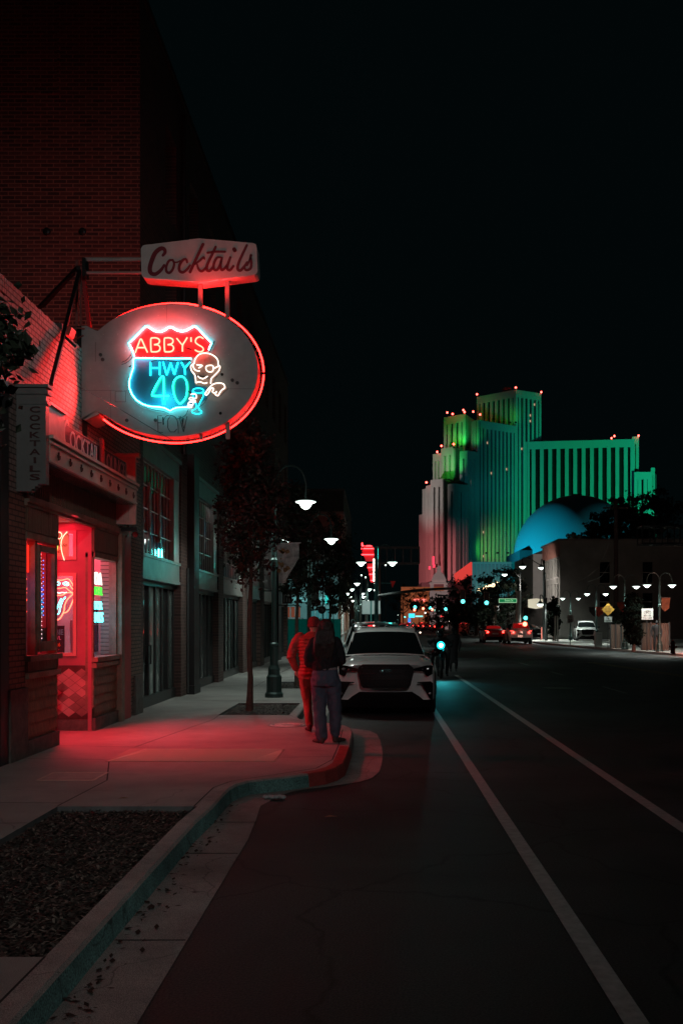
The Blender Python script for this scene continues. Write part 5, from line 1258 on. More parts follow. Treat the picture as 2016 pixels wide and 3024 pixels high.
def hand(m, wrist, d, side, curl=.5):
    """palm with five fingers; d = direction of the fingers"""
    w = Vector(wrist); d = Vector(d).normalized(); s = Vector((side,0,0)); s = (s - d*s.dot(d)).normalized(); nn = d.cross(s)
    c = w + d*.05
    m.ball(c, .034,.02,.042,10,7); m.ball(w + d*.075, .036,.02,.03,10,7)
    for k, (o, L) in enumerate(((-.027,.062),(-.009,.075),(.009,.07),(.026,.055))):
        b = w + d*.085 + nn*o; e1 = b + d*L*.5 + s*(-.012*curl*2); e2 = e1 + d*L*.3 + s*(-.03*curl)
        m.tube([b, e1, e2], [.0095,.0088,.0075], 7); m.ball(e2, .0075, nu=7, nv=5)
    b = w + d*.035 + nn*-.03; e = b + d*.035 + nn*-.028; m.tube([b, e, e + d*.025], [.012,.0105,.009], 7)
def shell_torso(m, secs, n=18):
    """secs: (z, cx, cy, rx, ry)"""
    vs = []; 
    for z, cx, cy, rx, ry in secs:
        for i in range(n):
            t = 2*math.pi*i/n; ct, st = math.cos(t), math.sin(t)
            vs.append((cx + rx*math.copysign(abs(ct)**.85, ct), cy + ry*math.copysign(abs(st)**.85, st), z))
    fs = []
    for k in range(len(secs)-1):
        for i in range(n): fs.append((k*n+i, k*n+(i+1) % n, (k+1)*n+(i+1) % n, (k+1)*n+i))
    fs += [tuple(range(n))[::-1], tuple(range((len(secs)-1)*n, len(secs)*n))]
    m.add(vs, fs)
def head_(m, c, s=1.0, fwd=1):
    c = Vector(c); m.ball(c, .078*s,.098*s,.118*s,18,12); m.ball(c+Vector((0,fwd*.025*s,-.05*s)), .06*s,.065*s,.07*s,14,9)
    m.ball(c+Vector((0,fwd*.10*s,-.015*s)), .013*s,.022*s,.026*s,8,6); m.ball(c+Vector((0,fwd*.088*s,-.062*s)), .026*s,.012*s,.01*s,8,6)
    for q in (1,-1):
        m.ball(c+Vector((q*.080*s,-.005*fwd,-.01)), .012*s,.022*s,.032*s,8,6); m.ball(c+Vector((q*.033*s,fwd*.082*s,.0)), .02*s,.012*s,.008*s,8,5)
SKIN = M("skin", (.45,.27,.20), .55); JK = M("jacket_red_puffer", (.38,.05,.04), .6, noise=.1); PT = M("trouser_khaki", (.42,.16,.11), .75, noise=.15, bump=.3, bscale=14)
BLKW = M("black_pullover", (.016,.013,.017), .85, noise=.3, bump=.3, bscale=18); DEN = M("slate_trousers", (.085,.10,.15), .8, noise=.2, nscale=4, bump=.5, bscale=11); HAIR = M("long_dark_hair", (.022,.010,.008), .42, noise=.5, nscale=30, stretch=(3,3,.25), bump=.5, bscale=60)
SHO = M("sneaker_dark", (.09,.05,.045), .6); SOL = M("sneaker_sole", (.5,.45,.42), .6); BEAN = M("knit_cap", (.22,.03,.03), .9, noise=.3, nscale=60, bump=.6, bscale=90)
def shoe(m, x, y, z, ang, s=1.0):
    c, s_ = math.cos(ang), math.sin(ang)
    for f, r, h in ((-.02,.04,.05),(.04,.043,.05),(.10,.045,.04),(.16,.042,.032),(.20,.033,.024)):
        m.ball((x + f*s_*s, y + f*c*s, z + h*.75), r*s, r*s*1.15, h*.8, 10, 7)
    m.ball((x-.03*s_, y-.03*c, z+.075), .038, .038, .045, 10, 7)

# --- man in puffer jacket
man = thing("person", "person in red puffer jacket and knit cap walking away beside the long haired one", "person")
m = MB(); head_(m, (.055,.02,1.60), .95); limb(m, [(.05,.0,1.42),(.055,.01,1.52)], [.06,.055])
shell_torso(m, [(.84,.0,0,.14,.10),(1.0,.0,0,.135,.10),(1.25,.01,0,.155,.11),(1.42,.02,0,.16,.10),(1.47,.03,0,.08,.07)])
limb(m, [(-.16,0,1.42),(-.27,.0,1.15),(-.215,.07,.93)], [.05,.045,.032]); hand(m, (-.215,.07,.93), (.04,.06,-1), -1, .8)
limb(m, [(.20,0,1.42),(.27,.02,1.16),(.22,.10,.95)], [.05,.045,.032]); hand(m, (.22,.10,.95), (-.02,.1,-1), 1, .6)
limb(m, [(-.07,0,.88),(-.05,.06,.48),(-.005,-.02,.08)], [.085,.055,.04]); limb(m, [(.085,0,.88),(.10,.10,.50),(.11,.10,.09)], [.085,.055,.04])
fused("body", m, SKIN, man, .011, 4)
m = MB(); shell_torso(m, [(.83,.0,0,.158,.12),(.86,.0,0,.165,.125),(.98,.0,0,.152,.12),(1.15,.005,0,.168,.13),(1.32,.015,0,.195,.135),(1.41,.02,0,.185,.125),(1.46,.03,0,.11,.09),(1.50,.045,0,.072,.075)])
for q in range(11):
    z = .87 + q*.052; rx = .172 if z < 1.1 else .185 if z < 1.25 else .2
    m.tube([( .008+rx*.97*math.cos(a*.3307), .133*math.sin(a*.3307), z) for a in range(19)], .017, 6, True)
limb(m, [(-.16,0,1.42),(-.235,-.01,1.30),(-.285,.0,1.13),(-.225,.06,.94)], [.075,.072,.066,.048]); limb(m, [(.20,0,1.42),(.27,.0,1.28),(.285,.02,1.14),(.225,.09,.96)], [.075,.072,.064,.048])
for k in range(7):
    f = k/6; p = Vector((-.175,0,1.40)).lerp(Vector((-.285,.0,1.12)), f); 
    m.tube([p+Vector((.068*math.cos(a*.524),.068*math.sin(a*.524),.02*math.cos(a*.524))) for a in range(12)], .013, 5, True)
fused("jacket", m, JK, man, .010, 2, .02)
m = MB(); limb(m, [(-.075,0,.90),(-.075,.05,.66),(-.05,.06,.46),(-.01,-.02,.10)], [.105,.088,.068,.062]); limb(m, [(.085,0,.90),(.095,.06,.66),(.105,.10,.46),(.11,.10,.10)], [.105,.088,.068,.062]); shell_torso(m, [(.78,0,0,.15,.11),(.92,0,0,.15,.11)])
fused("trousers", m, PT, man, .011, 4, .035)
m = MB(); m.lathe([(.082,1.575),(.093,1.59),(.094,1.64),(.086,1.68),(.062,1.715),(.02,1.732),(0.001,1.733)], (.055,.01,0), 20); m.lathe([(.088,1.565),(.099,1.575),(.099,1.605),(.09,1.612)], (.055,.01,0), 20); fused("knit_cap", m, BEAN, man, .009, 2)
m = MB(); shoe(m, -.01,-.03,0,-.25); m2 = fused("shoe", m, SHO, man, .009, 2); m = MB(); shoe(m, .11,.10,0,.2); fused("shoe", m, SHO, man, .009, 2)
man.location = (-1.0,15.0,.152)
# --- woman
wom = thing("person", "long haired person in black pullover and slate trousers standing on the kerb, back turned", "person")
m = MB(); head_(m, (.0,.02,1.565), .93); limb(m, [(0,0,1.40),(0,.01,1.48)], [.05,.048])
shell_torso(m, [(.86,-.01,0,.15,.11),(1.02,-.01,0,.12,.09),(1.25,-.01,0,.145,.10),(1.38,-.01,0,.15,.09),(1.43,0,0,.06,.06)])
limb(m, [(-.15,0,1.38),(-.24,.0,1.12),(-.16,.17,1.06)], [.042,.038,.028]); hand(m, (-.16,.17,1.06), (.7,.6,.1), -1, .7)
limb(m, [(.14,0,1.38),(.20,.02,1.13),(.12,.18,1.08)], [.042,.038,.028]); hand(m, (.12,.18,1.08), (-.7,.6,.1), 1, .7)
limb(m, [(-.09,0,.88),(-.08,.03,.48),(-.06,0,.08)], [.10,.06,.038]); limb(m, [(.085,0,.88),(.12,.05,.50),(.125,.12,.10)], [.10,.06,.038])
fused("body", m, SKIN, wom, .011, 4)
m = MB(); shell_torso(m, [(.985,-.02,0,.165,.125),(1.02,-.02,0,.178,.135),(1.12,-.015,0,.185,.135),(1.28,-.01,0,.19,.13),(1.38,-.01,0,.165,.115),(1.43,-.005,0,.09,.085),(1.46,0,0,.06,.065)])
limb(m, [(-.15,0,1.385),(-.215,-.01,1.25),(-.235,.0,1.10),(-.16,.15,1.05)], [.068,.068,.064,.045]); limb(m, [(.135,0,1.385),(.19,.0,1.25),(.205,.02,1.12),(.13,.16,1.07)], [.068,.066,.062,.045])
fused("pullover", m, BLKW, wom, .011, 4, .035)
m = MB(); shell_torso(m, [(.78,-.01,-.01,.185,.14),(.88,-.005,-.015,.192,.15),(.98,-.01,-.005,.172,.125),(1.02,-.01,0,.165,.115)])
limb(m, [(-.095,0,.84),(-.092,.02,.62),(-.085,.02,.42),(-.065,0,.22),(-.055,.0,.085)], [.112,.10,.088,.083,.078]); limb(m, [(.095,0,.84),(.115,.03,.62),(.122,.06,.42),(.125,.09,.24),(.125,.11,.12)], [.112,.10,.09,.084,.07])
fused("trousers", m, DEN, wom, .011, 3, .035)
m = MB(); shell_torso(m, [(.995,-.012,0,.172,.125),(1.01,-.012,0,.176,.13),(1.03,-.012,0,.172,.125)]); m.build("waistband", M("lace_hem", (.30,.26,.28), .8, noise=.6, nscale=50), wom, smooth=True)
m = MB(); shell_torso(m, [(1.17,-.03,-.10,.10,.03),(1.28,-.025,-.105,.14,.045),(1.40,-.015,-.075,.155,.075),(1.50,.0,-.03,.125,.095),(1.58,.0,-.01,.105,.108),(1.65,.0,.0,.085,.095),(1.69,.0,.01,.04,.05)])
for k in range(16):
    x = -.13 + k*.0165; m.tube(crom([(x*.55,-.06,1.66),(x*.85,-.12,1.52),(x*1.0,-.14,1.35),(x*.95-.03,-.13,1.16+.03*math.sin(k*2))], 3), [.02,.022]*6 + [.012], 5) if False else m.tube([(x*.55,-.05,1.66),(x*.85,-.11,1.52),(x*1.0,-.135,1.36),(x*.9-.02,-.13,1.14+.03*math.sin(k*2.1))], [.018,.02,.02,.008], 6)
fused("hair", m, HAIR, wom, .009, 2, .012)
m = MB(); shoe(m, -.06,-.01,0,-.6,.95); fused("shoe", m, SHO, wom, .009, 2); m = MB(); shoe(m, .13,.11,0,.6,.95); fused("shoe", m, SHO, wom, .009, 2)
wom.location = (-.69,13.5,.152)

# --- motorcycle and rider
mo = thing("motorcycle", "small motorcycle with a bright cyan headlight coming up the bike lane", "motorcycle")
MBK = M("moto_dark", (.015,.016,.018), .3, coat=.5)
for y0, nm in ((.1,"wheel"),(1.35,"wheel")):
    w = MB(); w.tube([(0, y0+.26*math.cos(a*.2618), .31+.26*math.sin(a*.2618)) for a in range(24)], .05, 8, True); wo_ = w.build(nm, RUBBER, mo)
    w = MB(); w.cyl((-.04,y0,.31),(.04,y0,.31),.05); [w.bar((0,y0,.31),(0,y0+.24*math.cos(a*1.2566),.31+.24*math.sin(a*1.2566)),.015) for a in range(5)]; w.build("rim", RIMM, wo_)
m = MB(); m.bar((-.09,.1,.31),(-.09,.32,.98),.035); m.bar((.09,.1,.31),(.09,.32,.98),.035); m.prism([(-.05,-.15,.62),(-.05,.12,.68),(-.05,.38,.56),(-.05,.38,.5),(-.05,.1,.63)], (.1,0,0)); m.build("fork", CHR, mo)
m = MB(); m.tube([(-.36,.42,1.0),(-.2,.33,1.02),(0,.32,1.0),(.2,.33,1.02),(.36,.42,1.0)], .014, 6); m.bar((-.3,.36,1.0),(-.36,.34,1.14),.012); m.bar((.3,.36,1.0),(.36,.34,1.14),.012); m.ball((-.37,.34,1.17),.06,.02,.04,10,6); m.ball((.37,.34,1.17),.06,.02,.04,10,6); m.build("handlebar", BLACK, mo)
m = MB(); shell_torso(m, [(.30,0,.7,.12,.25),(.45,0,.7,.16,.3),(.62,0,.75,.15,.36),(.80,0,.72,.15,.38),(.92,0,.62,.12,.22)]); m.ball((0,1.05,.80),.14,.42,.07,12,7); fused("fairing", m, MBK, mo, .02, 4)
MB().lathe([(.115,0),(.115,.05),(.09,.10),(.03,.14)], (0,0,0), 20).xf(Matrix.Translation((0,.14,1.055)) @ Matrix.Rotation(R(-90),4,'X')).build("headlight_shell", BLACK, mo)
MB().ball((0,.13,1.055), .125,.035,.125,22,10).build("headlight", Mem("moto_halo", (.03,1.5,1.7), 1.2), mo); MB().ball((0,.10,1.055), .06,.035,.06,18,10).build("headlight_bulb", Mem("moto_beam", (8,30,30), 1.3), mo)  # emissive outer disc stands in for the cyan halo round the bulb
rd = thing("person", "helmeted rider on the motorcycle with the cyan headlight", "person")
m = MB(); limb(m, [(0,.72,1.30),(0,.68,1.36)],[.06,.06]); m.ball((0,.66,1.40),.09,.11,.115,14,9)
shell_torso(m, [(.80,0,.86,.17,.14),(1.0,0,.82,.16,.12),(1.18,0,.76,.19,.12),(1.27,0,.73,.16,.10),(1.31,0,.72,.08,.07)])
for q in (1,-1):
    limb(m, [(q*.18,.74,1.25),(q*.36,.62,1.08),(q*.34,.40,1.02)], [.062,.055,.045]); hand(m, (q*.34,.42,1.02), (0,-1,0), q, .9)
    limb(m, [(q*.10,.86,.84),(q*.24,.50,.74),(q*.24,.66,.36),(q*.22,.62,.16)], [.09,.08,.06,.05]); shoe(m, q*.23,.58,.06,math.pi)
fused("body", m, M("rider_clothes", (.02,.022,.025), .7, noise=.3), rd, .016, 3)
m = MB(); m.ball((0,.66,1.42),.125,.145,.13,18,12); m.build("helmet", M("helmet_black", (.02,.02,.022), .15, coat=.8), rd, smooth=True); 
for o in (mo, rd): o.location = (2.02,31.3,.0)
lamp('SPOT', "headlight_beam", (2.02,31.22,1.05), 60, (.05,.9,1), None, .05, (2.0,28.9,.0), 66, 1.0)
pg = thing("person", "second smaller rider's head behind the motorcyclist", "person")
m = MB(); shell_torso(m, [(.3,0,0,.14,.10),(.8,0,0,.16,.12),(1.15,0,0,.19,.12),(1.30,0,0,.15,.1),(1.36,0,0,.06,.06)]); limb(m,[(0,0,1.32),(0,0,1.42)],[.05,.05]); head_(m,(0,0,1.49),.95,-1)
for q in (1,-1): limb(m,[(q*.17,0,1.28),(q*.24,-.03,1.03),(q*.2,-.12,.82)],[.055,.05,.04]); hand(m,(q*.2,-.12,.82),(0,-.4,-1),q); limb(m,[(q*.09,0,.4),(q*.1,-.05,.3),(q*.1,0,.12)],[.08,.06,.05]); shoe(m,q*.1,0,.0,math.pi)
fused("body", m, M("rider_clothes", (.02,.022,.025), .7, noise=.3), pg, .016, 3); pg.location = (2.75,35.8,.02)
# ================================================================ CORNER SIGNS AND SIGNALS
SGM = M("sign_board_white", (.45,.47,.45), .5, noise=.1)
def board(name, lab, cat, px0, px1, py0, py1, Y, mat, th=.02, post=None, group=None):
    a = at(px0, py1, Y); b = at(px1, py0, Y); t = thing(name, lab, cat, ((a.x+b.x)/2, Y, .15), 0, group)
    p = MB().box(a.x, b.x, Y, Y+th, a.z, b.z).build("panel", mat, t, bevel=.006)
    if post:
        c = (a.x+b.x)/2 if post is True else at(post,0,Y).x
        MB().cyl((c,Y+.04,.15),(c,Y+.04,b.z),.025,n=8).build("post", DSTEEL, t)
    return t, a, b
def btext(t, a, b, s_, fx0, fx1, fz0, fz1, mt, Y):
    w = b.x-a.x; h = b.z-a.z
    text_obj("writing", s_, mt, t, (a.x+w*fx0, Y-.004, a.z+h*fz0), (1,0,0), (0,0,1), w*(fx1-fx0), h*(fz1-fz0), .004, bold=.01)
INK = M("sign_ink", (.02,.02,.02), .5)
# hanging m sign
t, a, b = board("hanging_sign", "dark square hanging sign with a pale letter m beside the second tree", "shop sign", 833,862,1748,1783,38, M("sign_black", (.03,.03,.03), .4))
btext(t, a, b, "m", .15, .8, .15, .8, M("letter_grey", (.3,.3,.3), .5), 38)
m = MB(); m.bar((FX,38,at(0,1745,38).z),(a.x+.5,38,at(0,1745,38).z),.04); m.bar((FX,38,at(0,1787,38).z),(a.x+.5,38,at(0,1787,38).z),.04); m.build("bracket", BLACK, t)
t, a, b = board("blank_sign", "tall blank pale board on a pole above the walkers' heads", "sign", 913,942,1709,1789,40, SGM, post=908)
t, a, b = board("gallery_sign", "blue street sign with small white writing above the tall blank board", "sign", 942,964,1680,1708,41, M("sign_teal", (.02,.14,.17), .5, emit=(.02,.3,.35), es=.25), post=953)
btext(t, a, b, "GALLERY", .1, .95, .35, .62, SGM, 41)
t, a, b = board("corner_flag", "pale flag with a dark SHADY label near the corner signals", "flag", 959,983,1708,1758,42, M("flag_pale", (.5,.5,.47), .6, noise=.3))
text_obj("writing", "SHADY", M("flag_ink", (.06,.06,.06), .6), t, (at(962,1728,42).x,41.99,at(0,1728,42).z), Vector((.82,0,-.57)), Vector((.57,0,.82)), .30, .13, .004)
MB().cyl((at(984,0,42).x,42.05,.15),(at(984,0,42).x,42.05,2.9),.02,n=7).build("post", DSTEEL, t)
t, a, b = board("cyan_window_sign", "small cyan lit sign below the SHADY flag", "lit sign", 960,970,1752,1782,43, Mem("sign_cyan", (.05,.9,.8), .8))
def signal(lab, px, py, Y, col=None, r=.15, housing=True, up=3, face=-1):
    c = at(px, py, Y); t = thing("traffic_signal", lab, "traffic signal", tuple(c))
    m = MB(); m.box(c.x-.17,c.x+.17,c.y+.04,c.y+.22,c.z-.17,c.z+.17+.31*(up-1)); m.build("housing", BLACK, t)
    f = MB(); z0, z1 = c.z-.17, c.z+.17+.31*(up-1)
    for (x0,x1,a_,b_) in ((c.x-.20,c.x-.17,z0-.03,z1+.03),(c.x+.17,c.x+.20,z0-.03,z1+.03),(c.x-.17,c.x+.17,z0-.03,z0),(c.x-.17,c.x+.17,z1,z1+.03)): f.box(x0,x1,c.y+.03,c.y+.05,a_,b_)
    f.build("backplate_edge", M("backplate_tan", (.35,.25,.18), .6), t)
    if col: MB().lathe([(r,0),(r*.8,.03),(0.001,.045)], (0,0,0), 18).xf(Matrix.Translation((c.x,c.y+.04,c.z)) @ Matrix.Rotation(R(90),4,'X')).build("lit_lens", Mem("sig_%s" % col[0], col[1], 1.0), t)
    return t
CYN = ("cyan", (.35,3.4,3.3)); RDL = ("red", (12,1.2,.7))
signal("large cyan signal hanging over the road, well left of the street name sign", 1366, 1776, 75, CYN)
signal("large cyan signal hanging right beside the street name sign", 1436, 1780, 75, CYN)
signal("low cyan signal on the pole right of the red tail lights", 1551, 1825, 75, CYN, up=3)
s_ = signal("red hand pedestrian signal just below the low cyan signal", 1549, 1843, 75, RDL, r=.17, up=1)
for px, lab in ((1225,"leftmost of the distant cyan signals"),(1270,"middle one of the distant cyan signals"),(1316,"rightmost of the distant cyan signals")): signal(lab, px, 1793+(px-1225)*.06, 150, CYN, r=.24)
for px, py, lab in ((1223,1801,"red light just under the leftmost distant cyan signal"),(1249,1797,"red signal between the distant cyan signals"),(1275,1800,"red light just under the middle distant cyan signal")): signal(lab, px, py, 152, RDL, r=.2, up=1)
# signals seen from behind near the corner
for px, Y, lab in ((950,40.5,"black round-hooded signal seen from behind, left of the pair over the walkers"),(987,41,"black round-hooded signal seen from behind, right of the pair over the walkers")):
    c = at(px,1801,Y); t = thing("traffic_signal", lab, "traffic signal", tuple(c)); MB().cyl(c, c+Vector((0,.3,0)), .165, .15, 18).build("hood", BLACK, t); MB().cyl(c+Vector((0,-.02,0)), c, .09, n=14).build("back_plate", M("hood_teal", (.03,.07,.07), .4), t); MB().bar(c+Vector((-.6,.1,-.03)), c+Vector((-.1,.1,.02)), .06).build("arm", BLACK, t)
# teal pole with curved mast arm
mp = thing("signal_mast", "tall teal signal pole whose long curved arm reaches over the road", "signal pole", (0.02,43,.15))
m = MB(); m.lathe([(.17,0),(.17,.1),(.10,.2),(.085,2.2),(.07,4.9)], (at(1111,0,43).x,43,.15), 14); m.build("pole", M("pole_teal", (.05,.19,.18), .35, .4), mp)
m = MB(); m.tube(crom([at(1111,1761,43), at(1180,1750,46), at(1250,1742,49), at(1330,1738,53), at(1352,1742,54)], 6), [.07]*18+[.05]*7, 8); m.build("mast_arm", DSTEEL, mp)
t = thing("road_sign_back", "pale rounded back of a road sign behind the teal pole", "sign", (at(1105,0,46).x,46,.15))
a, b = at(1068,1814,46), at(1123,1774,46); MB().box(a.x,b.x,46,46.02,a.z,b.z).build("panel", M("sign_back_alu", (.35,.42,.42), .4, .5), t, bevel=.03); MB().cyl((at(1095,0,46).x,45.97,.15),(at(1095,0,46).x,45.97,b.z),.03,n=8).build("post", M("pole_teal", (.05,.19,.18), .35, .4), t)
# red pennant on far lamp
t = thing("red_pennant", "small dark red pennant on a rod beside the teal signal pole", "pennant", tuple(at(1160,1725,60)))
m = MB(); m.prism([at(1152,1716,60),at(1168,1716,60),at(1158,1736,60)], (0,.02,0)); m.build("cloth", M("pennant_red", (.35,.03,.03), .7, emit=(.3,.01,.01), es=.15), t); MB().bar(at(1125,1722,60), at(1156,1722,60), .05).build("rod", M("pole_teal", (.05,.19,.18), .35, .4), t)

# span pole and arm carrying the big signals and street name sign
SPY = 88
sp = thing("signal_mast", "pale thick pole with an arm carrying the street name sign and two big signals", "signal pole", (at(1527,0,SPY).x,SPY,.15))
cx_ = at(1529,0,SPY).x
m = MB(); m.cyl((cx_,SPY,.15),(cx_,SPY,at(0,1745,SPY).z),.26,.20,12); m.build("pole", M("pole_pale", (.42,.40,.38), .5, .3), sp)
m = MB(); m.tube([at(1529,1772,SPY), at(1440,1766,SPY), at(1350,1762,SPY), at(1290,1757,SPY)], .07, 7); m.build("mast_arm", DSTEEL, sp)
sn = thing("street_name_sign", "green street name sign reading Evans St with pale border", "street sign", tuple(at(1498,1774,75.8)))
a, b = at(1472,1780,75.7), at(1525,1767.5,75.7); MB().box(a.x,b.x,75.7,75.74,a.z,b.z).build("border", M("sign_pale_lit", (.7,.85,.7), .5, emit=(.5,.8,.5), es=.7), sn)
MB().box(a.x+.04,b.x-.04,75.68,75.70,a.z+.04,b.z-.04).build("panel", M("sign_green", (.01,.30,.09), .5, emit=(.01,.4,.12), es=.45), sn)
text_obj("writing", "Evans St", M("sign_pale_lit", (.7,.85,.7), .5, emit=(.5,.8,.5), es=.7), sn, (a.x+.45,75.672,a.z+.1), (1,0,0), (0,0,1), .62, .16, .006)
# tall arched highway lamps
def arch_lamp(lab, px, Y, hz, px2, py2, base=1895):
    t = thing("arched_lamp", lab, "street lamp", (at(px,0,Y).x,Y,.15), 0, "tall arched lamps over the far crossing"); x = at(px,0,Y).x; z = at(0,hz,Y).z; e = at(px2,py2,Y)
    m = MB(); m.cyl((x,Y,.15),(x,Y,z),.12,.08,10); m.build("post", DSTEEL, t)
    m = MB(); m.tube(crom([(x,Y,z-.6),(x+(e.x-x)*.35,Y,z+(e.z-z)*.75+.2),(x+(e.x-x)*.7,Y,e.z+.75),(e.x,Y,e.z+.75),(e.x,Y,e.z+.2)], 5), .045, 6); m.build("arm", DSTEEL, t)
    m = MB(); m.lathe([(.03,.35),(.10,.25),(.32,.04),(.33,0)], tuple(e), 14); m.build("shade", BLACK, t); MB().lathe([(.30,-.01),(.22,-.10),(.08,-.2),(.001,-.22)], tuple(e), 14).build("lens", LH, t)
    lamp('SPOT', "lamp_light", (e.x,Y,e.z-.3), 900, (.9,1,.9), None, .15, (e.x,Y,0), 150, .8)
arch_lamp("tall arched lamp whose pendant hangs highest, in front of the grey block", 1605, 92, 1655, 1542, 1673)
arch_lamp("arched lamp whose pendant hangs over the teal glass box", 1536, 105, 1690, 1489, 1696)
arch_lamp("arched lamp with its pendant just left of the brick building edge", 1608, 100, 1690, 1597, 1676)
arch_lamp("short arched lamp in front of the motel board", 1612, 88, 1765, 1594, 1784)
t = thing("motel_board", "white lit sign board on the corner under the arched lamps", "lit sign", tuple(at(1582,1785,96)))
m = MB(); m.prism([at(x,y,96) for x, y in ((1559,1770),(1582,1767),(1605,1770),(1605,1794),(1582,1798),(1559,1794))], (0,.3,0)); m.build("panel", M("motel_white", (.6,.55,.45), .5, emit=(.75,.65,.48), es=.55), t); MB().cyl(at(1604,1790,96.2), (at(1604,0,96.2).x,96.2,.15), .12, n=8).build("post", DSTEEL, t)

# right-hand street furniture
t, a, b = board("speed_limit_sign", "white speed limit 20 sign on a post beside the parked white SUV", "road sign", 1673,1692,1817,1840,70, SGM, post=True)
btext(t, a, b, "SPEED", .2,.8,.80,.92, INK, 70); btext(t, a, b, "LIMIT", .2,.8,.62,.74, INK, 70); btext(t, a, b, "20", .2,.8,.12,.52, INK, 70)
t = thing("warning_sign", "yellow diamond warning sign between two street lamps", "road sign", (at(1794,0,60).x,60,.15))
c = at(1794,1800,60); h_ = .385; YEL = M("sign_yellow", (.34,.17,.02), .5, noise=.1)
m = MB(); m.prism([c+Vector((0,0,h_)),c+Vector((h_,0,0)),c+Vector((0,0,-h_)),c+Vector((-h_,0,0))], (0,.02,0)); m.build("panel", YEL, t)
for k, s_ in enumerate(("USE", "NOT YIELD", "AHEAD")): text_obj("writing", s_, INK, t, (c.x-(.12 if k == 0 else .2 if k == 1 else .15),59.995,c.z+.13-k*.13), (1,0,0), (0,0,1), .24 if k == 0 else .4 if k == 1 else .3, .075, .004)
MB().cyl((c.x,60.04,.15),(c.x,60.04,c.z),.025,n=7).build("post", DSTEEL, t)
t, a, b = board("notice_sign", "small white sign on the post below the yellow diamond", "road sign", 1783,1805,1821,1837,59.9, SGM)
btext(t, a, b, "THRU", .25,.75,.58,.85, INK, 59.9); btext(t, a, b, "TRAFFIC", .12,.88,.18,.45, INK, 59.9)
t, a, b = board("bicycle_sign", "white square bicycle may use full lane sign on a thin post", "road sign", 1893,1927,1797,1830,56, SGM, post=1909)
btext(t, a, b, "MAY USE", .2,.8,.30,.42, INK, 56); btext(t, a, b, "FULL LANE", .12,.88,.10,.22, INK, 56)
w = b.x-a.x; m = MB(); c1 = Vector((a.x+w*.33,55.99,a.z+w*.63)); c2 = Vector((a.x+w*.68,55.99,a.z+w*.63))
for c in (c1, c2): m.tube([c+Vector((.085*math.cos(k*.5236),0,.085*math.sin(k*.5236))) for k in range(12)], .010, 5, True)
m.tube([c1, c1+Vector((.06,0,.11)), c1+Vector((.15,0,.11)), c2], .009, 5); m.tube([c1, c1+Vector((.10,0,0)), c1+Vector((.15,0,.11)), c1+Vector((.155,0,.15))], .009, 5); m.build("bicycle_symbol", INK, t)
# banners on the right lamps
def banner(lab, P, Y, mt):
    t = thing("lamp_banner", lab, "banner", tuple(at(*P[0], Y)), 0, "pennant banners on the right-hand lamps"); m = MB(); m.prism([at(x,y,Y) for x, y in P], (0,.02,0)); m.build("cloth", mt, t)
    MB().bar(at(P[0][0]-3,P[0][1],Y), at(P[1][0]+3,P[1][1],Y), .03).build("rod", DSTEEL, t)
BR = M("banner_red", (.45,.045,.02), .7, noise=.5, nscale=3); 
banner("bright red pennant left of the yellow diamond sign", [(1759,1792),(1779,1792),(1779,1812),(1766,1822),(1759,1818)], 73.5, BR)
banner("red pennant with a pale swirl beside the conical evergreen", [(1820,1778),(1842,1778),(1844,1815),(1838,1812),(1822,1790)], 59.2, BR)
banner("black pennant left of the lamp behind the speed sign", [(1738,1793),(1756,1793),(1756,1822),(1749,1818),(1739,1806)], 73.5, M("banner_black", (.02,.015,.015), .7))
banner("brown banner with an orange tip at the right edge lamp", [(1952,1765),(1977,1765),(1974,1797),(1962,1806),(1952,1797)], 54.8, M("banner_brown", (.17,.06,.02), .7, noise=.6, nscale=4))
# corrugated fence
LEAF_E = M("leaf_evergreen", (.0045,.007,.005), .9, spec=.05)
FEN = M("zinc_sheet", (.40,.26,.21), .38, .7, noise=.45, nscale=1.5, stretch=(3,3,.3), bump=.3, bscale=4)
def fence(lab, px0, px1, Y, zt, nm="metal_fence"):
    a, b = at(px0,0,Y).x, at(px1,0,Y).x; t = thing(nm, lab, "fence", ((a+b)/2,Y,.15)); m = MB(); n = int((b-a)/.06)
    P = [(a+(b-a)*k/n, Y + (.02 if k % 2 else -.02)) for k in range(n+1)]
    for p, q in zip(P, P[1:]): m.quad((p[0],p[1],.15),(q[0],q[1],.15),(q[0],q[1],zt),(p[0],p[1],zt))
    m.build("corrugated_sheet", FEN, t, smooth=True)
    m = MB(); k = a
    while k <= b+.01: m.box(k-.04,k+.04,Y-.08,Y-.03,.15,zt+.06); k += (b-a)/3
    m.build("post", DSTEEL, t)
fence("rust glowing corrugated metal fence left of the conical evergreen", 1800, 1848, 62, 1.62)
fence("rust glowing corrugated metal fence right of the evergreen behind the lone pedestrian", 1892, 1974, 58, 1.72)
for (px, Y, lab) in ((1971,58.2,"warm neon strip"),):
    pass
lamp('AREA', "fence_wash", (16.2,50,1.0), 300, (1,.45,.35), None, 1.5, (16,58,.9))
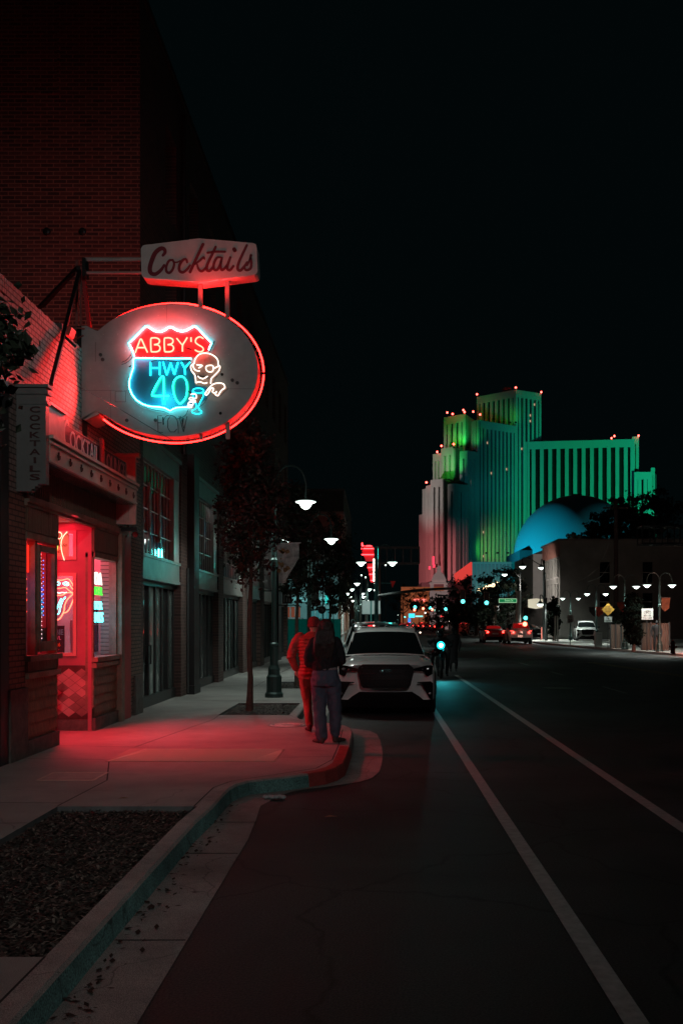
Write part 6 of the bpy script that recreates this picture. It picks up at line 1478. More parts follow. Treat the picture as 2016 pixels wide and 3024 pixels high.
# electricity cabinet, bollards
t = thing("utility_cabinet", "white upright utility cabinet on the far pavement beside the dark SUV", "cabinet", (at(1767,0,66).x,66,.15)); a, b = at(1757,1911,66), at(1777,1867,66)
MB().box(a.x,b.x,66,66.4,.15,b.z).build("casing", M("cabinet_white", (.5,.48,.44), .5), t, bevel=.01); MB().box(a.x+.03,b.x-.03,65.985,66,.25,b.z-.08).build("door", M("cabinet_door", (.42,.40,.37), .5), t)
for px, Y, lab in ((1638,84,"left one of the two thin white posts by the pale building"),(1645,84,"right one of the two thin white posts by the pale building"),(1598,90,"red and white post beside the hydrant")):
    o = thing("white_post", lab, "post", (at(px,0,Y).x,Y,.15)); MB().cyl((at(px,0,Y).x,Y,.15),(at(px,0,Y).x,Y,2.3 if px != 1598 else 1.3),.06,n=8).build("pipe", M("post_white" if px != 1598 else "post_red", (.6,.55,.52) if px != 1598 else (.6,.15,.12), .5), o)
def hydrant(lab, px, Y, mt, py0):
    x = at(px,0,Y).x; t = thing("fire_hydrant", lab, "fire hydrant", (x,Y,.15)); m = MB(); m.lathe([(.17,0),(.17,.05),(.12,.07),(.11,.5),(.14,.52),(.14,.56),(.11,.60),(.07,.68),(.03,.72),(.03,.76),(.001,.76)], (x,Y,.15), 16); m.build("barrel", mt, t)
    m = MB(); m.cyl((x-.2,Y,.55),(x+.2,Y,.55),.055,n=10); m.cyl((x,Y-.2,.50),(x,Y,.50),.075,n=10); m.build("outlet_cap", mt, t)
hydrant("bright red fire hydrant right of the white SUV's tail lights", 1563, 82, M("hydrant_red", (.55,.02,.02), .4), 1875)
hydrant("dark red fire hydrant at the right edge of the far pavement", 1985, 50, M("hydrant_dark", (.25,.01,.015), .4), 1900)
# pedestrian
pd = thing("person", "lone dark pedestrian standing in front of the corrugated fence", "person")
m = MB(); head_(m,(0,0,1.62),1,-1); limb(m,[(0,0,1.42),(0,0,1.53)],[.055,.055]); shell_torso(m,[(.88,0,0,.17,.12),(1.05,0,0,.16,.12),(1.3,0,0,.21,.13),(1.43,0,0,.18,.11),(1.48,0,0,.07,.07)])
for q in (1,-1):
    limb(m,[(q*.19,0,1.4),(q*.27,.02,1.12),(q*.25,-.05,.88)],[.065,.055,.04]); hand(m,(q*.25,-.05,.88),(0,-.1,-1),q); limb(m,[(q*.09,0,.9),(q*.12,-.03,.5),(q*.12,.02,.1)],[.10,.07,.055]); shoe(m,q*.12,0,0,math.pi)
fused("body", m, M("dark_clothes", (.012,.012,.014), .8), pd, .016, 3); pd.location = (at(1937,0,56).x,56,.15)
# evergreens and trees on the right
tree("conical_evergreen", "big dark conical evergreen before the metal fence", 14.55, 56.5, .3, 1.95, (.50,.5,1.65), 13000, .15, ((LEAF_E,1.0),), 21, tr=.09, cat="evergreen")
tree("conical_evergreen", "narrow dark conical evergreen at the pale building's corner", 15.6, 88, .3, 2.2, (.55,.5,1.8), 9000, .2, ((LEAF_E,1.0),), 22, tr=.09, cat="evergreen")
tree("small_bush_tree", "loose low tree between the lamp and red pennant by the fence", at(1825,0,64).x, 64, .8, 2.0, (.8,.6,1.0), 1800, .12, ((LEAF_G,1.0),), 23)
BGT = "dark trees rising behind the brick building"
for px, py, Y, rx, rz, n, sd, lab in ((1715,1596,130,3.2,1.1,1500,31,"low dark tree clump at the left end of the roofline before the dome"),(1772,1572,130,3.0,2.4,2000,32,"rounded tree crown rising before the middle of the dome"),(1830,1545,132,3.6,4.0,3200,33,"tallest dark tree before the right half of the dome"),(1895,1540,135,4.2,4.6,3200,34,"dark tree with green light glinting through its top"),(1945,1510,138,3.0,3.4,2200,35,"rightmost tall tree before the right hotel wing"),(1860,1600,130,5.0,3.2,2600,36,"wide low tree right behind the roof edge")):
    c = at(px, py, Y); tree("background_tree", lab, c.x, Y, c.z-rz-2, c.z, (rx,2.2,rz), n, .42, ((LEAF_G,1.0),), sd, group=BGT, tr=.3)
STR = "boulevard trees before the teal glass box"
for px, py, Y, rx, rz, n, sd, lab in ((1310,1815,170,4.0,3.0,2200,41,"dark boulevard tree behind the rightmost distant signal"),(1350,1800,125,3.4,3.6,2200,42,"boulevard tree behind the left big cyan signal"),(1405,1790,118,3.6,3.6,2600,43,"boulevard tree with a lamp lit patch of green leaves"),(1462,1775,112,3.0,4.0,2600,44,"boulevard tree under the street name sign"),(1500,1762,118,2.6,4.0,2200,45,"spiky topped tree before the lit marquee"),(1190,1775,230,5,4,1500,46,"dark tree left of the orange arch building"),(1255,1770,240,5,4,1500,47,"dark tree right of the orange arch building")):
    c = at(px, py, Y); tree("boulevard_tree", lab, c.x, Y, c.z-rz*.8, c.z, (rx,2.0,rz), n, .36, ((LEAF_G,1.0),), sd, group=STR, tr=.16)
# utility pole and wires
up_ = thing("utility_pole", "tall dark utility pole rising before the brick building", "utility pole", (at(1817,0,70).x,70,.15)); x = at(1817,0,70).x
MB().cyl((x,70,.15),(x,70,at(0,1475,70).z),.19,.13,10).build("pole", M("tarred_wood", (.02,.017,.015), .8), up_); MB().bar((x-.9,70,at(0,1500,70).z),(x+.9,70,at(0,1500,70).z),.1).build("crossarm", M("tarred_wood", (.02,.017,.015), .8), up_)
for k, (p0, p1, p2) in enumerate((((1800,1600),(1760,1680),(1706,1718)),((1812,1640),(1775,1700),(1735,1718)))):
    tag(MB().tube(crom([at(*p0,70), at(*p1,72), at(*p2,76)], 8), .018, 4).build("overhead_wire", M("cable_pale", (.12,.12,.11), .5)), ("upper" if k == 0 else "lower")+" sagging wire running down left from the utility pole", "wire")
# truss gantries
def gantry(lab, px0, px1, py0, py1, Y, n):
    a, b = at(px0,py1,Y), at(px1,py0,Y); t = thing("sign_gantry", lab, "gantry", ((a.x+b.x)/2,Y,a.z)); m = MB()
    for yy in (Y, Y+.9):
        m.bar((a.x,yy,a.z),(b.x,yy,a.z),.1); m.bar((a.x,yy,b.z),(b.x,yy,b.z),.1)
        for k in range(n+1):
            x = a.x+(b.x-a.x)*k/n; m.bar((x,yy,a.z),(x,yy,b.z),.06)
    for k in range(n+1):
        x = a.x+(b.x-a.x)*k/n; m.bar((x,Y,a.z),(x,Y+.9,a.z),.05); m.bar((x,Y,b.z),(x,Y+.9,b.z),.05)
    m.build("truss", M("truss_steel", (.10,.10,.10), .4, .5), t); return t, a, b
g, a, b = gantry("dark steel truss gantry jutting in from the right edge above the building", 1895, 2080, 1553, 1606, 48, 5)
MB().cyl((b.x,48.4,.15),(b.x,48.4,b.z),.2,n=10).build("post", DSTEEL, g)
m = MB(); m.tube([at(1932+9*math.cos(k*.5236),1582+9*math.sin(k*.5236),48.2) for k in range(12)], .05, 5, True); m.build("hoop", DSTEEL, g)
g, a, b = gantry("dark truss gantry over the road right of the red theatre sign", 1118, 1238, 1616, 1663, 66, 5)
MB().cyl((a.x,66.4,.15),(a.x,66.4,b.z),.16,n=10).build("post", DSTEEL, g)

# ================================================================ BUILDINGS OF THE BLOCKS BEYOND
def house(name, lab, x0, x1, y0, y1, h, mat, wins=None, cat="building", front=True, roofmat=None):
    """box building; wins = list of (face, u0,u1,z0,z1) with face 'S' (towards camera), 'W' or 'E'"""
    t = thing(name, lab, cat, ((x0+x1)/2,y0,0)); m = MB()
    hs = {'S': [], 'W': [], 'E': []}
    for w in (wins or []): hs[w[0]].append(w[1:])
    holes_wall(m, (x0,y0,0), (1,0,0), (0,0,1), (0,-1,0), x1-x0, h, hs['S'], .2)
    holes_wall(m, (x0,y0,0), (0,1,0), (0,0,1), (-1,0,0), y1-y0, h, hs['W'], .2)
    holes_wall(m, (x1,y0,0), (0,1,0), (0,0,1), (1,0,0), y1-y0, h, hs['E'], .2)
    m.quad((x0,y1,0),(x1,y1,0),(x1,y1,h),(x0,y1,h)); m.build("wall", mat, t)
    MB().box(x0+.1,x1-.1,y0+.1,y1-.1,h-.35,h-.3).build("roof", roofmat or M("tar_roof", (.03,.03,.03), .9), t)
    return t
def wpane(t, face, x, y, u0, u1, z0, z1, mt, nm="window"):
    m = MB()
    if face == 'S': m.box(x+u0, x+u1, y+.15, y+.19, z0, z1)
    else:
        s = 1 if face == 'W' else -1; m.box(x+s*.15, x+s*.19, y+u0, y+u1, z0, z1)
    w = m.build(nm, mt, t)
    m = MB()
    if face == 'S':
        m.box(x+u0-.1,x+u1+.1,y-.08,y+.05,z0-.14,z0-.02); m.box(x+u0,x+u1,y+.1,y+.15,(z0+z1)/2-.04,(z0+z1)/2+.04)
    else:
        s = 1 if face == 'W' else -1; m.box(x-s*.08,x+s*.05,y+u0-.1,y+u1+.1,z0-.14,z0-.02)
    m.build("sill", M("window_sill", (.3,.28,.26), .7), w)
DPANE = M("dark_pane", (.006,.008,.009), .1)
# right brick building, three storeys; west face looks on the street
wn = []
WY = [(.8,1.7),(2.5,3.4),(4.6,5.5),(7.0,7.9),(9.0,9.9)]
for z0, z1 in ((1.0,2.9),(4.0,5.9),(6.6,8.6)): wn += [('W',a_,b_,z0,z1) for a_, b_ in WY]
for a_ in (4.2,8.7,13.4,18,22.5):
    wn += [('S',a_,a_+1.05,3.0,4.8),('S',a_,a_+1.05,5.9,8.1)]
BRT = M("stucco_grey", (.20,.19,.175), .85, noise=.2, nscale=.7, bump=.2, bscale=3)
bb = house("brick_hotel", "three storey old building with dark sash windows, pale side wall lit by street lamps", 19.3, 48, 105, 116, 10.35, BRT, wn)
for w in wn: wpane(bb, w[0], 19.3, 105, w[1], w[2], w[3], w[4], DPANE)
MB().box(19.25,19.29,105,116,8.75,10.35).build("brick_frieze", M("frieze_brick", (.30,.13,.10), .8, noise=.3, nscale=2), bb)
MB().box(19.1,48,104.85,116.1,10.35,10.55).build("cornice", M("cornice_grey", (.16,.14,.13), .8), bb)
lamp('SPOT', "wall_wash_cyan", (15.5,101,1.2), 900, (.04,.95,1), None, .2, (19.3,111,2.6), 60, .9)
lamp('SPOT', "wall_wash_white", (12.5,104,5.5), 5200, (1,.93,.85), None, .3, (19.3,110,5.2), 75, .9)
# grey block behind and teal box
gb = house("grey_block", "windowless grey block between the teal glass box and the brick building", 23.5, 36, 150, 170, 12.0, M("block_grey", (.30,.28,.26), .8, noise=.12, nscale=.6))
MB().box(32.2,36,148.5,149.9,12,14.0).build("roof_box", M("block_pale", (.36,.35,.34), .8), gb); m = MB(); m.prism([(23.5,149,12.0),(28.5,149,14.0),(36,149,14.3),(36,149,12.0)], (0,15,0)); m.build("dark_roof", M("tar_roof", (.03,.03,.03), .9), gb)
lamp('SPOT', "block_wash", (22,128,7), 6500, (1,.93,.88), None, .5, (29,150,7), 75, .9)
tb_ = thing("teal_glass_box", "teal ribbed glass casino box with a slanted red side sign and bulb lit canopy", "building", (26,175,0))
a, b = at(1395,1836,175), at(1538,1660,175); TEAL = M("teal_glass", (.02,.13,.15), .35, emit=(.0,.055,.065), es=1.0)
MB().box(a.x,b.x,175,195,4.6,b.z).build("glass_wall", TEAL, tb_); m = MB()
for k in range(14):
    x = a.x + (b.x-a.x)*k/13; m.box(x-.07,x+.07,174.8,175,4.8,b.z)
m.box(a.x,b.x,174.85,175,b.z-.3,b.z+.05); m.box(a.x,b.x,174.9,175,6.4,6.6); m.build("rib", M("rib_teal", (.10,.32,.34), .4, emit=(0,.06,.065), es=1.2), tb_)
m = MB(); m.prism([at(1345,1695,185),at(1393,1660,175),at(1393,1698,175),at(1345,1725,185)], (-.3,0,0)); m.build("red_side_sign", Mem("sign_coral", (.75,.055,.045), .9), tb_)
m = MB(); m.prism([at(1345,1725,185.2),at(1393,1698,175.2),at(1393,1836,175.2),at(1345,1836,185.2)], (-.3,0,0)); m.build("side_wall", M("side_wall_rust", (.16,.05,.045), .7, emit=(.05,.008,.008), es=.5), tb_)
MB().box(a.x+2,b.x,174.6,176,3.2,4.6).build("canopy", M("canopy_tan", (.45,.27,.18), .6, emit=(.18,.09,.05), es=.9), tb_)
m = MB()
for k in range(12): m.ball(at(1412+k*5.5, 1741-k*1.9+(3 if k % 2 else 0), 174), .22,.1,.22,8,5)
for k in range(14): m.ball(at(1420+k*2.9, 1744-k*.95, 174), .09,.05,.09,6,4)
m.build("canopy_bulb", Mem("bulb_warm", (5,3.4,1.8), .8), tb_)
for px in (1470,1487,1497): pass
# white cupola tower and orange arch building
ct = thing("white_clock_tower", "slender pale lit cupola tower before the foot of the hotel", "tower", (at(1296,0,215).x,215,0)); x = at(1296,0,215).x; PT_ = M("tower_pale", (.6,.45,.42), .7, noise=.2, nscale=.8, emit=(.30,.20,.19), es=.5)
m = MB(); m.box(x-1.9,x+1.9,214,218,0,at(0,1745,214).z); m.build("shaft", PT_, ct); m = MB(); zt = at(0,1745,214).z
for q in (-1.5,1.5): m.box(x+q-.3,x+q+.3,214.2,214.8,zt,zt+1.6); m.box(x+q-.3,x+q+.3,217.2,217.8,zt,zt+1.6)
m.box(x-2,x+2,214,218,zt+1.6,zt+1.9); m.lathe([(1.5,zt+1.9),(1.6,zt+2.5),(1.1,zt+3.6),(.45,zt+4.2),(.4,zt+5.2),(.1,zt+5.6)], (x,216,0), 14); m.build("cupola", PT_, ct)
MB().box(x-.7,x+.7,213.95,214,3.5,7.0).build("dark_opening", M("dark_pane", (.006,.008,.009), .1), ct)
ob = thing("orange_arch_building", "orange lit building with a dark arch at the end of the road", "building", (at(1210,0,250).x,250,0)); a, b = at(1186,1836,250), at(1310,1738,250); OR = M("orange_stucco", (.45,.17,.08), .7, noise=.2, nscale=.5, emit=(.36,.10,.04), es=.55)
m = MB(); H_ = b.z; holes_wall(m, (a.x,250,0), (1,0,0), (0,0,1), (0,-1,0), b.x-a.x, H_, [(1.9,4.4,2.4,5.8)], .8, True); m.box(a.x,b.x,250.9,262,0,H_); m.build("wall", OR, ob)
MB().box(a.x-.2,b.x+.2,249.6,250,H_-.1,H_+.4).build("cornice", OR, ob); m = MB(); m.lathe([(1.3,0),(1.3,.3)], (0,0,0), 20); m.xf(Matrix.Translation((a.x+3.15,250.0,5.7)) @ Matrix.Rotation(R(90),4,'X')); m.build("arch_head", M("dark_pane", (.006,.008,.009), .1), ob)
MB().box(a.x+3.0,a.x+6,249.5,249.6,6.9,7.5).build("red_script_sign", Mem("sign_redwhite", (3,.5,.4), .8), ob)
# red theatre blade sign and lit shops, left
th = thing("red_theatre_sign", "tall red neon blade sign with a column of white bulbs above the far left shops", "blade sign", tuple(at(1085,1660,72)))
for k, (P, y_) in enumerate((([(1065,1620),(1104,1620),(1104,1657),(1080,1657)],0),([(1083,1664),(1104,1664),(1104,1720),(1094,1720)],0))):
    m = MB(); m.prism([at(x,y,72) for x, y in P], (0,.35,0)); m.build("panel", M("blade_red", (.35,.015,.02), .4, emit=(.5,.012,.02), es=.6), th)
m = MB()
for (p, q) in (((1066,1620),(1104,1620)),((1067,1638),(1104,1638)),((1085,1676),(1102,1676)),((1090,1696),(1102,1696)),((1094,1714),(1102,1714)),((1069,1603),(1069,1613)),((1070,1612),(1100,1612))): m.tube([at(*p,71.9),at(*q,71.9)], .045, 6)
m.build("red_tube", Mem("blade_tube", (8,.3,.35), 1.0), th)
m = MB()
for k in range(16): m.ball(at(1103.5,1652+k*4.2,71.8), .075,.06,.05,6,4)
m.build("bulb", Mem("blade_bulb", (5,3.6,3.0), .9), th)
SH = [("pale_corner_building","teal lit pale corner shop behind the walkers",-9,-2.35,60,72,6.2,(.34,.42,.42)),
      ("brown_shop","narrow brown brick shop past the corner building",-10,-2.6,74,86,9.8,(.25,.16,.13)),
      ("cream_shop","cream shop front glowing beside the roof of the silver car",-11,-2.9,88,104,7.5,(.5,.4,.33)),
      ("dark_tower_block","dark slab of a building behind the far left lamps",-22,-3.6,108,140,16,(.08,.075,.07))]
for nm, lab, x0, x1, y0, y1, h_, c in SH:
    wn = [('E', q*2.4+.8, q*2.4+2.2, 1.0, 2.9) for q in range(int((y1-y0-.8)//2.4))] + [('E', q*2.4+.9, q*2.4+2.0, 4.1, 5.6) for q in range(int((y1-y0-.8)//2.4))]
    if nm == "pale_corner_building": wn += [('S', 1.0, 2.6, .9, 2.7), ('S', 3.2, 4.4, .9, 2.7), ('S', 5.0, 6.2, .15, 2.6)]
    hb = house(nm, lab, x0, x1, y0, y1, h_, M(nm+"_wall", c, .8, noise=.2, nscale=1.2), wn)
    for k, w in enumerate(wn):
        lit = (k % 3 != 1) and w[3] < 2 and nm != "dark_tower_block"
        if w[0] == 'S': wpane(hb, 'S', x0, y0, w[1], w[2], w[3], w[4], Mem("lit_shop_rust", (.20,.06,.035), .7) if k % 2 else Mem("lit_shop_teal", (.05,.22,.23), .7)); m = MB(); [m.box(x0+w[1]+q*(w[2]-w[1])/4-.03,x0+w[1]+q*(w[2]-w[1])/4+.03,y0+.06,y0+.149,w[3],w[4]) for q in range(1,4)]; m.box(x0+w[1],x0+w[2],y0+.07,y0+.14,w[3]+(w[4]-w[3])*.6,w[3]+(w[4]-w[3])*.6+.08); m.build("mullion", M("mullion_pale", (.4,.5,.5), .5), hb)
        else: wpane(hb, 'E', x1, y0, w[1], w[2], w[3], w[4], Mem("lit_shop_warm", (.75,.46,.31), .9) if lit else DPANE)
    MB().box(x0-.1,x1+.12,y0-.12,y1+.1,h_,h_+.2).build("cornice", M("cornice_grey", (.16,.14,.13), .8), hb)
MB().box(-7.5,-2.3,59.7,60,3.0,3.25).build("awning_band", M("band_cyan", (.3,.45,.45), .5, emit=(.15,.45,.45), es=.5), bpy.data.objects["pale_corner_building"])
lamp('SPOT', "corner_wash", (-1,56,3.6), 420, (.45,1,1), None, .3, (-5,60,1.8), 90, .9)
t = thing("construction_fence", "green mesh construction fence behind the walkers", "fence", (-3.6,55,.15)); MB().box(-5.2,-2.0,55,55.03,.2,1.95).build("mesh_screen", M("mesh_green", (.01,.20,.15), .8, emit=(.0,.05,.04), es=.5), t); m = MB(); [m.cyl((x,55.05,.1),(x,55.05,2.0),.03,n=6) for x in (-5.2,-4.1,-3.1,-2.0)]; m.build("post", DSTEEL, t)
# strings of far lights
FL = "far street lights down the road"
for k, (px, py, Y, c) in enumerate(((1138,1669,110,0),(1067,1699,90,0),(1079,1705,92,0),(1105,1743,130,0),(1079,1762,160,0),(1086,1774,180,0),(1019,1768,150,0),(1042,1774,170,0),(1340,1818,160,0),(1300,1832,190,0),(1326,1834,190,0),(1240,1868,118,1),(1195,1822,220,2),(1176,1816,240,0),(1255,1810,230,0),(1410,1812,150,2),(1455,1826,140,2),(1440,1757,150,0),(1462,1765,150,2),(1425,1812,140,0))):
    t = thing("far_light", "%s pinpoint light on a thin pole %s" % (("white","white","cyan")[c], ("above the theatre sign right","left of the theatre sign","beside the theatre sign","low under the theatre sign","near the far left lamps","lowest by the teal pole","among the leftmost far lamps","right of the leftmost far lamps","among the boulevard trees","behind the motorcyclist","just right of the motorcyclist","close above the parked car","far down the centre of the road","farthest to the left of the road end","under the orange building","under the boulevard trees","left of the white SUV","by the left edge of the name sign","touching the name sign","in the green leaves")[k]), "light", tuple(at(px,py,Y)), 0, FL)
    p = at(px,py,Y); MB().ball(p, .0007*Y, nu=10, nv=6).build("bulb", Mem("far_%d" % c, ((4,4.4,4),(5,4,3),(.4,3.6,3.6))[c], 1.0), t); MB().cyl((p.x,p.y+.2,.1),(p.x,p.y+.2,p.z),.04,n=5).build("pole", DSTEEL, t)
# small lit shop signs at the road end
for px0, px1, py0, py1, Y, c, lab in ((1206,1224,1812,1824,200,(.1,1.6,2.2),"cyan lit sign cluster at the road end"),(1226,1248,1818,1822,200,(.5,2.0,1.8),"pale green lit strip right of the cyan sign cluster"),(1204,1212,1826,1838,200,(.05,.5,1.6),"small blue lit sign below the cyan cluster"),(1281,1299,1799,1805,150,(.5,1.0,.8),"small pale street name sign beyond the motorcyclist"),(1300,1312,1816,1822,180,(2.4,.15,.15),"small red lit sign right of the distant signals"),(1357,1375,1839,1842,140,(1.8,.1,.1),"upper red lit strip of the low kiosk behind the boulevard trees")):
    a, b = at(px0,py1,Y), at(px1,py0,Y); t = thing("far_sign", lab, "lit sign", (a.x,Y,.1), 0, "small lit signs far down the road"); MB().box(a.x,b.x,Y,Y+.2,a.z,b.z).build("panel", Mem("fs%d" % px0, c, .7), t); MB().cyl(((a.x+b.x)/2,Y+.3,.1),((a.x+b.x)/2,Y+.3,b.z),.06,n=5).build("pole", DSTEEL, t)
ks = house("low_kiosk", "low kiosk with a red lit eave behind the boulevard trees", at(1352,0,142).x, at(1384,0,142).x, 142, 148, 1.5, M("kiosk_wall", (.4,.3,.27), .7)); MB().box(at(1350,0,142).x,at(1386,0,142).x,141.5,142,1.5,1.62).build("eave_light", Mem("eave_red", (1.8,.15,.1), .8), ks)
# blocks along the right boulevard so the road end does not stop in nothing
RB = [("boulevard_shop","low dark shop row behind the boulevard trees",14.5,22,122,148,3.6),("boulevard_shop","dark block behind the far boulevard trees",16,30,190,240,5.5),("boulevard_shop","far dark block left at the road end",-30,-5,150,200,10),("boulevard_shop","low dark block left behind the distant signals",-20,-6,210,300,8),("boulevard_shop","dark flat block far behind the clock tower",24,60,250,300,7)]
for nm, lab, x0, x1, y0, y1, h_ in RB:
    wn = [('W', q*3+1, q*3+2.6, .9, 2.6) for q in range(int((y1-y0-1)//3))] if x0 > 0 else [('E', q*3+1, q*3+2.6, .9, 2.6) for q in range(int((y1-y0-1)//3))]
    hb = house(nm, lab, x0, x1, y0, y1, h_, M("dim_block", (.10,.09,.085), .85, noise=.2, nscale=.5), wn)
    for k, w in enumerate(wn): wpane(hb, w[0], x0 if w[0] == 'W' else x1, y0, w[1], w[2], w[3], w[4], Mem("lit_shop_dim", (.55,.45,.34), .5) if k % 3 == 0 else DPANE)
# ================================================================ CASINO HOTEL AND DOME
PALE = M("hotel_concrete", (.42,.40,.38), .8, noise=.06, nscale=.08)
STRIP = M("hotel_glass_strip", (.010,.014,.014), .25)
ht = thing("casino_hotel", "huge stepped casino hotel tower with lit concrete ribs glowing green and pink", "hotel", (90,550,0))
def hz(px, py): return at(1200 + px*.52041, 1120 + py*.52041, 1)  # direction helper
def H(zx, Y): return (1200 + zx*.52041 - VX)*Y/F
def Zt(zy, Y): return EYE - (1120 + zy*.52041 - VY)*Y/F
rrh = random.Random(17); WIN = MB(); RLT = MB()
def face_panel(p, q, z0, z1, n, nm, first=1.2, ribw=None, band=4.0, lit=.012, depth=1.1):
    """ribbed wall from p to q (plan points), window strips recessed between n+1 ribs"""
    p = Vector((*p,0)); q = Vector((*q,0)); d = q-p; L = d.length; d.normalize(); nrm = Vector((d.y,-d.x,0))
    if nrm.y > 0: nrm = -nrm
    step = L/(n+.0001); rw = ribw or step*.48
    m = MB()
    for k in range(n+1):
        c = min(max(rw/2, k*L/n), L-rw/2); o = p + d*(c-rw/2); m.obox(o + nrm*0 + Vector((0,0,z0)), d, -nrm, (0,0,1), rw, depth, z1-z0-band)
    m.obox(p + Vector((0,0,z1-band)), d, -nrm, (0,0,1), L, depth, band)
    zz = z0 + 12
    rb = m.build(nm, PALE, ht)
    MB().obox(p - nrm*depth + Vector((0,0,z0)), d, -nrm, (0,0,1), L, .3, z1-z0-.5).build("glass_strip", STRIP, rb)
    for k in range(n):
        for f in range(int((z1-z0-band)//3.2)):
            if rrh.random() < lit*1.25:
                c = p + d*((k+.5)*L/n - rw*.12) - nrm*(depth-.15) + Vector((0,0,z0+f*3.2+1)); WIN.obox(c, d, nrm, (0,0,1), .9, .08, 1.2)
    return rb
def block(xl, xc, xr, Yl, Yc, Yr, ztop, zbase, nl, nr, nm="tower_wing", plain=False):
    """wing with a left face and a right face meeting at the near corner"""
    pl, pc, pr = (H(xl,Yl),Yl), (H(xc,Yc),Yc), (H(xr,Yr),Yr); z1 = Zt(ztop,Yc)
    if nl: face_panel(pl, pc, zbase, z1, nl, nm)
    if nr: face_panel(pc, pr, zbase, z1, nr, nm)
    m = MB()
    if nl == 0: m.quad((*pl,zbase),(*pc,zbase),(*pc,z1),(*pl,z1))
    if nr == 0: m.quad((*pc,zbase),(*pr,zbase),(*pr,z1),(*pc,z1))
    if m.v: m.build("plain_wall", PALE, ht)
    v = (pl[0]+pr[0]-pc[0], Yl+Yr-Yc); m = MB(); m.quad((*pl,z1-.8),(*pc,z1-.8),(*pr,z1-.8),(*v,z1-.8)); m.quad((*pl,zbase),(*v,zbase),(*v,z1),(*pl,z1)); m.quad((*pr,zbase),(*v,zbase),(*v,z1),(*pr,z1)); m.build("roof", M("hotel_roof", (.05,.05,.05), .9), ht)
    return pl, pc, pr, z1
def red(zx, zy, Y): RLT.ball((H(zx,Y), Y-.5, Zt(zy,Y)), .55, nu=8, nv=6)
# central tower
block(397,618,763, 566,548,558, 58, 0, 8, 6)
block(404,618,640, 528,545,556, 232, 0, 0, 0) if False else None
face_panel((H(404,528),528), (H(622,545),545), 0, Zt(230,528), 10, "tower_wing")
m = MB(); m.quad((H(404,528),528,Zt(230,528)-.8),(H(622,545),545,Zt(230,528)-.8),(H(615,552),552,Zt(230,528)-.8),(H(400,562),562,Zt(230,528)-.8)); m.build("roof", M("hotel_roof", (.05,.05,.05), .9), ht)
face_panel((H(366,533),533), (H(404,528),528), 0, Zt(230,528), 2, "tower_wing", ribw=1.5)
# right wing
face_panel((H(672,553),553), (H(1290,545),545), 0, Zt(347,549), 13, "long_wing", ribw=2.05, band=4.2)
face_panel((H(1278,548),548), (H(1316,548),548), 0, Zt(325,548), 1, "long_wing", ribw=1.6)
face_panel((H(1290,543),543), (H(1384,543),543), 0, Zt(526,543), 3, "long_wing", ribw=1.8); face_panel((H(1384,546),546), (H(1407,546),546), 0, Zt(502,546), 1, "long_wing", ribw=1.0)
m = MB(); m.box(H(672,553),H(1316,553),556,585,0,Zt(352,549)); m.box(H(1290,553),H(1405,553),549,580,0,Zt(530,543)); m.build("wing_core", M("hotel_roof", (.05,.05,.05), .9), ht)
# stepped left wing blocks
block(210,330,400, 548,538,560, 196, 0, 4, 0)
block(195,268,345, 538,530,552, 380, 0, 2, 0)
face_panel((H(300,524),524), (H(345,521),521), 0, Zt(404,521), 1, "tower_wing", ribw=2.0); face_panel((H(345,521),521), (H(405,527),527), 0, Zt(404,521), 2, "tower_wing")
block(148,196,230, 545,540,550, 418, 0, 2, 0)
block(135,206,260, 526,520,540, 563, 0, 2, 0)
face_panel((H(232,514),514), (H(278,511),511), 0, Zt(590,511), 1, "tower_wing", ribw=2.0); face_panel((H(278,511),511), (H(350,518),518), 0, Zt(590,511), 3, "tower_wing")
block(108,136,160, 532,528,540, 600, 0, 1, 0); block(89,108,125, 540,536,550, 620, 0, 1, 0); block(70,89,100, 548,544,556, 766, 0, 1, 0)
m = MB(); [m.quad((H(a,Y1),Y1,z-.6),(H(b,Y2),Y2,z-.6),(H(c,Y3),Y3,z-.6),(H(d,Y4),Y4,z-.6)) for a,Y1,b,Y2,c,Y3,d,Y4,z in ((300,524,345,521,405,527,330,552,Zt(404,521)),(232,514,278,511,350,518,280,545,Zt(590,511)))]; m.build("roof", M("hotel_roof", (.05,.05,.05), .9), ht)
MB().box(H(552,555),H(592,555),555,562,Zt(62,555),Zt(42,555)).build("rooftop_plant", M("plant_red", (.3,.08,.08), .7), ht)
WIN.build("lit_room_window", Mem("room_warm", (1.0,.62,.38), .55), ht)
for zx, zy, Y in ((398,86,566),(618,48,548),(762,74,558),(230,190,545),(260,198,540),(321,176,545),(328,187,538),(377,185,560),(415,201,555),(197,379,538),(266,369,530),(173,413,540),(112,586,528),(1160,335,549),(1176,323,549),(1313,321,547)): red(zx, zy, Y)
RLT.build("red_beacon", Mem("beacon_red", (12,.8,.6), 1.0), ht)
# stray small lights at the left foot
m = MB(); 
for zx, zy in ((130,1070),(152,1015),(152,1030),(152,1045),(155,1060)): m.box(H(zx,515)-.5,H(zx,515)+.5,514.5,515,Zt(zy,515)-.8,Zt(zy,515)+.8)
m.build("red_marquee_strip", Mem("marq_red", (2.5,.1,.2), .8), ht)
podium = MB().box(H(88,500),H(1390,500),505,600,0,Zt(1150,500)).build("podium", M("podium_dark", (.10,.10,.10), .8), ht)
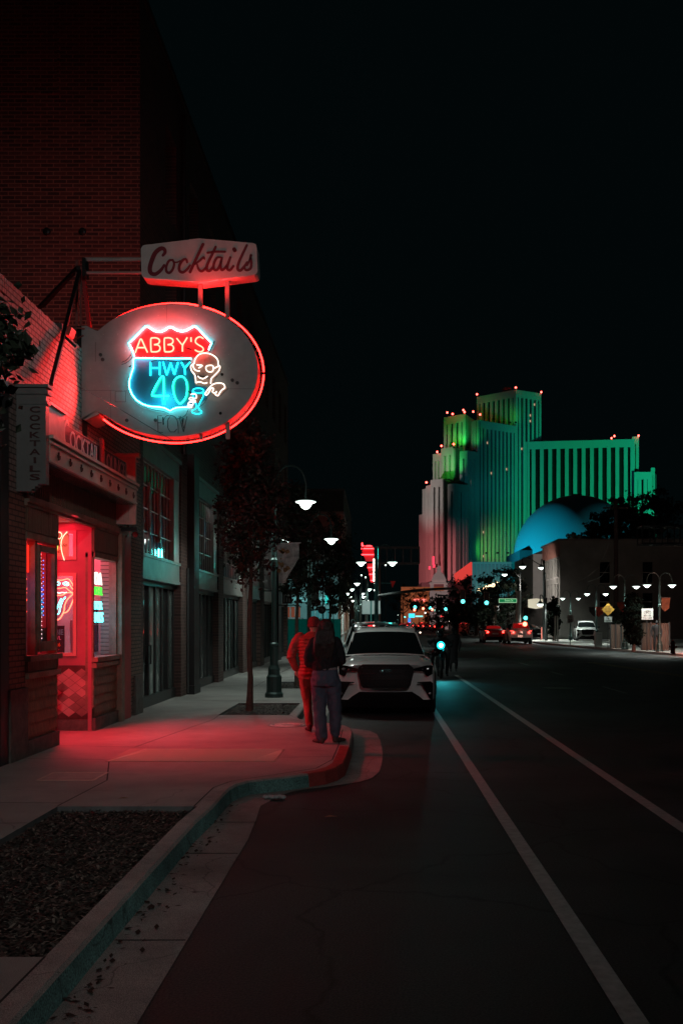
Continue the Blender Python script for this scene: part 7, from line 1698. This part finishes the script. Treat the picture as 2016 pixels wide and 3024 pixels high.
# floodlights: fittings on the setbacks and on the ground that colour the ribs
G_ = (.03,1,.22); T_ = (.05,.72,.62); Gy = (.25,1,.12)
def flood(x, y, z, tx, ty, tz, e, c, ang=70, blend=.9):
    lamp('SPOT', "flood_lamp", (x,y,z), e, c, None, 1.2, (tx,ty,tz), ang, blend)
    fx.obox((x-.6,y-.4,z-1.2), (1,0,0), (0,1,0), (0,0,1), 1.2, .8, .8)
fx = MB()
E = 1.15
flood(205,395,8, 142,550,60, 1.15e6*E, (.01,.80,.36), 52)                       # teal wash over right facing walls
for z_ in (22,58,92): flood(20,300,8, 66,540,z_, 3.4e5*E, (.01,.38,.44), 15)
flood(112,497,22, 84,545,60, 2.2e4*E, (.01,.42,.36), 80)
flood(-30,400,8, 30,528,30, 6.0e5*E, (1,.24,.26), 26)               # pink foot
flood(-60,410,8, 32,540,76, 6.5e5*E, (.74,.66,.62), 17)              # pale left steps
flood(-60,380,8, 64,560,112, 1.6e5*E, (.22,.55,.30), 7)
for q in range(11):                                              # green uplights along the long wing
    x = H(700+q*58,530); flood(x,536,20, x+1,548,62, 9.5e3*E*(.5+q*.13), (.02,1,.10), 100)
for zx, Y, zb in ((345,525,404),(318,545,385)): pass
for zx, Y, ztp, e in ((340,541,378,7e3),(262,533,378,3e3),(245,524,560,7e3),(276,525,552,5e3),(375,530,395,4e3)): 
    x = H(zx,Y); z0 = Zt(ztp,Y)+.5; flood(x, Y-8, z0-2, x, Y+4, z0+14, e, (.02,1,.16), 75)
for zx in (440,500,560,598): x = H(zx,530); flood(x,520,Zt(1000,522)+2, x+1,540,Zt(960,540), 2.2e3, (.05,1,.10), 120)
for zx in (440,560,590): x = H(zx,560); flood(x,540,Zt(236,540), x,560,Zt(180,560), 1.0e3, (.06,1,.04), 70)
for zx in (300,255): x = H(zx,545); flood(x,534,Zt(372,534), x,548,Zt(320,548), 3.5e3, (.06,1,.04), 60)
for zx in (215,230): x = H(zx,530); flood(x,518,Zt(560,518), x,534,Zt(500,534), 4e3, (.05,1,.06), 60)
fx.build("flood_fitting", BLACK, ht)
# dome
dm = thing("blue_dome", "giant smooth dome lit blue from the left in front of the hotel", "dome", (78,470,0)); DY = 440
cx = H(960, DY); Rr = 31.0*DY/500*1.0; topz = Zt(660, DY); cz = topz - Rr
DOM = M("dome_skin", (.40,.42,.43), .55, noise=.03, nscale=.1)
m = MB(); prof = []
for k in range(30):
    a = R(-35 + (125)*k/29); prof.append((max(.01,Rr*math.cos(a)), cz + Rr*math.sin(a)))
m.lathe(prof, (cx,DY,0), 96); m.build("shell", DOM, dm, smooth=True)
MB().box(cx-2.2,cx+2.2,DY-2,DY+2,topz-.3,topz+.5).build("hatch", DSTEEL, dm)
m = MB(); m.box(cx-Rr,cx+Rr+10,DY-Rr*.6,DY+Rr,0,Zt(985,DY)); m.build("drum", M("podium_dark", (.10,.10,.10), .8), dm)
lamp('SPOT', "dome_flood", (cx-85,DY-42,4), 5.2e5, (.005,.40,.60), None, 2, (cx-12,DY-8,cz+10), 50, .9)

lamp('SPOT', "dome_fill", (cx+60,DY-70,4), 2.0e5, (.02,.30,.36), None, 2, (cx,DY,cz+8), 60, .9)
